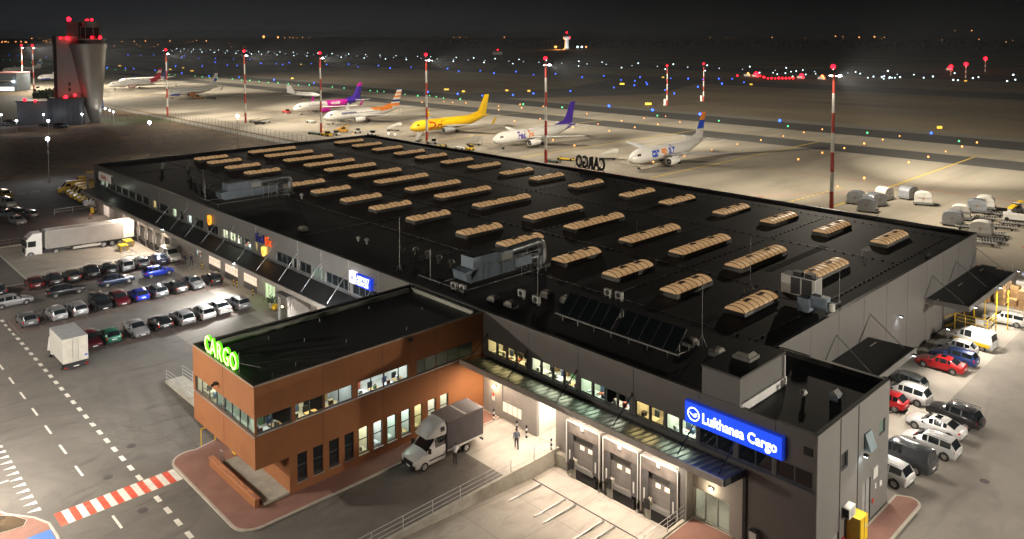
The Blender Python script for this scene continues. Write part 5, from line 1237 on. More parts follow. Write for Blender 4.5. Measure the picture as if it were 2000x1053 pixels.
    b.box(x0-.09, x0+.01, -.5, .5, .36, .52, black); b.box(-x0-.005, -x0+.05, -.62, .62, .32, .42, black)
    b.build('trim', t)
    for ax in P['ax']:
        for s in (-1, 1): wheel(t, ax, s*(hw-.12), P['r'], .22, s)
    xf, xr = pr[1][0], -pr[1][0]; zf = pr[1][3]; zr = pr[-2][3]
    for s in (-1, 1):
        b = MB(); b.hexa([(xf-.30, s*.80-.02*s, zf-.12), (xf+.04, s*.55, zf-.16), (xf+.05, s*.52, zf-.05), (xf-.30, s*.79, zf), (xf-.34, s*.86, zf-.10), (xf-.02, s*.70, zf-.15), (xf-.01, s*.66, zf-.02), (xf-.34, s*.84, zf+.03)], headl); b.build('headlight', t)
        b = MB(); hgt = .34 if kind in ('mpv', 'estate', 'suv', 'van', 'hatch') else .16
        lo, hi = sorted((s*.60, s*.84)); b.box(xr-.04, xr+.12, lo, hi, zr-hgt, zr-.03, taill); b.build('tail_light', t)
        b = MB(); cx = pr[f0][0]-.25; lo, hi = sorted((s*hw, s*(hw+.17))); b.box(cx-.08, cx+.06, lo, hi, pr[f0][3]-.02, pr[f0][3]+.13, black); b.build('mirror', t)
    b = MB(); b.box(x0-.01, x0+.025, -.26, .26, .40, .51, plate); b.build('number_plate', t)
    b = MB(); b.box(-x0-.02, -x0+.0, -.26, .26, .62, .73, plate); b.build('number_plate', t)
    if kind in ('suv', 'estate', 'mpv'):
        b = MB()
        for s in (-1, 1): b.tube((.1, s*.62, P['H']+.03), (-1.5, s*.62, P['H']), .02, .02, chrome, 5)
        b.build('roof_rail', t)
    return t
PROTO = {}
def car(kind, x, y, rz, col, label, group='parked cars', name='parked_car', scale=1.0, z=0):
    if kind not in PROTO: PROTO[kind] = make_car(kind); t = PROTO[kind]
    else: t = copy_tree(PROTO[kind])
    t.name = name; t.location = (x, y, z); t.rotation_euler = (0, 0, R(rz)); t.scale = (scale,)*3
    t['label'] = label; t['category'] = 'car'; t['group'] = group
    for c in t.children:
        if c.name.startswith('body'): c.color = (*col, 1)
    return t
BK = (.012, .012, .014); DG = (.05, .052, .055); SV = (.30, .30, .31); WH = (.60, .60, .59); RD = (.42, .012, .015); DR = (.10, .008, .015); BL = (.006, .03, .42); NV = (.012, .022, .055); GN = (.02, .14, .09); MG = (.14, .145, .15); BR = (.07, .06, .055)
GL = 'cars parked in rows on the left car park'
FR, BAK = 0, 180      # 0 = nose towards +X (towards the viewer's right), 180 = nose away
row3 = [('hatch', -21.9, 0, DR, 'dark red hatchback beside the white box truck, end of the front row'), ('hatch', -19.9, 180, GN, 'green hatchback in the front row'), ('sedan', -16.9, 0, SV, 'silver saloon facing the viewer in the front row'),
        ('hatch', -14.2, 180, BK, 'black hatchback with red tail lights in the front row'), ('estate', -11.6, 180, SV, 'silver estate next to the black hatchback in the front row'), ('estate', -9.1, 180, WH, 'white estate third from the right end of the front row'), ('sedan', -6.9, 180, WH, 'white saloon second from the right end of the front row'), ('estate', -4.4, 180, MG, 'grey estate with pale roof at the right end of the front row')]
for k, y, rz, c_, lb in row3: car(k, -42.5-(.0 if y < -8 else .4), y+.25, rz, c_, lb, GL)
row2 = [('hatch', -25.4, 180, MG, 'small grey hatchback at the left end of the middle row'), ('estate', -22.3, 180, SV, 'silver estate with dark roof in the middle row, second from its left end'), ('estate', -20.0, 180, SV, 'silver estate third from the left end of the middle row'), ('suv', -17.2, 0, BK, 'tall black off roader facing the viewer in the middle row'),
        ('hatch', -14.9, 0, DR, 'dark red hatchback facing the viewer in the middle row'), ('hatch', -12.5, 180, BL, 'blue hatchback in the middle row'), ('estate', -10.2, 180, MG, 'grey estate right of the blue hatchback in the middle row'), ('sedan', -7.6, 180, BR, 'brown grey saloon in the middle row'), ('sedan', -5.2, 0, MG, 'grey saloon facing the viewer in the middle row'), ('hatch', -2.6, 180, BK, 'black hatchback at the right end of the middle row')]
for k, y, rz, c_, lb in row2: car(k, -54.9, y+.25, rz, c_, lb, GL)
row1 = [('hatch', -25.6, 180, BK, 'black hatchback at the left picture edge in the back row'), ('hatch', -21.2, 180, (.10, .01, .012), 'dark car with red tail lights at the left of the back row'), ('estate', -18.9, 180, BK, 'black estate in the back row behind the black lane saloon'), ('hatch', -16.5, 180, BR, 'dark brown hatchback in the back row'), ('mpv', -14.1, 180, BK, 'black people carrier in the back row'),
        ('estate', -11.6, 180, BK, 'black estate in the back row behind the dark lane saloon'), ('mpv', -9.4, 180, SV, 'silver people carrier in the back row'), ('hatch', -7.1, 180, MG, 'grey hatchback behind the bright blue car'), ('sedan', -4.5, 180, NV, 'dark car next to the beige van in the back row'), ]
for k, y, rz, c_, lb in row1: car(k, -70.2, y+.25, rz, c_, lb, GL)
car('van', -70.6, -2.3, 0, (.50, .48, .43), 'beige small van at the right end of the back row', GL)
for k, y, c_, lb in (('estate', -24.9, SV, 'silver estate standing in the lane at the left picture edge'), ('sedan', -18.7, BK, 'long black saloon standing in the lane'), ('sedan', -12.3, NV, 'dark navy saloon standing in the lane'), ('hatch', -6.6, BL, 'bright blue hatchback standing in the lane')):
    car(k, -63.6, y, 90, c_, lb, GL)
GR = 'cars parked along the right hand wall'
for k, x, y, rz, c_, lb in (('mpv', 31.5, 22.1, 178, (.50, .50, .50), 'silver people carrier between the white saloon and the dark grey van'), ('sedan', 30.7, 25.8, 178, WH, 'white saloon with sunroof beside the black off roader'),
        ('suv', 31.3, 28.9, 172, BK, 'big black off roader with roof rack and spare wheel'), ('van', 30.6, 18.3, 176, (.045, .048, .055), 'dark grey van partly behind the annex corner'), ('suv', 30.2, 15.1, 176, WH, 'white off roader half hidden at the foot of the annex'),
        ('sedan', 26.6, 40.2, 180, RD, 'red saloon under the wall light'), ('estate', 26.9, 43.2, 180, (.015, .05, .20), 'blue estate between the red saloon and a white hatchback'), ('hatch', 26.3, 46.1, 180, WH, 'white hatchback beside the white and yellow van'),
        ('estate', 27.6, 59.6, 186, (.55, .54, .50), 'silver estate by the yellow stairs at the right picture edge'), ('mpv', 26.6, 30.4, 178, WH, 'white people carrier with tall tail lights behind the annex'), ('estate', 25.3, 33.0, 178, (.12, .14, .14), 'grey estate behind the annex corner, furthest of its row'), ('hatch', 25.6, 27.7, 180, RD, 'red hatchback cut off by the annex corner')):
    t = car(k, x, y, rz, c_, lb, GR, scale=1.0)
    if lb.startswith('big black'):
        b = MB()
        for yy in (-.7, .7): b.tube((.3, yy, 1.84), (-1.9, yy, 1.84), .025, .025, darkmetal, 5)
        for xx in (.3, -.3, -.9, -1.4, -1.9): b.tube((xx, -.7, 1.84), (xx, .7, 1.84), .02, .02, darkmetal, 5)
        b.build('roof_rack', t); b = MB(); b.tube((-2.25, .1, 1.0), (-2.5, .1, 1.0), .38, .38, tyre, 18); b.build('spare_wheel', t)
    if 'with sunroof' in lb or lb.startswith('red saloon'):
        b = MB(); b.box(-.55, -.05, -.38, .38, 1.46, 1.478, carglass); b.build('sunroof', t)
for i, (px, py, k, c_, rz) in enumerate([(8, 388, 'van', (.7, .45, .02), 10), (14, 404, 'van', (.55, .55, .54), 10), (12, 424, 'sedan', (.2, .25, .28), 20), (32, 420, 'estate', BK, 190), (34, 437, 'hatch', (.35, .36, .38), 10), (56, 425, 'hatch', MG, 200)]):
    g = G(px, py); car(k, g.x, g.y, rz, c_, ['yellow van topmost at the left picture edge', 'white van below the yellow one at the left picture edge', 'grey blue saloon cut by the left picture edge below the white van', 'black estate in the cluster at the left picture edge', 'pale silver hatchback in front of the cluster at the left picture edge', 'grey hatchback at the right of the cluster at the left picture edge'][i], 'vehicles at the left picture edge')
# white and yellow parcel van
t = car('van', 26.9, 49.3, 174, WH, 'white van with yellow lower flank by the yellow stairs', GR)
b = MB()
for s in (-1, 1):
    lo, hi = sorted((s*.955, s*.975)); b.box(-2.2, 1.5, lo, hi, .55, .9, yellow_p); lo, hi = sorted((s*.80, s*.93))
b.box(-2.3, .3, -.66, .66, 1.965, 2.05, white_p); b.build('stripe', t)

# ------------------------------------------------------------------ delivery vans and trucks
def cab_over(b, x0, x1, w_, z0, z1, m, slope=.25):
    b.hexa([(x0, -w_, z0), (x1, -w_, z0), (x1, w_, z0), (x0, w_, z0), (x0, -w_*.96, z1), (x1-slope, -w_*.96, z1), (x1-slope, w_*.96, z1), (x0, w_*.96, z1)], m)
def delivery_van(x, y, rz, label, g='yellow delivery vans beside the warehouse', col=yellow_p, box=False, L=6.0):
    t = thing('delivery_van', label, 'delivery van', (x, y, 0), R(rz), g)
    pr = [(L/2, .5, .75, .0), (L/2-.1, .35, 1.05, 0), (L/2-.75, .28, 1.30, 0), (L/2-.85, .28, 1.34, 0), (L/2-1.75, .28, 1.45, 2.35), (L/2-2.0, .28, 1.45, 2.55), (-L/2+.1, .28, 1.45, 2.6), (-L/2, .35, 1.45, 2.5)]
    rings = []
    for (xx, zb, zs, zt) in pr:
        w_ = .98; top = zt if zt else zs+.03; wr = w_*.86 if zt else w_*.8
        half = [(0, zb), (w_*.9, zb), (w_, zb+.2), (w_, zs), (wr if zt else wr, top-.06), (wr*.85, top), (0, top+.03)]
        rings.append([(xx, a, c_) for a, c_ in half]+[(xx, -a, c_) for a, c_ in half[-2:0:-1]])
    b = MB(); n = len(rings[0]); g_ = MB(); b.v = [p for rg in rings for p in rg]
    for i in range(len(rings)-1):
        for j in range(n):
            k = (j+1) % n; q = (i*n+j, i*n+k, (i+1)*n+k, (i+1)*n+j)
            if i == 3 and j in (4, 5, 6, 7): g_.quad([b.v[v] for v in q], carglass)
            else: b.f.append(q); b.mi.append(b.mat(col))
    b.f.append(tuple(range(n-1, -1, -1))); b.mi.append(0); b.f.append(tuple(range((len(rings)-1)*n, len(rings)*n))); b.mi.append(0)
    b.build('body', t, smooth=True); g_.build('windscreen', t)
    for s in (-1, 1):
        b = MB(); lo, hi = sorted((s*.90, s*.99)); b.hexa([(L/2-1.45, lo, 1.48), (L/2-2.5, lo, 1.48), (L/2-2.5, hi, 1.48), (L/2-1.45, hi, 1.48), (L/2-1.85, lo, 2.1), (L/2-2.5, lo, 2.1), (L/2-2.5, hi, 2.1), (L/2-1.85, hi, 2.1)], carglass); b.build('side_window', t)
        b = MB(); lo, hi = sorted((s*.62, s*.9)); b.box(L/2-.2, L/2-.02, lo, hi, .85, 1.08, headl); b.build('headlight', t)
        b = MB(); lo, hi = sorted((s*1.0, s*1.22)); b.box(L/2-1.6, L/2-1.4, lo, hi, 1.35, 1.65, black); b.build('mirror', t)
        for ax in (L/2-1.0, -L/2+1.3): wheel(t, ax, s*.86, .34, .24, s)
    b = MB(); b.box(L/2-.04, L/2+.03, -.7, .7, .35, .55, black); b.build('grille', t)
    if col is yellow_p:
        text('lettering', 'DHL', .75, red_p, t, (-1.7, -1.0, 1.35), RX, .01, sx=1.5); text('lettering', 'DHL', .75, red_p, t, (.6, 1.0, 1.35), (PI/2, 0, PI), .01, sx=1.5)
    return t
v0 = None
vp = [(-139.6, 2.2), (-135.2, 2.9), (-132.0, 2.6), (-129.0, 2.6), (-126.2, 2.6), (-123.4, 2.7)]
for i, (x, y) in enumerate(vp):
    if v0 is None: v0 = delivery_van(x, y, -97, 'yellow delivery van at the left end of the slanting row')
    else: c_ = copy_tree(v0); c_.location = (x, y, 0); c_['label'] = 'yellow delivery van inside the slanting row beside the warehouse' if i < 5 else 'yellow delivery van next to the white van in the slanting row'
delivery_van(-120.6, 2.2, -97, 'white delivery van at the right end of the row of yellow vans', col=white_p)
t = thing('box_truck', 'long yellow box truck with pale stripe behind the yellow vans', 'truck', (-143.0, 8.5, 0), R(-96))
b = MB(); b.box(-4.5, 2.4, -1.25, 1.25, 1.0, 3.5, yellow_p); b.build('box_body', t); b = MB(); b.box(-4.3, 2.2, 1.25, 1.27, 2.0, 2.5, offwhite); b.box(-4.3, 2.2, -1.27, -1.25, 2.0, 2.5, offwhite); b.build('stripe', t)
b = MB(); cab_over(b, 2.5, 4.5, 1.15, .5, 2.7, yellow_p, .4); b.build('cab', t); b = MB(); b.hexa([(4.50, -1.0, 1.5), (4.52, -1.0, 1.5), (4.52, 1.0, 1.5), (4.50, 1.0, 1.5), (4.16, -1.0, 2.5), (4.18, -1.0, 2.5), (4.18, 1.0, 2.5), (4.16, 1.0, 2.5)], carglass); b.build('windscreen', t)
for ax in (3.4, -2.6):
    for s in (-1, 1): wheel(t, ax, s*1.0, .45, .3, s, white_p)

# articulated lorry at the left dock
t = thing('articulated_lorry', 'white articulated lorry backed against the left dock', 'lorry', (-90.2, -1.6, -1.05), R(-90))
t.rotation_euler = (0, R(-1.6), R(-90))
b = MB(); b.box(0, 13.4, -1.27, 1.27, 1.15, 3.98, trailer_side, top=white_p); b.box(-.02, 0, -1.27, 1.27, 1.15, 3.98, white_p); tr = b.build('trailer_body', t)
b = MB(); b.box(0, 13.42, -1.29, -1.24, 3.92, 4.02, offwhite); b.box(0, 13.42, 1.24, 1.29, 3.92, 4.02, offwhite); b.box(0, 1.7, 1.27, 1.285, 1.2, 3.9, white_p); b.box(13.4, 13.5, -1.2, 1.2, 1.2, 3.95, offwhite); b.box(0, 13.4, -1.25, 1.25, 1.0, 1.15, darkmetal); b.build('trailer_frame', t)
b = MB()
for s in (-1, 1): b.box(5.2, 9.5, s*1.2-.03, s*1.2+.03, .5, .9, offwhite)
b.box(8.2, 9.4, -1.1, 1.1, .45, .95, darkmetal); b.build('side_guard', t)
for ax in (2.2, 3.5, 4.8, 12.0, 15.6):
    for s in (-1, 1): wheel(t, ax, s*1.08, .5, .32, s, steel)
b = MB(); b.hexa([(14.0, -1.24, .45), (16.35, -1.24, .45), (16.35, 1.24, .45), (14.0, 1.24, .45), (14.0, -1.2, 3.0), (16.2, -1.2, 3.0), (16.2, 1.2, 3.0), (14.0, 1.2, 3.0)], white_p)
b.hexa([(14.0, -1.2, 3.0), (16.2, -1.2, 3.0), (16.2, 1.2, 3.0), (14.0, 1.2, 3.0), (14.0, -1.1, 3.9), (15.3, -1.05, 3.85), (15.3, 1.05, 3.85), (14.0, 1.1, 3.9)], white_p)
b.box(10.6, 14.0, -1.1, 1.1, .55, 1.0, darkmetal); b.build('cab', t, bevel=.06)
b = MB(); b.hexa([(16.33, -1.12, 1.75), (16.36, -1.12, 1.75), (16.36, 1.12, 1.75), (16.33, 1.12, 1.75), (16.21, -1.08, 2.85), (16.24, -1.08, 2.85), (16.24, 1.08, 2.85), (16.21, 1.08, 2.85)], carglass); b.build('windscreen', t)
for s in (-1, 1):
    b = MB(); lo, hi = sorted((s*1.2, s*1.245)); b.box(14.9, 16.0, lo, hi, 1.8, 2.7, carglass); b.build('side_window', t)
    b = MB(); lo, hi = sorted((s*.8, s*1.15)); b.box(16.34, 16.42, lo, hi, .6, .85, headl); b.build('headlight', t)
    b = MB(); lo, hi = sorted((s*1.25, s*1.5)); b.box(16.2, 16.4, lo, hi, 1.9, 2.7, black); b.build('mirror', t)
b = MB(); b.box(16.35, 16.40, -.8, .8, .75, 1.6, darkmetal); b.build('grille', t)
b = MB(); b.box(15.3, 16.3, -1.15, 1.15, 3.05, 3.12, darkmetal); b.build('sun_visor', t)

# white box truck, left
t = thing('box_truck', 'white box truck with closed rear doors at the end of the front car row', 'truck', (-38.9, -24.8, 0), R(180))
b = MB(); b.box(-2.9, 2.0, -1.2, 1.2, 1.0, 3.55, offwhite, top=M('truck_roof', (.32, .33, .34), .5)); b.build('box_body', t)
b = MB(); b.box(-2.93, -2.9, -1.14, -.02, 1.06, 3.5, M('truck_door', (.50, .47, .40), .5)); b.box(-2.93, -2.9, .02, 1.14, 1.06, 3.5, M('truck_door', (.50, .47, .40), .5))
for s in (-.25, .25): b.tube((-2.96, s, 1.1), (-2.96, s, 3.45), .025, .025, steel, 6)
b.box(-2.96, -2.93, -1.1, -.85, 1.4, 1.6, blue_p); b.build('rear_door', t)
b = MB(); cab_over(b, 2.1, 3.9, 1.05, .5, 2.2, white_p, .7); b.build('cab', t); b = MB(); b.hexa([(3.92, -.9, 1.3), (3.94, -.9, 1.3), (3.94, .9, 1.3), (3.92, .9, 1.3), (3.28, -.9, 2.1), (3.30, -.9, 2.1), (3.30, .9, 2.1), (3.28, .9, 2.1)], carglass); b.build('windscreen', t)
b = MB(); b.box(-2.95, 3.0, -.9, .9, .5, .95, darkmetal); b.box(-3.05, -2.9, -1.15, 1.15, .5, .7, darkmetal); b.box(-3.07, -3.05, -.26, .26, .55, .66, plate); b.build('chassis', t)
for s in (-1, 1):
    lo, hi = sorted((s*.85, s*1.1)); b = MB(); b.box(-3.08, -3.05, lo, hi, .54, .66, taill); b.build('tail_light', t)
    for ax in (-1.6, 2.9): wheel(t, ax, s*.98, .38, .26, s)

# curtain sided van in the centre
t = thing('curtain_van', 'white cab van with grey tarpaulin body standing beside the brick wing', 'van', (3.45, -7.55, 0), R(-91))
b = MB(); W2 = 1.06
def ring(x, w_, zs): return [(x, y, z) for y, z in zs]
st = [(3.62, .82, .42, .78), (3.55, .98, .30, 1.02), (3.1, 1.02, .28, 1.22), (2.55, 1.03, .28, 1.36), (2.45, 1.03, .28, 1.40), (1.62, 1.02, .28, 1.48), (1.4, 1.02, .28, 1.5), (.62, 1.02, .28, 1.5)]
rf = [0, 0, 0, 0, 0, 2.22, 2.32, 2.34]
rings = []
for (x, w_, zb, zs), zt in zip(st, rf):
    top = zt if zt else zs+.04; wr = w_*.84
    half = [(0, zb), (w_*.9, zb), (w_, zb+.25), (w_, zs-.1), (w_*.97, zs), (wr, top-.08), (wr*.85, top), (0, top+.04)]
    rings.append([(x, a, c_) for a, c_ in half]+[(x, -a, c_) for a, c_ in half[-2:0:-1]])
n = len(rings[0]); b.v = [p for rg in rings for p in rg]; gw = MB(); gs = [MB(), MB()]
for i in range(len(rings)-1):
    for j in range(n):
        k = (j+1) % n; q = (i*n+j, i*n+k, (i+1)*n+k, (i+1)*n+j)
        if i == 4 and j in (5, 6, 7, 8): gw.quad([b.v[v] for v in q], carglass)
        elif i in (5, 6) and j in (4, 9): gs[0 if j == 4 else 1].quad([b.v[v] for v in q], carglass)
        else: b.f.append(q); b.mi.append(b.mat(white_p))
b.f.append(tuple(range(n-1, -1, -1))); b.mi.append(0); b.f.append(tuple(range((len(rings)-1)*n, len(rings)*n))); b.mi.append(0)
b.build('cab', t, smooth=True); gw.build('windscreen', t); gs[0].build('side_window', t); gs[1].build('side_window', t)
b = MB(); rr = []
for x, w_, z0, z1 in ((2.35, .72, 2.34, 2.42), (2.0, .92, 2.32, 2.85), (1.5, 1.02, 2.32, 3.15), (.9, 1.05, 2.3, 3.3), (.55, 1.06, 2.3, 3.34)):
    half = [(0, z0), (w_*.95, z0), (w_, z0+(z1-z0)*.3), (w_*.97, z0+(z1-z0)*.75), (w_*.8, z1-.02), (0, z1+.04)]
    rr.append([(x, a, c_) for a, c_ in half]+[(x, -a, c_) for a, c_ in half[-2:0:-1]])
b.loft(rr[::-1], white_p); sp = b.build('sleeper_pod', t, smooth=True)
for s in (-1, 1):
    lo, hi = sorted((s*1.02, s*1.06)); b = MB(); b.box(.72, 1.12, lo, hi, 2.65, 3.05, carglass); b.build('window', sp)
b = MB(); b.box(-3.4, .5, -1.1, 1.1, .95, 3.3, tarp, top=tarproof); b.build('tarpaulin_body', t, bevel=.03)
b = MB()
for s in (-1, 1): b.box(-3.42, .52, s*1.1-.03, s*1.1+.03, 3.25, 3.33, M('tarp_edge', (.16, .13, .12), .5)); b.box(-3.4, .5, s*1.1-.04, s*1.1+.04, .82, .97, offwhite)
b.box(-1.6, -1.4, -1.08, 1.08, 3.3, 3.32, offwhite); b.build('body_frame', t)
b = MB(); b.box(-3.4, 2.6, -.5, .5, .5, .85, darkmetal); b.box(-3.45, -3.35, -1.05, 1.05, .4, .55, darkmetal); b.build('chassis', t)
b = MB(); b.box(3.45, 3.66, -.9, .9, .28, .62, black); b.box(3.60, 3.67, -.6, .6, .66, .9, black); b.build('bumper', t)
b = MB(); b.box(3.66, 3.69, -.26, .26, .42, .54, plate); b.box(3.69, 3.695, -.26, -.20, .42, .54, blue_p); b.build('number_plate', t)
for s in (-1, 1):
    lo, hi = sorted((s*.66, s*.96)); b = MB(); b.hexa([(3.25, lo, .88), (3.60, lo, .86), (3.56, hi, .86), (3.2, hi, .88), (3.15, lo, 1.16), (3.50, lo, 1.05), (3.4, hi, 1.06), (3.1, hi, 1.2)], headl); b.build('headlight', t)
    lo, hi = sorted((s*1.05, s*1.27)); b = MB(); b.box(2.25, 2.42, lo, hi, 1.35, 1.72, black); b.build('mirror', t)
    for ax in (2.75, -1.6): wheel(t, ax, s*.92, .36, .26, s, offwhite)
b = MB(); b.box(.8, 2.3, 1.015, 1.03, .62, .74, black); b.box(.8, 2.3, -1.03, -1.015, .62, .74, black); b.build('side_strip', t)

# ------------------------------------------------------------------ people
def person(x, y, z, rz, label, pose='stand', top=(.06, .07, .09), legs=(.03, .03, .04), hair=(.03, .02, .015), skin_=skinm, group=None):
    t = thing('person', label, 'person', (x, y, z), R(rz), group)
    bend = pose == 'bend'; walk = pose == 'walk'
    def torso(h):      # lean forwards (towards +x) when bending
        if not bend: return Vector((0, 0, h))
        a = R(50); return Vector(((h-.92)*math.sin(a), 0, .92+(h-.92)*math.cos(a)))
    V, E_, Rr = [], [], []
    def add(p, r, prev=None):
        V.append(Vector(p)); Rr.append(r)
        if prev is not None: E_.append((prev, len(V)-1))
        return len(V)-1
    pel = add((0, 0, .95), .135); wa = add(torso(1.12), .125, pel); ch = add(torso(1.36), .15, wa); nk = add(torso(1.48), .065, ch); hd0 = add(torso(1.56)+Vector((.01, 0, 0)), .085, nk); hd = add(torso(1.68)+Vector((.02, 0, 0)), .095, hd0); ht = add(torso(1.74)+Vector((.01, 0, 0)), .06, hd)
    add(torso(1.63)+Vector((.12, 0, 0)), .018, hd)
    hands = []
    for s in (-1, 1):
        st_ = .20*s if walk else (.05*s)
        hip = add((0, .09*s, .90), .095, pel); kn = add((st_*.6+.05, .10*s, .50), .062, hip); an = add((st_-.04, .11*s, .09), .042, kn); add((st_+.12, .12*s, .045), .035, an)
        sh = add(torso(1.42)+Vector((0, .19*s, 0)), .062, ch)
        if bend: el = add(torso(1.42)+Vector((.16, .24*s, -.24)), .045, sh); wr = add(torso(1.42)+Vector((.38, .16*s, -.28)), .032, el); dr = Vector((.9, 0, -.2))
        elif pose == 'carry': el = add((.02, .25*s, 1.16), .045, sh); wr = add((.26, .18*s, 1.12), .032, el); dr = Vector((.9, -.2*s, 0))
        else: el = add((-st_*.5, .25*s, 1.14), .045, sh); wr = add((-st_*1.0+.06, .25*s, .90), .030, el); dr = Vector((.25, 0, -1))
        dr.normalize(); pm = add(V[wr]+dr*.07, .030, wr)
        side = dr.cross(Vector((0, 1, 0))).normalized()
        for q, (off, ln) in enumerate(((-.03, .075), (-.01, .085), (.01, .08), (.03, .065))):
            f1 = add(V[pm]+side*off+dr*.035, .010, pm); add(V[f1]+dr*ln*.6+Vector((0, -s*.012, 0)), .008, f1)
        add(V[wr]+side*.05+dr*.055, .011, wr)
    me = bpy.data.meshes.new('body'); me.from_pydata([tuple(v) for v in V], E_, []); o = bpy.data.objects.new('body', me); C.objects.link(o)
    sk = o.modifiers.new('skin', 'SKIN'); me.skin_vertices[0].data[0].use_root = True
    for i, r in enumerate(Rr): me.skin_vertices[0].data[i].radius = (r, r)
    sb = o.modifiers.new('sub', 'SUBSURF'); sb.levels = 1; sb.render_levels = 1
    dg = bpy.context.evaluated_depsgraph_get(); m2 = bpy.data.meshes.new_from_object(o.evaluated_get(dg)); bpy.data.objects.remove(o)
    m2.name = 'body'; m2.materials.clear(); m2.materials.append(skin_)
    bo = bpy.data.objects.new('body', m2); C.objects.link(bo); bo.parent = t
    for p in m2.polygons: p.use_smooth = True
    # clothing: the same surface, slightly larger, cut at neck, wrists and ankles
    tv = torso(1.12)
    def cloth(name, test, col, off):
        bm = bmesh.new(); bm.from_mesh(m2); bm.normal_update()
        for v in bm.verts: v.co += v.normal*off
        bmesh.ops.delete(bm, geom=[f for f in bm.faces if not test(f.calc_center_median())], context='FACES')
        m3 = bpy.data.meshes.new(name); bm.to_mesh(m3); bm.free(); m3.materials.clear(); m3.materials.append(M('cloth_%d_%d_%d' % tuple(int(c*999) for c in col), col, .8, bump=.3, scale=4))
        for p in m3.polygons: p.use_smooth = True
        q = bpy.data.objects.new(name, m3); C.objects.link(q); q.parent = t
    hz = torso(1.50)
    ax = (torso(1.5)-torso(1.0)).normalized()
    wrs = [Vector(v) for v, r in zip(V, Rr) if abs(r-.03) < .0021 or abs(r-.032) < .001]
    def is_top(c): return (c-torso(.98)).dot(ax) > 0 and (c-torso(1.49)).dot(ax) < 0 or (abs(c.y) > .17 and all((c-q).length > .07 for q in wrs) and c.z > .85 and (c-torso(1.5)).dot(ax) < .03)
    def hand(c): return any((c-q).length < .13 for q in wrs) and abs(c.y) > .12
    cloth('jacket', lambda c: is_top(c) and not hand(c), top, .018)
    cloth('trousers', lambda c: c.z < 1.0 and abs(c.y) < .20 and c.z > .10 and not hand(c), legs, .012)
    cloth('shoes', lambda c: c.z < .11, (.02, .02, .02), .012)
    b = MB(); hc = torso(1.70)+Vector((-.012, 0, .0)); b.ball(tuple(hc), .104, M('hair_%d' % int(hair[0]*999), hair, .8), 12, 8, .95)
    ho = b.build('hair', t, smooth=True); me = ho.data
    bm = bmesh.new(); bm.from_mesh(me); fx = torso(1.6)
    bmesh.ops.delete(bm, geom=[f for f in bm.faces if (f.calc_center_median()-hc).dot(ax) < -.02 and f.calc_center_median().x > hc.x-.01], context='FACES'); bm.to_mesh(me); bm.free()
    b = MB()
    for s in (-1, 1): p = torso(1.665)+Vector((.105, .034*s, 0)); b.ball(tuple(p), .011, black, 6, 4)
    b.build('eyes', t)
    return t
g = G(1009, 877); person(g.x, g.y, 0, 140, 'person in grey jacket and dark trousers walking across the bright slab', 'walk', (.12, .14, .17), (.03, .03, .04))
g = G(880, 912); person(5.3, -7.9, 0, 130, 'person in white shirt leaning at the flank of the grey tarpaulin van', 'bend', (.65, .65, .66), (.06, .05, .05))
g = G(361, 517); person(g.x, g.y, 0, 200, 'person in dark clothes standing in the doorway strip, left of two', 'stand', (.02, .025, .05), (.02, .02, .03))
g = G(374, 519); person(g.x, g.y, 0, 20, 'person in dark clothes turning in the doorway strip, right of two', 'walk', (.02, .025, .06), (.02, .02, .03))
g = G(186, 417); person(g.x, g.y, 0, -60, 'person in black standing by the yellow boxes near the white van', 'stand', (.02, .02, .03), (.02, .02, .03))
# yellow machines at the left dock and by the white van
for i, (x, y, z) in enumerate(((-87.6, -3.0, -1.1), (-85.2, -4.6, -1.1))):
    t = thing('dock_ramp_box', 'yellow framed wheel box beside the lorry, ' + ('nearer its rear doors' if i == 0 else 'further out on the yard'), 'crate', (x, y, z), 0, 'yellow boxes beside the lorry')
    b = MB(); b.box(-.9, .9, -.6, .6, .95, 1.1, yellow_p); b.box(-.9, -.78, -.6, -.48, 0, .95, yellow_p); b.box(.78, .9, -.6, -.48, 0, .95, yellow_p); b.box(-.9, -.78, .48, .6, 0, .95, yellow_p); b.box(.78, .9, .48, .6, 0, .95, yellow_p); b.build('frame', t)
    b = MB(); b.box(-.72, .72, -.45, .45, .05, .85, M('crate_fill', (.30, .27, .22), .7, var=.3, scale=3)); b.build('content', t)
g = G(181, 415); t = thing('bin', 'yellow bin in front of the shop window beside the white railing', 'bin', (g.x, g.y, 0)); b = MB(); b.tube((0, 0, 0), (0, 0, 1.0), .4, .45, yellow_p, 12); b.build('body', t)
b = MB(); b.tube((0, 0, 1.0), (0, 0, 1.15), .47, .2, offwhite, 12); b.build('lid', t)
g = G(174, 428); t = thing('hand_truck', 'little dark hand truck lying on the pale paving near the lorry', 'hand truck', (g.x, g.y, 0)); b = MB(); b.path([(0, 0, .1), (.5, 0, 1.0), (.5, .4, 1.0), (0, .4, .1)], .04, orange_p); b.box(-.3, .05, 0, .4, .05, .1, darkmetal); b.build('frame', t)
b = MB(); b.tube((.05, -.08, .12), (.05, -.02, .12), .12, .12, tyre, 10); b.tube((.05, .42, .12), (.05, .48, .12), .12, .12, tyre, 10); b.build('wheels', t)
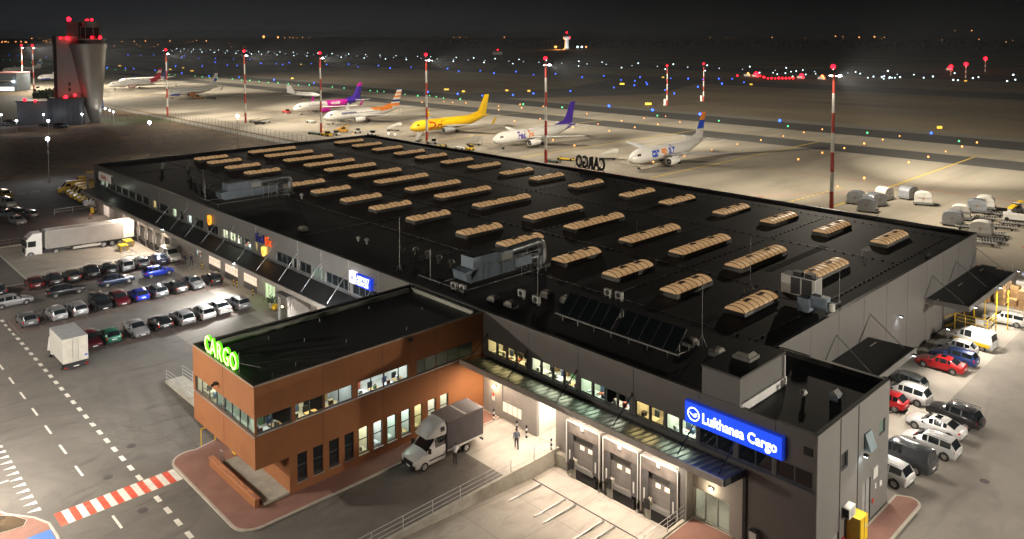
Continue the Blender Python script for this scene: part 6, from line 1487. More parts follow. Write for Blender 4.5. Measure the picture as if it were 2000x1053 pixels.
# bicycle-like gate frames, ramp at the back of the wing
t = thing('ramp', 'concrete ramp with grey railings behind the brick wing', 'ramp', (-26.6, -19.2, 0))
b = MB(); b.hexa([(0, 0, 0), (15.4, 0, 0), (15.4, 1.8, 0), (0, 1.8, 0), (0, 0, .2), (15.4, 0, 1.0), (15.4, 1.8, 1.0), (0, 1.8, .2)], plinth); b.build('slab', t)
for yy in (.1, 1.7):
    b = MB()
    for k in range(7): x = 15.2*k/6+.1; z = .2+.8*x/15.4; b.tube((x, yy, z), (x, yy, z+1.1), .03, .03, steel, 6)
    for h in (.4, .75, 1.1): b.tube((.1, yy, .2+h), (15.3, yy, 1.0+h), .025, .025, steel, 6)
    b.build('railing', t)
t = thing('gate', 'yellow tubular gate at the left foot of the brick wing', 'gate', (-11.9, -21.6, 0)); b = MB(); b.path([(0, 0, 0), (0, 0, 1.5), (0, 1.2, 1.5), (0, 1.2, 0)], .05, yellow_p); b.build('frame', t)
# yellow loading stairs and goods at the right
t = thing('loading_stairs', 'bright yellow steel platform with railings and steps', 'steel platform', (24.2, 52.6, 0))
b = MB(); b.box(0, 3.4, 0, 3.4, 1.0, 1.08, M('grating', (.12, .12, .11), .6)); b.build('deck', t)
b = MB()
for x in (0, 1.1, 2.2, 3.4):
    for y in (0, 3.4): b.tube((x, y, 0), (x, y, 2.2), .05, .05, yellow_p, 6)
for z in (1.4, 1.8, 2.2):
    b.tube((0, 0, z), (3.4, 0, z), .04, .04, yellow_p, 6); b.tube((3.4, 0, z), (3.4, 3.4, z), .04, .04, yellow_p, 6)
b.build('railing', t)
b = MB()
for k in range(5): b.box(-1.2-.3*k+.9, -.9-.3*k+.9, .2, 1.2, .8-.2*k, .85-.2*k, yellow_p)
b.path([(0, .2, 2.0), (-1.6, .2, 1.0)], .04, yellow_p); b.path([(0, 1.2, 2.0), (-1.6, 1.2, 1.0)], .04, yellow_p); b.build('stair', t)
b = MB(); b.box(2.2, 3.0, -.06, -.02, 1.5, 2.1, white_p); b.build('notice', t)
b = MB()
for x in (.6, 1.8, 3.0, 4.2): b.tube((x, 5.0, 0), (x, 5.0, 4.6), .06, .06, yellow_p, 6)
b.build('safety_post', t)
for i, (px, py) in enumerate([(1918, 678), (1937, 640), (1933, 665)]):
    g = G(px, py+2); bollard(g.x, g.y, 'plain yellow bollard beside the white and yellow van', 'yellow bollards on the right', yellow_p, yellow_p, 1.3)
r = random.Random(9)
for i in range(16):
    x, y = 23.6+(i % 4)*1.45+r.uniform(-.15, .15), 67.0+(i//4)*1.5+r.uniform(-.2, .2); h = r.choice([1.0, 1.5, 2.0])
    t = thing('pallet_load', 'pallet load of crates and sacks stored behind the yellow platform', 'pallet load', (x, y, 0), R(r.uniform(-8, 8)), 'pallet loads in the right hand store')
    b = MB(); b.box(-.6, .6, -.5, .5, 0, .15, wood); b.build('pallet', t)
    b = MB(); m_ = r.choice([wood, M('carton', (.45, .32, .2), .8, var=.2, scale=3), M('shrink_wrap', (.5, .5, .48), .3, var=.2, scale=3), wood]); z = .15
    while z < h: b.box(-.55+r.uniform(0, .1), .55-r.uniform(0, .1), -.45, .45, z, z+.42, m_); z += .46
    b.build('load', t)
flood((27.4, 66, 5.0), (26.5, 70, 0), 2600, 150, (1, .9, .75))
b = MB()
for k in range(3): b.tube((26.0+k*.5, 74.0, 2.6+k*.2), (34, 74.0+k, 2.8+k*.2), .25, .25, M('blue_pipe', (.35, .4, .55), .4), 8)
tag(b.build('pipe_stack'), 'blue grey stacked rolls above the pallet loads at the right picture edge', 'rolls')
# distant fence between warehouse and apron at right
def fence(p, q, h, label, step=2.5, m=steel):
    t = thing('fence', label, 'fence', (p[0], p[1], 0)); d = Vector((q[0]-p[0], q[1]-p[1], 0)); n = max(1, round(d.length/step))
    b = MB()
    for i in range(n+1): c_ = d*i/n; b.tube(tuple(c_), (c_.x, c_.y, h), .045, .045, m, 5, False)
    b.build('posts', t)
    b = MB()
    for z in (.15, h*.35, h*.68, h): b.tube((0, 0, z), (d.x, d.y, z), .02, .02, m, 4, False)
    b.build('wires', t)
dim = M('fence_wire', (.16, .15, .12), .6, .3)
fence((-288, 79), (-116, 79), 2.4, 'long wire fence along the edge of the apron behind the dark field', 3, dim)
fence((-288, 79), (-284, 20), 2.4, 'wire fence climbing past the car park of the control tower', 3, dim)
fence((-288, 71.5), (-125, 71.5), 2.0, 'inner wire fence between the dark field and the service road', 4, dim)
fence((23.5, 80), (60, 84), 2.2, 'wire fence behind the pallets at the right of the warehouse', 3, steel)
# ------------------------------------------------------------------ aircraft
def jet(x, y, rz, label, fcol, fin, wing, eng, tlet=None, tlc=None, s=1.0, small=False, wl=None, group='airliners parked nose in along the apron', tlen=1.7, tsx=1.0, ty=7.0, extra=None, finm=None):
    """nose at the empty, tail towards +y; fcol(y, z, side) picks the skin material"""
    t = thing('airliner', label, 'airliner', (x, y, 0), R(rz), group); t.scale = (s, s, s)
    st = [(0, .06, 2.95), (.35, .5, 3.0), (1.0, .98, 3.1), (2.0, 1.42, 3.25), (3.2, 1.72, 3.4), (4.6, 1.87, 3.48), (6, 1.9, 3.5), (9, 1.9, 3.5), (12, 1.9, 3.5), (15, 1.9, 3.5), (18, 1.9, 3.5), (21, 1.9, 3.5), (24, 1.9, 3.5), (26, 1.85, 3.55), (28, 1.72, 3.68), (30, 1.5, 3.88), (32, 1.22, 4.12), (34, .92, 4.38), (36, .62, 4.6), (38, .34, 4.78), (39.3, .12, 4.88)]
    n = 20
    fine = []
    for (a, b_) in zip(st, st[1:]):
        k_ = max(1, round((b_[0]-a[0])/1.0))
        for i in range(k_): u = i/k_; fine.append(tuple(a[j]*(1-u)+b_[j]*u for j in range(3)))
    fine.append(st[-1])
    rings = [[(r*math.cos(2*PI*j/n+PI/n), yy, zc+1.04*r*math.sin(2*PI*j/n+PI/n)) for j in range(n)] for yy, r, zc in fine]
    def mf(i, j): a = 2*PI*(j+1)/n; return fcol((fine[i][0]+fine[min(i+1, len(fine)-1)][0])/2, math.sin(a), 1 if math.cos(a) > 0 else -1)
    b = MB(); b.loft(rings, mf); b.build('fuselage', t, smooth=True)
    def rad(yy):
        for (a, b_) in zip(st, st[1:]):
            if a[0] <= yy <= b_[0]: u = (yy-a[0])/(b_[0]-a[0]); return a[1]*(1-u)+b_[1]*u, a[2]*(1-u)+b_[2]*u
        return .1, 4.8
    def surf(v):
        r, zc = rad(v.y); dz = max(-.98, min(.98, (v.z-zc)/(1.04*r))); k_ = 1 if v.x > 0 else -1
        return Vector((k_*(r*math.sqrt(1-dz*dz)+.085+max(0, abs(v.x)-2.0)*.3), v.y, v.z))
    # cockpit glass
    b = MB()
    for s_ in (-1, 1):
        for (y0, y1, y2, y3, z0, z1) in ((1.75, 2.3, 2.5, 2.2, 3.85, 4.35), (2.4, 2.9, 3.0, 2.6, 3.9, 4.4)):
            b.quad([tuple(surf(Vector((s_*.5, yy, zz)))) for yy, zz in ((y0, z0), (y1, z0), (y2, z1), (y3, z1))], carglass)
    b.quad([(.0, 1.6, 4.12), (.55, 1.75, 4.05), (.42, 2.05, 4.4), (0, 2.0, 4.5)], carglass); b.quad([(.0, 1.6, 4.12), (-.55, 1.75, 4.05), (-.42, 2.05, 4.4), (0, 2.0, 4.5)], carglass)
    b.build('cockpit_window', t)
    if wl:
        b = MB()
        for s_ in (-1, 1):
            for k_ in range(38):
                yy = 7+k_*.62
                if yy > wl: break
                b.quad([tuple(surf(Vector((s_*2, yy+dy, zz)))) for dy, zz in ((0, 3.85), (.24, 3.85), (.24, 4.2), (0, 4.2))], carglass)
        b.build('cabin_windows', t)
    # wings
    def slab_(pts_root, pts_tip, th0, th1, m):
        q = MB(); (xr, y0, y1, z0), (xt, y2, y3, z1) = pts_root, pts_tip
        rr = [(xr, y0, z0), (xr, y0+(y1-y0)*.3, z0+th0/2), (xr, y1, z0), (xr, y0+(y1-y0)*.3, z0-th0/2)]
        tt = [(xt, y2, z1), (xt, y2+(y3-y2)*.3, z1+th1/2), (xt, y3, z1), (xt, y2+(y3-y2)*.3, z1-th1/2)]
        q.loft([rr, tt], m); return q
    for s_ in (-1, 1):
        w_ = slab_((1.2*s_, 12.6, 20.8, 2.75), (5.2*s_, 15.6, 20.9, 3.05), .8, .5, wing).build('wing', t)
        q = slab_((5.2*s_, 15.6, 20.9, 3.05), (16.6*s_, 22.3, 24.0, 3.9), .5, .16, wing); q.build('outer_wing', w_)
        if not small: slab_((16.6*s_, 22.3, 24.0, 3.9), (17.3*s_, 23.7, 24.6, 6.2), .14, .08, finm or wing).build('winglet', w_)
        slab_((.5*s_, 33.4, 36.8, 4.7), (6.9*s_, 36.9, 38.5, 5.2), .35, .12, wing).build('tailplane', t)
        ex = 4.8*s_; er = []
        for yy, r_ in ((10.9, .86), (11.1, .98), (12.3, 1.06), (13.8, 1.0), (15.2, .78), (15.9, .6)):
            er.append([(ex+r_*math.cos(2*PI*j/16), yy, 1.75+r_*.96*math.sin(2*PI*j/16)) for j in range(16)])
        q = MB(); q.loft(er, eng, caps=(False, True)); e_ = q.build('engine', t, smooth=True)
        q = MB(); q.tube((ex, 11.25, 1.75), (ex, 11.3, 1.75), .86, .86, M('fan_dark', (.05, .05, .055), .5, .5), 16); q.tube((ex, 11.0, 1.75), (ex, 11.3, 1.75), .08, .28, chrome, 10); q.build('fan', e_)
        q = MB(); q.hexa([(ex-.15, 12.2, 2.6), (ex+.15, 12.2, 2.6), (ex+.15, 17, 2.6), (ex-.15, 17, 2.6), (ex-.15, 13.4, 2.95), (ex+.15, 13.4, 2.95), (ex+.15, 18, 2.95), (ex-.15, 18, 2.95)], eng); q.build('pylon', e_)
        q = MB(); q.tube((2.7*s_, 19.6, .5), (2.6*s_, 19.6, 2.6), .14, .14, steel); q.tube((2.35*s_, 19.6, .52), (3.05*s_, 19.6, .52), .52, .52, tyre, 14); q.build('main_gear', t)
    q = MB(); q.tube((0, 4.4, .35), (0, 4.4, 1.9), .1, .1, steel); q.tube((-.28, 4.4, .36), (.28, 4.4, .36), .36, .36, tyre, 14); q.build('nose_gear', t)
    # fin
    fr = []
    prof = [(28.2, 31.0, 5.25, .06), (31.6, 37.3, 5.3, .34), (33.4, 37.7, 7.0, .30), (35.0, 38.3, 9.6, .24), (36.1, 38.8, 11.6, .18), (36.6, 39.0, 12.5, .12)]
    q = MB(); rr = []
    for y0, y1, z, th in prof[1:]: rr.append([(0, y0, z), (th/2, y0+(y1-y0)*.35, z), (0, y1, z), (-th/2, y0+(y1-y0)*.35, z)])
    zs = [p[2] for p in prof[1:]]
    sub = []
    for a, b_ in zip(rr, rr[1:]):
        for u in (0, .34, .67): sub.append([tuple(a[k_][c_]*(1-u)+b_[k_][c_]*u for c_ in range(3)) for k_ in range(4)])
    sub.append(rr[-1])
    q.loft(sub, lambda i, j: fin(sub[i][0][2], j)); q.quad([(0, 27.5, 5.3), (.12, 32.2, 5.4), (0, 32.8, 6.6)], fin(5.4, 0)); q.quad([(0, 27.5, 5.3), (-.12, 32.2, 5.4), (0, 32.8, 6.6)], fin(5.4, 0)); q.build('fin', t)
    if tlet:
        for i, (s_, sz, ml, yy, zz, sx_) in enumerate(tlet):
            text('lettering', s_, sz, ml, t, (2.0, yy, zz), (PI/2, 0, PI/2), .01, sx=sx_, warp=surf, bold=.045*sz/1.5)
    if extra: extra(t, surf)
    return t
jw = M('jet_white', (.70, .69, .66), .35, var=.04, coat=.3); jg = M('jet_grey', (.42, .43, .44), .45, .2); jy = M('jet_yellow', (.80, .50, .01), .4, var=.03)
jo = M('jet_orange', (.80, .25, .04), .4); jb = M('jet_blue', (.015, .07, .55), .4); jp = M('jet_purple', (.055, .02, .32), .4); jm = M('jet_magenta', (.50, .01, .30), .4); jn = M('jet_navy', (.012, .03, .14), .4); jr = M('jet_red', (.40, .015, .04), .4); jdr = M('jet_letter_red', (.45, .01, .02), .4)
# cargo jets
jet(-68.4, 111.0, 3.5, 'white cargo jet with orange and blue fin tip, rightmost of the row', lambda y, z, s: jw, lambda z, j: jo if z > 10.2 else (jb if z > 7.8 else jw), jg, jw,
    [('car', 3.5, jb, 7.6, 3.0, .80), ('go', 3.5, jo, 12.2, 3.0, .80), ('air', 3.5, jb, 15.9, 3.0, .80)], small=True)
jet(-119.0, 110.5, 2.5, 'white cargo jet with dark purple tail', lambda y, z, s: jp if y > 33.8+z*1.5 else jw, lambda z, j: jp, jw, jw, [('Fed', 3.0, jp, 9.0, 2.9, .88), ('Ex', 3.0, jo, 13.7, 2.9, .88)], small=True)
jet(-161.5, 111.5, 4.5, 'all yellow cargo jet with red lettering and winglets', lambda y, z, s: jy, lambda z, j: jy, jg, jg, [('DHL', 3.4, jdr, 6.8, 2.45, 1.4)], finm=jy)
jet(-212.7, 108.5, 4.0, 'white airliner with orange sweep and blue striped fin', lambda y, z, s: jo if (y > 22 and z > .15 and z > 1-(y-18)*.09 and y < 33.5) else jw,
    lambda z, j: (jn if z > 11.6 else (jw if z > 10.8 else (jo if z > 10.1 else (jw if z > 9.2 else (jo if z > 8.6 else (jw if z > 7.6 else (jn if z > 6.8 else (jw if z > 6 else jo)))))))), jw, jw,
    [('smartwings', 1.5, jn, 7.0, 3.9, 1.0)], wl=27, finm=jw)
jet(-254.0, 118.0, 8.0, 'airliner with white nose, magenta rear body and dark blue tail', lambda y, z, s: jw if (y < 17.5-z*1.2 or z < -.6) else (jm if y < 28+z else jp), lambda z, j: jm if z > 10.8 else jp, jw, jm, [('wizzair', 2.0, jw, 19.0, 3.8, .95)], wl=15, finm=jm)
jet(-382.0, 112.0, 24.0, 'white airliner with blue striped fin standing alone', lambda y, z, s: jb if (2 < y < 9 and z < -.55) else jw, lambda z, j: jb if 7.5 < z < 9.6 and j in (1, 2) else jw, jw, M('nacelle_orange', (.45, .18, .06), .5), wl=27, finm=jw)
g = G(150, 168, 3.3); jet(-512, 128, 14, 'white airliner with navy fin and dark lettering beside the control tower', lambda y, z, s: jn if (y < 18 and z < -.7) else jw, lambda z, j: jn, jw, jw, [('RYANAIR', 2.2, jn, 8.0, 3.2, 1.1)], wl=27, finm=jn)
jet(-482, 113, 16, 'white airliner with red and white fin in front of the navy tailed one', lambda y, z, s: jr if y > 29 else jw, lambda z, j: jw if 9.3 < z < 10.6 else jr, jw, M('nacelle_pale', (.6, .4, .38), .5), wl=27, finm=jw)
g = G(73, 152, 3.2); jet(g.x, g.y, 20, 'white airliner nose visible left of the control tower', lambda y, z, s: jb if (2 < y < 9 and z < -.55) else jw, lambda z, j: jb if 7.5 < z < 9.6 else jw, jw, jg, wl=27, finm=jw)
g = G(30, 138, 3.2); jet(g.x-20, g.y-6, 24, 'white airliner tail rising behind the left pair of masts', lambda y, z, s: jw, lambda z, j: jb if 7.5 < z < 9.6 else jw, jw, jg, wl=27, finm=jw)
# business jet
pn, pt_ = G(626, 193.5, 0), G(543, 190.5, 0); bj = math.atan2(pt_.y-pn.y, pt_.x-pn.x)-PI/2
t = thing('business_jet', 'small white business jet with high tailplane behind the magenta airliner', 'business jet', (pn.x, pn.y, 0), bj)
b = MB(); sts = [(0, .05, 2.0), (.6, .45, 2.1), (1.8, .85, 2.3), (3.2, 1.12, 2.45), (5, 1.2, 2.5), (14, 1.2, 2.5), (17, 1.0, 2.65), (20, .6, 2.9), (22.5, .2, 3.1)]
n = 14; b.loft([[(r*math.cos(2*PI*j/n), yy, zc+r*math.sin(2*PI*j/n)) for j in range(n)] for yy, r, zc in sts], jw); b.build('fuselage', t, smooth=True)
b = MB()
for s_ in (-1, 1):
    for k_ in range(7): b.quad([(s_*1.19, 5+k_*1.2, 2.7), (s_*1.19, 5.45+k_*1.2, 2.7), (s_*1.14, 5.45+k_*1.2, 3.0), (s_*1.14, 5+k_*1.2, 3.0)], carglass)
b.build('cabin_windows', t)
for s_ in (-1, 1):
    b = MB(); b.loft([[(.8*s_, 9, 1.7), (.8*s_, 11, 1.95), (.8*s_, 14.5, 1.7), (.8*s_, 11, 1.5)], [(11.5*s_, 14.5, 2.4), (11.5*s_, 15, 2.5), (11.5*s_, 16, 2.4), (11.5*s_, 15, 2.35)]], jw); b.build('wing', t)
    b = MB(); b.loft([[(0, 19.8, 7.4), (0, 20.6, 7.55), (0, 22.6, 7.4), (0, 20.6, 7.3)], [(4.6*s_, 21.6, 7.5), (4.6*s_, 22, 7.55), (4.6*s_, 22.8, 7.5), (4.6*s_, 22, 7.45)]], jw); b.build('tailplane', t)
    b = MB(); b.tube((1.9*s_, 15, 3.2), (1.9*s_, 19, 3.2), .65, .5, jw, 14); b.build('engine', t, smooth=True)
b = MB(); b.loft([[(0, 17, 3.4), (.12, 19, 3.4), (0, 22.2, 3.4), (-.12, 19, 3.4)], [(0, 20.0, 7.4), (.08, 21, 7.4), (0, 22.8, 7.4), (-.08, 21, 7.4)]], jw); b.build('fin', t)
b = MB(); b.tube((0, 2.8, .3), (0, 2.8, 1.6), .07, .07, steel); b.tube((-.15, 2.8, .3), (.15, 2.8, .3), .3, .3, tyre, 10)
for s_ in (-1, 1): b.tube((1.6*s_, 12.5, .35), (1.6*s_, 12.5, 1.6), .08, .08, steel); b.tube((1.45*s_, 12.5, .36), (1.75*s_, 12.5, .36), .36, .36, tyre, 10)
b.build('landing_gear', t)

# ------------------------------------------------------------------ ground equipment
def stairs(x, y, rz, label, m=offwhite):
    t = thing('mobile_stairs', label, 'mobile stairs', (x, y, 0), R(rz), 'mobile stairs on the apron')
    b = MB(); b.hexa([(0, -.9, .9), (5.4, -.9, 3.2), (5.4, .9, 3.2), (0, .9, .9), (0, -.9, 1.2), (5.4, -.9, 3.5), (5.4, .9, 3.5), (0, .9, 1.2)], m); b.box(5.4, 7.4, -1.1, 1.1, 3.2, 3.45, m); b.build('stair_flight', t)
    b = MB()
    for s_ in (-1, 1): b.hexa([(0, s_*.92-.03, 1.2), (5.4, s_*.92-.03, 3.5), (5.4, s_*.92+.03, 3.5), (0, s_*.92+.03, 1.2), (0, s_*.92-.03, 2.2), (5.4, s_*.92-.03, 4.5), (5.4, s_*.92+.03, 4.5), (0, s_*.92+.03, 2.2)], m); b.box(5.4, 7.4, s_*1.08-.03, s_*1.08+.03, 3.45, 4.5, m)
    b.build('side_panel', t)
    b = MB(); b.box(-.4, 6.6, -.9, .9, .5, .75, darkmetal)
    for xx in (5.6, 7.0):
        for s_ in (-1, 1): b.tube((xx, s_*.8, .6), (xx, s_*.8, 3.2), .06, .06, steel, 6)
    b.tube((3.6, 0, .6), (5.4, 0, 3.1), .1, .1, steel); b.build('chassis', t)
    for xx in (.6, 5.6):
        for s_ in (-1, 1):
            b = MB(); b.tube((xx, s_*.85-.12, .35), (xx, s_*.85+.12, .35), .35, .35, tyre, 12); b.build('wheel', t)
    return t
g = G(1172, 312); s0 = stairs(g.x, g.y, 38, 'white mobile stairs left of the rightmost cargo jet'); s0.scale = (.68,)*3
for px, py, rz, lb in ((912, 284, 38, 'white mobile stairs left of the purple tailed cargo jet'), (757, 256, 35, 'pale blue mobile stairs left of the yellow jet'), (662, 238, 132, 'white mobile stairs at the orange and white airliner'), (612, 219, 132, 'white mobile stairs at the magenta airliner'), (815, 278, 130, 'pale blue mobile stairs parked at the roof edge in front of the yellow jet')):
    c_ = copy_tree(s0); g = G(px, py); c_.location = (g.x, g.y, 0); c_.rotation_euler = (0, 0, R(rz)); c_['label'] = lb
def tug(px, py, rz, label, m, L=3.6, cab=True, deck=None, name='airport_tug', cat='tug', h=1.0):
    g = G(px, py); t = thing(name, label, cat, (g.x, g.y, 0), R(rz), 'ground vehicles on the apron')
    b = MB(); b.hexa([(-L/2, -.85, .3), (L/2, -.85, .3), (L/2, .85, .3), (-L/2, .85, .3), (-L/2, -.8, h), (L/2-.1, -.75, h-.15), (L/2-.1, .75, h-.15), (-L/2, .8, h)], m); b.build('body', t, bevel=.05)
    if cab:
        b = MB(); b.hexa([(-.1, -.7, h), (1.0, -.7, h-.05), (1.0, .7, h-.05), (-.1, .7, h), (0, -.62, h+.75), (.8, -.62, h+.75), (.8, .62, h+.75), (0, .62, h+.75)], carglass); b.box(0, .8, -.62, .62, h+.75, h+.82, m); b.build('cab', t)
    if deck: b = MB(); b.hexa([(-L/2-1, -.5, h), (L/2+1, -.5, h+.9), (L/2+1, .5, h+.9), (-L/2-1, .5, h), (-L/2-1, -.5, h+.15), (L/2+1, -.5, h+1.05), (L/2+1, .5, h+1.05), (-L/2-1, .5, h+.15)], deck); b.build('conveyor', t)
    for xx in (-L/2+.6, L/2-.6):
        for s_ in (-1, 1): b = MB(); b.tube((xx, s_*.8-.1, .35), (xx, s_*.8+.1, .35), .35, .35, tyre, 12); b.build('wheel', t)
    return t
tug(560, 221, 20, 'pale tug with red flank left of the magenta airliner', red_p); tug(608, 240, 10, 'low pale cart left of the orange and white airliner', offwhite, 4, False)
tug(617, 263, 15, 'dark flat trailer behind the roof corner', M('drab', (.12, .16, .13), .6), 6, False, h=.8); tug(638, 266, 12, 'white and yellow car parked behind the roof corner, left of two', yellow_p, 4.2); tug(655, 264, 12, 'white car parked behind the roof corner, right of two', white_p, 4.2)
tug(668, 259, 100, 'yellow lifting vehicle behind the roof corner', M('amber_paint', (.7, .36, .03), .5), 4.5, True, M('amber_paint', (.7, .36, .03), .5), h=1.3)
tug(697, 260, 80, 'small white tug behind the far roof corner, left of two', offwhite, 3.0); tug(726, 264, 10, 'small white tug behind the far roof corner, right of two', offwhite, 3.2, True, steel)
tug(845, 281, 30, 'white tug beside the foot of a banded mast at the yellow jet', offwhite, 3.6); tug(865, 287, 60, 'yellow tow bar cart in front of the yellow jet nose', yellow_p, 3, False, h=.6)
tug(900, 293, 15, 'white low cart at the roof edge before the purple tailed jet', white_p, 3.4, False); tug(918, 294, 80, 'yellow tug at the roof edge before the purple tailed jet', yellow_p, 2.6)
tug(1081, 317, 10, 'grey low trailer beside the foot of the mast at the roof edge', M('drab', (.12, .16, .13), .6), 4.5, False, h=.6); tug(1105, 313, 15, 'yellow low trailer behind the dark roof lettering', yellow_p, 5, False, h=.55)
for i, (px, py) in enumerate(((497, 240), (508, 243), (518, 240))): tug(px, py, 20+30*i, 'baggage cart in the tangle right of the mast by the business jet', [steel, darkmetal, offwhite][i], 4, False, M('drab2', (.25, .22, .15), .6), h=.9)
tug(385, 192, 20, 'orange brown tug under the wing of the lone white airliner', M('rust_paint', (.45, .18, .05), .6), 6, True); tug(413, 194, 20, 'dark generator cart under the wing of the lone white airliner', darkmetal, 5, False, h=1.2)
tug(759, 275, 0, 'white', white_p) if False else None
for i, (px, py) in enumerate(((759, 272), (772, 274))):
    g = G(px, py); t = thing('stand_light', 'white globe lamp on a stub at the roof edge, ' + ('left' if i == 0 else 'right') + ' of two', 'lamp', (g.x, g.y, 0), 0, 'globe lamps behind the roof edge'); b = MB(); b.tube((0, 0, 0), (0, 0, 1.6), .08, .08, offwhite); b.build('post', t); b = MB(); b.ball((0, 0, 1.9), .38, M('globe_lamp', (.8, .8, .75), .4, emis=(1, .95, .85), es=.8)); b.build('globe', t)
# freight containers
foil = M('container_alu', (.44, .47, .52), .35, .6, var=.12, scale=2); wrap = M('container_white', (.62, .60, .56), .5, var=.08, scale=2)
def uld(px, py, rz, label, m, s=1.0, proto=None, closed=True):
    g = G(px, py); t = thing('freight_container', label, 'freight container', (g.x, g.y, 0), R(rz), 'freight containers on the apron')
    b = MB(); pr = [(-1.5, .55), (1.5, .55), (1.5, 1.7), (1.28, 2.15), (.85, 2.4), (.3, 2.5), (-.3, 2.5), (-.85, 2.4), (-1.28, 2.15), (-1.5, 1.7)]
    b.loft([[(x*s, -1.1*s, z*s+(.0)) for x, z in pr], [(x*s, 1.1*s, z*s) for x, z in pr]], m); b.build('shell', t)
    b = MB(); b.box(-1.35*s, 1.35*s, -1.16*s, -1.1*s, .62*s, .68*s, steel); b.box(-1.35*s, 1.35*s, -1.16*s, -1.1*s, 1.5*s, 1.56*s, steel); b.box(-.04, .04, -1.16*s, -1.1*s, .6*s, 2.3*s, steel); b.box(-.2, .2, -1.17*s, -1.15*s, 1.25*s, 1.45*s, M('tag_rust', (.35, .15, .06), .7)); b.build('door_frame', t)
    b = MB(); b.box(-1.75*s, 1.75*s, -1.25*s, 1.25*s, .3*s, .5*s, steel); b.tube((1.75*s, 0, .4*s), (2.5*s, 0, .35*s), .05, .05, steel)
    for xx in (-1.2, 1.2):
        for s_ in (-1, 1): b.tube((xx*s, s_*.95*s-.08, .2*s), (xx*s, s_*.95*s+.08, .2*s), .2*s, .2*s, tyre, 10)
    b.build('dolly', t)
u = [(1672, 398, 10, 'silver domed container leftmost of the upper group', foil), (1694, 413, 12, 'silver domed container in front of the upper group', foil), (1711, 402, 60, 'silver domed container between two others in the upper group', foil), (1727, 390, 80, 'pale domed container with open flap at the back of the upper group', wrap),
     (1774, 388, 75, 'wide silver container at the left of the pair in the middle', foil), (1803, 400, 20, 'white container at the right of the pair in the middle', wrap), (1861, 440, 10, 'blue grey domed container nearest the roof corner', foil), (1876, 428, 12, 'white domed container behind the blue grey one', wrap),
     (1908, 415, 15, 'silver container in the right hand group', foil), (1924, 408, 12, 'white container at the back of the right hand group', wrap), (1917, 461, 5, 'white domed container standing right behind the roof corner', wrap)]
for px, py, rz, lb, m_ in u: uld(px, py, rz, lb, m_, 1.08)
for i, (px, py) in enumerate([(1925, 430), (1945, 421), (1965, 424), (1975, 440), (1960, 448), (1945, 462), (1938, 474), (1922, 478), (1888, 447)]):
    g = G(px, py); t = thing('dolly', 'empty flat roller dolly standing between the freight containers at the right', 'dolly', (g.x, g.y, 0), R(12+6*(i % 3)), 'empty roller dollies')
    b = MB(); b.box(-1.8, 1.8, -.1, .1, .35, .5, steel)
    for k_ in range(9): b.tube((-1.7+k_*.42, -1.2, .5), (-1.7+k_*.42, 1.2, .5), .07, .07, steel, 6)
    b.box(-1.85, 1.85, -1.28, -1.18, .4, .55, darkmetal); b.box(-1.85, 1.85, 1.18, 1.28, .4, .55, darkmetal); b.build('deck', t)
    for xx in (-1.2, 1.2):
        for s_ in (-1, 1): b = MB(); b.tube((xx, s_*.95-.08, .2), (xx, s_*.95+.08, .2), .2, .2, tyre, 8); b.build('wheel', t)
tug(1983, 418, 80, 'white and yellow loader cut by the right picture edge', offwhite, 3, True, yellow_p, h=1.3); tug(1990, 432, 12, 'white cargo trailer cut by the right picture edge', white_p, 5, False, h=1.4)

# ------------------------------------------------------------------ airfield lights
def lampset(name, label, cat, group, em, pts, r=.55, z=.5, post=False):
    b = MB(); b.tube((0, 0, 0), (0, 0, z), r*.25, r*.25, darkmetal, 6); b.ball((0, 0, z), r, em, 8, 5); me = None
    for i, (x, y) in enumerate(pts):
        if me is None: o = b.build(name); me = o.data
        else: o = bpy.data.objects.new(name, me); C.objects.link(o)
        o.location = (x, y, 0); d = math.hypot(x-CAMPOS.x, y-CAMPOS.y); k_ = rnd.uniform(.75, 1.2); o.scale = (k_,)*3
        tag(o, label, cat, group)
def px(pts): return [tuple(G(*p)[:2]) for p in pts]
rw1 = [(-1900+48*i+rnd.uniform(-8, 8), 698) for i in range(42)]; rw2 = [(-1700+52*i+rnd.uniform(-8, 8), 590) for i in range(34)]
rwm = [(-1800+34*i+rnd.uniform(-6, 6), 645+rnd.uniform(-3, 3)) for i in range(48)]
lampset('runway_light', 'white runway edge light far across the field', 'runway light', 'runway edge lights', E_rw, rw1+rw2, .62, .6)
lampset('runway_light', 'faint white light along the middle of the runway', 'runway light', 'runway centre lights', emit('light_runway_dim', (.7, .9, 1), 1.6), rwm, .5, .3)
lampset('taxiway_light', 'blue taxiway edge light on the dark field', 'taxiway light', 'blue taxiway lights', E_blue,
        px([(540, 125), (552, 127), (565, 123), (510, 125), (608, 125), (638, 127), (681, 126), (699, 131), (739, 129), (762, 134), (803, 132), (874, 135), (896, 140), (938, 139), (965, 144), (1008, 141), (1042, 147), (1085, 145), (1137, 152), (1179, 149), (1213, 157), (1240, 159), (1250, 152), (1262, 162), (1264, 166), (1239, 168), (1199, 172), (1114, 179), (1042, 184), (1002, 187), (1310, 154), (1344, 155), (1363, 171), (1410, 165), (1299, 177), (1317, 184), (1373, 156), (1404, 155), (1430, 155), (1453, 162), (1189, 208), (1274, 217), (1523, 238), (1819, 262), (704, 170), (779, 177), (836, 181), (894, 185), (942, 188), (613, 163), (535, 157),
            (300, 108), (275, 109), (250, 108), (360, 110), (355, 113), (388, 114), (421, 115), (456, 116), (343, 130), (395, 130), (444, 128), (463, 129), (209, 133), (261, 135), (303, 138), (355, 144), (408, 149), (467, 152), (245, 134), (18, 108), (35, 109), (62, 110), (90, 112), (420, 122), (488, 116)]), .5, .45)
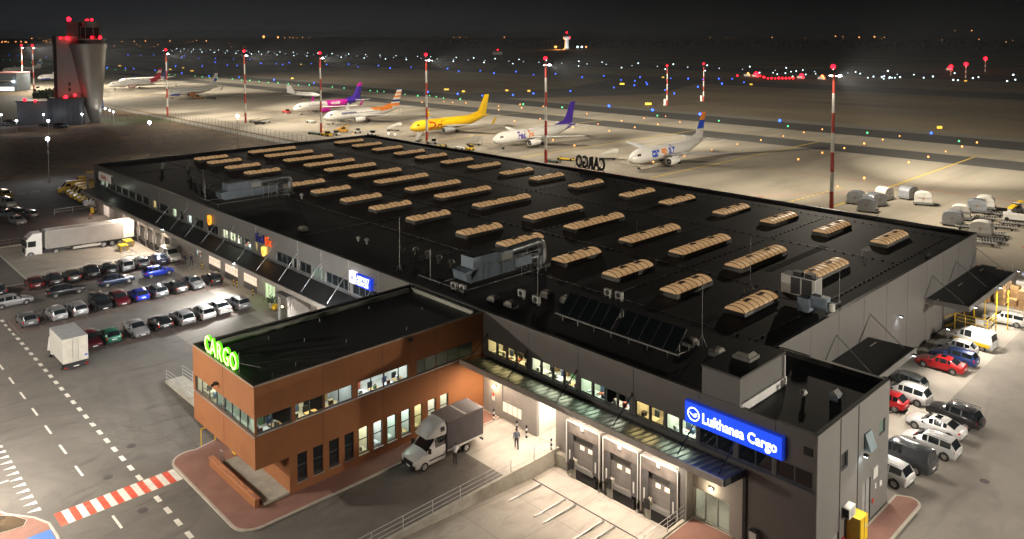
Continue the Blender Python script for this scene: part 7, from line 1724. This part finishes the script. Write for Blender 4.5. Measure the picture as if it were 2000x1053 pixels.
lampset('taxiway_light', 'bigger glowing blue taxiway light on the grass beside the near taxiway', 'taxiway light', 'bright blue taxiway lights', E_blue, px([(1367, 225), (1190, 209), (1275, 217)]), .6, .5)
lampset('taxiway_light', 'green taxiway centre light', 'taxiway light', 'green taxiway lights', E_green,
        px([(208, 136), (226, 137), (245, 138), (307, 143), (330, 146), (342, 147), (381, 149), (395, 151), (409, 152), (424, 153), (454, 155), (472, 157), (488, 158), (506, 160), (524, 162), (543, 163), (563, 165), (583, 167), (604, 167), (649, 171), (672, 173), (723, 178), (737, 179), (750, 180), (779, 184), (791, 185), (816, 188), (839, 188), (852, 190), (866, 192), (899, 195), (1022, 205), (1098, 211), (1284, 227), (1404, 237), (1539, 248), (1694, 261), (1873, 277), (7, 117), (20, 118), (40, 120), (61, 123), (82, 124), (96, 126), (107, 127)]), .35, .3)
lampset('apron_light', 'orange apron edge light', 'apron light', 'orange apron lights', E_orange,
        px([(1055, 233), (1146, 223), (1168, 243), (1190, 257), (1214, 237), (1240, 250), (1258, 232), (1285, 244), (1300, 228), (1328, 239), (1440, 283), (1486, 275), (1337, 306), (1390, 294), (1276, 318), (1530, 267), (1570, 260), (1606, 254), (1559, 313), (1606, 300), (1649, 291), (1688, 282), (1724, 274), (1757, 267), (1688, 350), (1636, 366), (1775, 319), (1813, 308), (1847, 297), (1879, 288), (1908, 280), (884, 195+6), (910, 202), (824, 201), (867, 199), (974, 208), (974, 216), (1016, 205), (1019, 212), (1061, 209), (1005, 238), (1080, 275), (1119, 250), (1122, 286), (630, 250+4), (690, 262)]), .25, .25)
for i, (a, c_) in enumerate([(1266, 206), (1215, 166), (990, 92+87), (872, 177), (588, 127), (635, 121), (905, 181), (332, 137), (375, 140), (234, 130), (358, 134), (1835, 253), (1033, 180), (1295, 153), (571, 155), (1548, 153), (1467, 167), (1886, 160)]):
    g = G(a, c_); t = thing('taxiway_sign', 'yellow glowing airfield sign standing low on the dark grass', 'sign', (g.x, g.y, 0), R(45), 'yellow airfield signs')
    wd = 3.0 if i in (0, 1, 3, 7, 8, 9) else 1.8
    b = MB(); b.box(-wd/2, wd/2, -.15, .15, .3, 1.25, E_yellow if i in (0, 1) else emit('sign_yellow_dim', (1, .60, .07), .9)); b.build('face', t); b = MB(); b.box(-wd/2+.2, -wd/2+.35, -.05, .05, 0, .3, darkmetal); b.box(wd/2-.35, wd/2-.2, -.05, .05, 0, .3, darkmetal); b.build('foot', t)
# cluster of red and amber lights of vehicles on the far taxiway
lampset('stop_light', 'red light in the line across the far taxiway', 'stop light', 'red stop bar lights', E_red, px([(1500+7*i, 154) for i in range(8)]+[(1440, 149), (1485, 149), (1492, 152)]), .75, .5)
for i, (a, c_, s_, m_) in enumerate([(1477, 151, 2.4, E_red), (1565, 154, 2.0, E_red), (1606, 156, 1.6, M('x', (1, 0, 0), .5) if False else emit('light_vermilion', (1, .12, .03), 9)), (1461, 150, 1.3, E_orange), (1855, 138, 2.2, E_red)]):
    g = G(a, c_); t = thing('airfield_vehicle', 'airfield vehicle seen as a cluster of glowing red lamps on the far taxiway', 'vehicle', (g.x, g.y, 0), 0, 'vehicles with red lamps')
    b = MB(); b.hexa([(-3, -1.2, .4), (3, -1.2, .4), (3, 1.2, .4), (-3, 1.2, .4), (-3, -1.2, 2.2), (2.2, -1.1, 2.0), (2.2, 1.1, 2.0), (-3, 1.2, 2.2)], offwhite); b.build('body', t)
    b = MB(); b.ball((0, 0, 2.6), s_*.75, m_); b.ball((1.8, -1, 1.4), s_*.45, m_); b.build('lamp', t)
lampset('approach_light', 'white light of the far approach row at the right', 'approach light', 'approach lights at the right', E_rw, px([(1671, 142), (1680, 145), (1727, 150), (1738, 152), (1748, 153), (1758, 152), (1785, 147), (1742, 153), (1726, 155), (1737, 154), (1695, 153), (1706, 151), (1822, 151), (1804, 153), (1871, 158), (1911, 152), (1900, 154), (1967, 160), (1983, 157), (1568, 138), (1548, 150), (1510, 143), (1518, 146), (1534, 144), (1545, 141), (1555, 140), (1620, 149), (1593, 145)]), .5, .5)

# ------------------------------------------------------------------ control towers
CT = thing('control_tower', 'tall airport control tower with steel cone, slab wall and red lamps at the left', 'control tower', (-291, 46, 0))
cone = M('tower_steel', (.19, .18, .165), .52, .55, var=.1, scale=.15); mix_into(cone, line_fac(cone, 'Z', .6, .06, 0, .35), (.15, .14, .13))
towr = M('tower_slab', (.24, .23, .22), .6, .1, var=.08, scale=.2); mix_into(towr, line_fac(towr, 'Z', .6, .05, 0, .5), (.26, .25, .24))
b = MB(); n = 28; rr = []
rv = Vector((_r.x, _r.y, 0)).normalized(); fv = Vector((_f.x, _f.y, 0)).normalized(); cxx, cyy = (rv*4.0)[:2]
for z, r_ in ((0, 1.6), (6, 3.0), (12, 3.9), (18, 4.7), (24, 5.5), (29.5, 6.3), (30, 6.6), (31.5, 6.7)):
    q_ = rv*(2.9+(1-z/31.5)*1.9); rr.append([(q_.x+r_*math.cos(2*PI*j/n), q_.y+r_*math.sin(2*PI*j/n), z) for j in range(n)])
b.loft(rr, cone); b.build('shaft', CT, smooth=True)
rv = Vector((_r.x, _r.y, 0)).normalized(); fv = Vector((_f.x, _f.y, 0)).normalized()
def T(a, d, z): p = rv*a+fv*d; return (p.x, p.y, z)
def tb(b, a0, a1, d0, d1, z0, z1, m): b.hexa([T(a0, d0, z0), T(a1, d0, z0), T(a1, d1, z0), T(a0, d1, z0), T(a0, d0, z1), T(a1, d0, z1), T(a1, d1, z1), T(a0, d1, z1)], m)
b = MB(); tb(b, -8.6, .5, -2.0, 5.5, 0, 34.4, towr); tb(b, -9.9, -8.6, -2.2, 5.7, 0, 34.6, darkmetal)
b.build('slab_tower', CT)
b = MB(); tb(b, -4.3, -3.4, -2.06, -2.0, 12.6, 14.0, darkmetal); tb(b, -4.3, -3.4, -2.06, -2.0, 14.8, 16.2, darkmetal); b.build('window', CT)
b = MB()
for z0, z1, r_, m_ in ((31.5, 33.0, 5.2, darkmetal), (33.0, 33.5, 5.6, cone), (33.5, 38.0, 3.2, darkglass), (38.0, 38.4, 3.6, cone), (38.4, 40.2, 3.0, cone)): b.tube((cxx, cyy, z0), (cxx, cyy, z1), r_, r_, m_, 22)
for a in range(8): b.tube((cxx+3.6*math.cos(a*PI/4), cyy+3.6*math.sin(a*PI/4), 33.5), (cxx+3.6*math.cos(a*PI/4), cyy+3.6*math.sin(a*PI/4), 38), .12, .12, cone)
b.build('cab', CT)
b = MB(); tb(b, -4.4, .4, -2, 2, 34.4, 40.0, M('stair_tower', (.06, .055, .055), .6)); b.build('stair_head', CT)
b = MB(); tb(b, -8.8, 3.6, -9.0, -5.4, 0, 10.2, M('tower_block', (.030, .032, .042), .5)); tb(b, -21.0, -8.8, -8.5, -1.6, 0, 9.0, M('tower_block2', (.10, .105, .115), .6)); tb(b, -9.0, 3.8, -9.3, -5.2, 10.2, 10.5, darkmetal); tb(b, -21.4, -9.0, -8.8, -1.3, 9.0, 9.4, darkmetal); b.build('base_building', CT)
b = MB()
for k_ in range(6): tb(b, -8.3+k_*2.1, -8.15+k_*2.1, -9.06, -9.0, .5, 10, M('fin_line', (.09, .09, .1), .5))
b.build('wall_fin', CT)
reds = [(-3.2, -2.2, 41.2, .85), (2.4, 0, 40.9, .3), (4.2, -2, 40.9, .32), (5.2, -1, 41, .5), (-3.6, -3, 33.8, .65), (-6.5, -2.8, 33.8, .4), (6.9, -4.5, 34.0, .45), (9.3, -3.0, 34.0, .62), (-17.6, -8.8, 9.9, .6), (-13.2, -9.4, 9.5, .42), (-1.4, -9.2, 11.0, .65), (.9, -7, 11.5, .45)]
b = MB()
for a, d, z, r_ in reds: b.ball(T(a, d, z), r_, E_red)
b.build('beacon', CT)
for a, d, z, p_ in ((-3.2, -3.4, 41.6, 150), (-4.6, -3.4, 33.9, 130), (8.2, -6.0, 34.0, 130), (-14, -7, 10.6, 400), (-3.4, -7.0, 11.0, 420)):
    light('red_glow', 'POINT', Vector(T(a, d, z))+Vector((-291, 46, 0)), p_, (1, .012, .01), size=.4)
light('tower_uplight', 'SPOT', (-279, 52, 1), 5000, (1, .92, .78), (-289, 48, 26), size=.3, angle=70)
light('apron_edge_light', 'SPOT', (-255, 22, 12), 12000, (1, .92, .8), (-291, 46, 20), size=.3, angle=70)  # spot without a fixture, added on the camera side to light the tower
# second tower far away
g = G(1107, 97); T2 = thing('old_tower', 'far pale control tower with bulbous cab on the horizon', 'control tower', (g.x, g.y, 0))
pt = M('pale_tower', (.5, .5, .48), .7, emis=(.75, .82, .85), es=.0)
b = MB(); b.loft([[(r_*math.cos(2*PI*j/12), r_*math.sin(2*PI*j/12), z) for j in range(12)] for z, r_ in ((0, 9), (4, 5), (12, 4.2), (22, 4.6))], pt); b.build('shaft', T2)
b = MB(); b.loft([[(r_*math.cos(2*PI*j/12), r_*math.sin(2*PI*j/12), z) for j in range(12)] for z, r_ in ((22, 4.8), (25, 8.5), (29, 9), (33, 5.5), (36, 3))], pt); b.build('cab', T2)
b = MB(); b.ball((0, 0, 38), 1.8, E_red); b.ball((-9, 0, 27), 1.4, E_red); b.ball((9, 0, 27), 1.4, E_red); b.build('beacon', T2)
light('old_tower_lamp', 'SPOT', (g.x+22, g.y-22, 2), 60000, (.95, .97, 1), (g.x, g.y, 18), size=1, angle=60)
light('old_tower_lamp', 'POINT', (g.x-14, g.y-14, 6), 60000, (1, .42, .12), size=1)
for dx, m_, r_ in ((-16, E_orange, 2.6), (15, E_rw, 2.2), (21, E_rw, 2.2), (27, E_orange, 1.9)):
    b = MB(); b.tube((0, 0, 0), (0, 0, 6), .3, .3, darkmetal); b.ball((0, 0, 6), r_, m_); o = b.build('yard_lamp'); o.location = (g.x+dx*_r.x*1.6, g.y+dx*_r.y*1.6, 0); tag(o, 'bright lamp at the foot of the far pale tower', 'lamp', 'lamps at the far tower')
g = G(972, 107); t = thing('hut', 'low pale hut with red lamp beyond the runway', 'hut', (g.x, g.y, 0), R(45)); b = MB(); b.box(-8, 8, -4, 4, 0, 5, M('hut_wall', (.4, .38, .36), .7, emis=(1, .9, .8), es=.05)); b.build('wall', t); b = MB(); b.box(-12, 12, -4.5, 4.5, 5, 5.6, darkmetal); b.build('roof', t); b = MB(); b.ball((0, 0, 8.5), 1.1, E_red); b.tube((0, 0, 5.6), (0, 0, 8), .2, .2, darkmetal); b.build('beacon', t)
# hangar at the left edge
g = G(33, 178); t = thing('hangar', 'grey blue hangar with white lit doorway cut by the left picture edge', 'hangar', (g.x, g.y, 0))
b = MB(); tb(b, -16, 0, 0, 14, 0, 11.0, M('hangar_wall', (.16, .19, .22), .6)); tb(b, -16.2, .2, -.2, 14.2, 11.0, 11.6, M('hangar_eave', (.5, .25, .25), .6)); b.build('wall', t)
b = MB(); tb(b, -16, -1.6, -.3, -.05, .3, 2.6, emit('doorway_white', (1, .98, .9), 1.6)); b.build('doorway', t)
b = MB(); tb(b, -16, -2.0, -3.2, -.1, 6.2, 6.7, M('hangar_canopy', (.35, .33, .28), .6)); b.build('canopy', t)
b = MB(); b.ball(T(-1.5, -1, 8.6-2.6), .5, E_cool); b.ball(T(-14, 1, 13), .6, E_red); b.build('lamp', t)
# tower car park lamps
tp = [(48, 236, 212), (67, 241, 218), (86, 248, 223), (114, 240, 214), (136, 243, 219), (161, 247, 225), (95, 262, 235), (33, 262, 234), (3, 248, 225), (188, 232, 211), (206, 234, 215), (215, 238, 219), (222, 242, 223)]
for i, (a, yb_, yt) in enumerate(tp):
    g = G(a, yb_); t = thing('lamp_post', 'short bright lamp post in the car park around the control tower', 'lamp post', (g.x, g.y, 0), 0, 'lamp posts by the control tower')
    b = MB(); b.tube((0, 0, 0), (0, 0, 4.6), .08, .06, steel, 6); b.build('post', t); b = MB(); b.ball((0, 0, 4.7), .32 if i not in (6,) else .45, E_cool); b.build('lamp', t)
    light('park_lamp', 'POINT', (g.x, g.y, 4.0), 420, (.9, .95, 1), size=.4)
for i, (a, c_, k_, col_) in enumerate([(55, 233, 'hatch', (.2, .02, .02)), (52, 228, 'suv', NV), (20, 236, 'sedan', BK), (12, 243, 'hatch', MG), (30, 240, 'sedan', (.02, .06, .04)), (88, 244, 'hatch', DG), (75, 224, 'suv', (.01, .03, .12)), (120, 246, 'van', BK)]):
    g = G(a, c_+4); car(k_, g.x, g.y, 30+20*(i % 3), col_, 'dark car parked beside the control tower', 'cars parked by the control tower')
g = G(197, 214); t = thing('banner', 'dark blue upright banner beside the foot of the tower cone', 'banner', (g.x, g.y, 0)); b = MB(); tb(b, -1.2, 1.2, -.1, .1, .5, 4.5, blue_p); b.build('cloth', t)

# ------------------------------------------------------------------ far town lights and the wood
r = random.Random(21)
tl = [(62, 75, 5), (85, 80, 3), (515, 72, 14), (543, 73, 10), (556, 74, 4), (566, 73, 4), (572, 74, 4), (580, 74, 3), (591, 73, 4), (604, 74, 3), (886, 73, 4), (898, 73, 4), (911, 73, 4), (985, 73, 5), (455, 0+80, 0), (200, 82, 0), (1508, 73, 5), (1632, 71, 6), (1678, 73, 7), (1708, 72, 8), (1727, 73, 4), (1840, 78, 3), (1912, 77, 4), (1965, 82, 4), (1972, 82, 4), (1978, 79, 3), (1898, 60, 5), (1865, 60, 3), (332, 80, 5), (384, 79, 4), (403, 80, 6), (238, 81, 4), (262, 81, 4), (284, 80, 5), (1387, 73, 4), (1420, 74, 3), (1430, 75, 3), (95, 95, 0)]
tl += [(r.uniform(0, 20)+i*0, r.uniform(81, 84), r.uniform(3, 5)) for i in range(6)] + [(r.uniform(30, 52), r.uniform(81, 83), 5) for i in range(4)] + [(r.uniform(0, 200), r.uniform(74, 90), r.uniform(2, 4)) for i in range(14)]
tl += [(r.uniform(205, 480), r.uniform(78, 92), r.uniform(2, 3.5)) for i in range(10)] + [(r.uniform(1560, 1740), r.uniform(70, 76), r.uniform(2, 3)) for i in range(6)]
b = MB(); b.ball((0, 0, 0), 1.0, E_town, 8, 5); b.tube((0, 0, -6), (0, 0, 0), .12, .12, darkmetal, 4); me = None
for a, c_, s_ in tl:
    if s_ <= 0: continue
    D = 2900.0; v = _f+(a-1000)/FPX*_r+(c_-149.6)/FPX*_d; k_ = D/math.hypot(v.x, v.y); p = CAMPOS+v*k_
    if p.z < 3: k_ *= (35-3)/(35-p.z); p = CAMPOS+v*k_
    if me is None: o = b.build('town_lamp'); me = o.data
    else: o = bpy.data.objects.new('town_lamp', me); C.objects.link(o)
    o.location = p; f_ = s_*.30*k_*v.length/2900; o.scale = (f_, f_, f_)
    tag(o, 'tiny orange lamp of the distant town on the horizon', 'lamp', 'lamps of the distant town')
wm = M('wood_mass', (.020, .020, .015), .9, var=.5, scale=.01)
trk = M('bare_trunk', (.10, .095, .08), .9)
b = MB()
for i in range(5200):
    side = r.random()
    x = r.uniform(-2600, 1800); y = r.uniform(1560, 2500)
    if -1330 < x < -950 and y < 1700: continue
    h = r.uniform(8, 17)*(1 if x > -1500 else .8); w_ = r.uniform(4, 9); a = r.uniform(0, PI)
    dx, dy = math.cos(a)*w_, math.sin(a)*w_
    b.quad([(x-dx, y-dy, h*.25), (x+dx, y+dy, h*.2), (x+dx*.7+r.uniform(-2, 2), y+dy*.7, h*.75), (x+r.uniform(-2, 2), y, h), (x-dx*.6, y-dy*.6, h*.7)], wm)
    if i % 9 == 0 and y < 1750: b.tube((x, y, 0), (x+r.uniform(-1, 1), y, h*.9), .7, .25, trk, 4, False)
tag(b.build('woodland'), 'dark bare woodland beyond the runway below the horizon', 'woodland', kind='stuff')
b = MB()
for i in range(700):
    x, y = r.uniform(-300, -290), r.uniform(30, 70)
    px_, py_ = r.uniform(66, 112), r.uniform(0, 1); g = G(px_, 186+py_*6); z = abs(r.gauss(0, 1.6)); d = Vector((r.uniform(-1, 1), r.uniform(-1, 1), r.uniform(-1, 1)))*.7; e_ = d.orthogonal()
    p = Vector((g.x, g.y, z)); b.quad([p-d, p+e_, p+d, p-e_], leafm)
tag(b.build('shrubs'), 'dark shrubs behind the low roof of the control tower block', 'shrubs', kind='stuff')
# ------------------------------------------------------------------ night haze
hz = bpy.data.materials.new('haze'); hz.use_nodes = True
_n = hz.node_tree.nodes; _n.remove(_n['Principled BSDF']); _v = _n.new('ShaderNodeVolumePrincipled')
_v.inputs['Color'].default_value = (.85, .9, 1, 1); _v.inputs['Density'].default_value = .000065; _v.inputs['Anisotropy'].default_value = .3
hz.node_tree.links.new(_v.outputs[0], _n['Material Output'].inputs['Volume'])
b = MB(); b.box(-9010, 6010, -910, 9010, -3.0, 60, hz); o = b.build('haze'); o['kind'] = 'stuff'
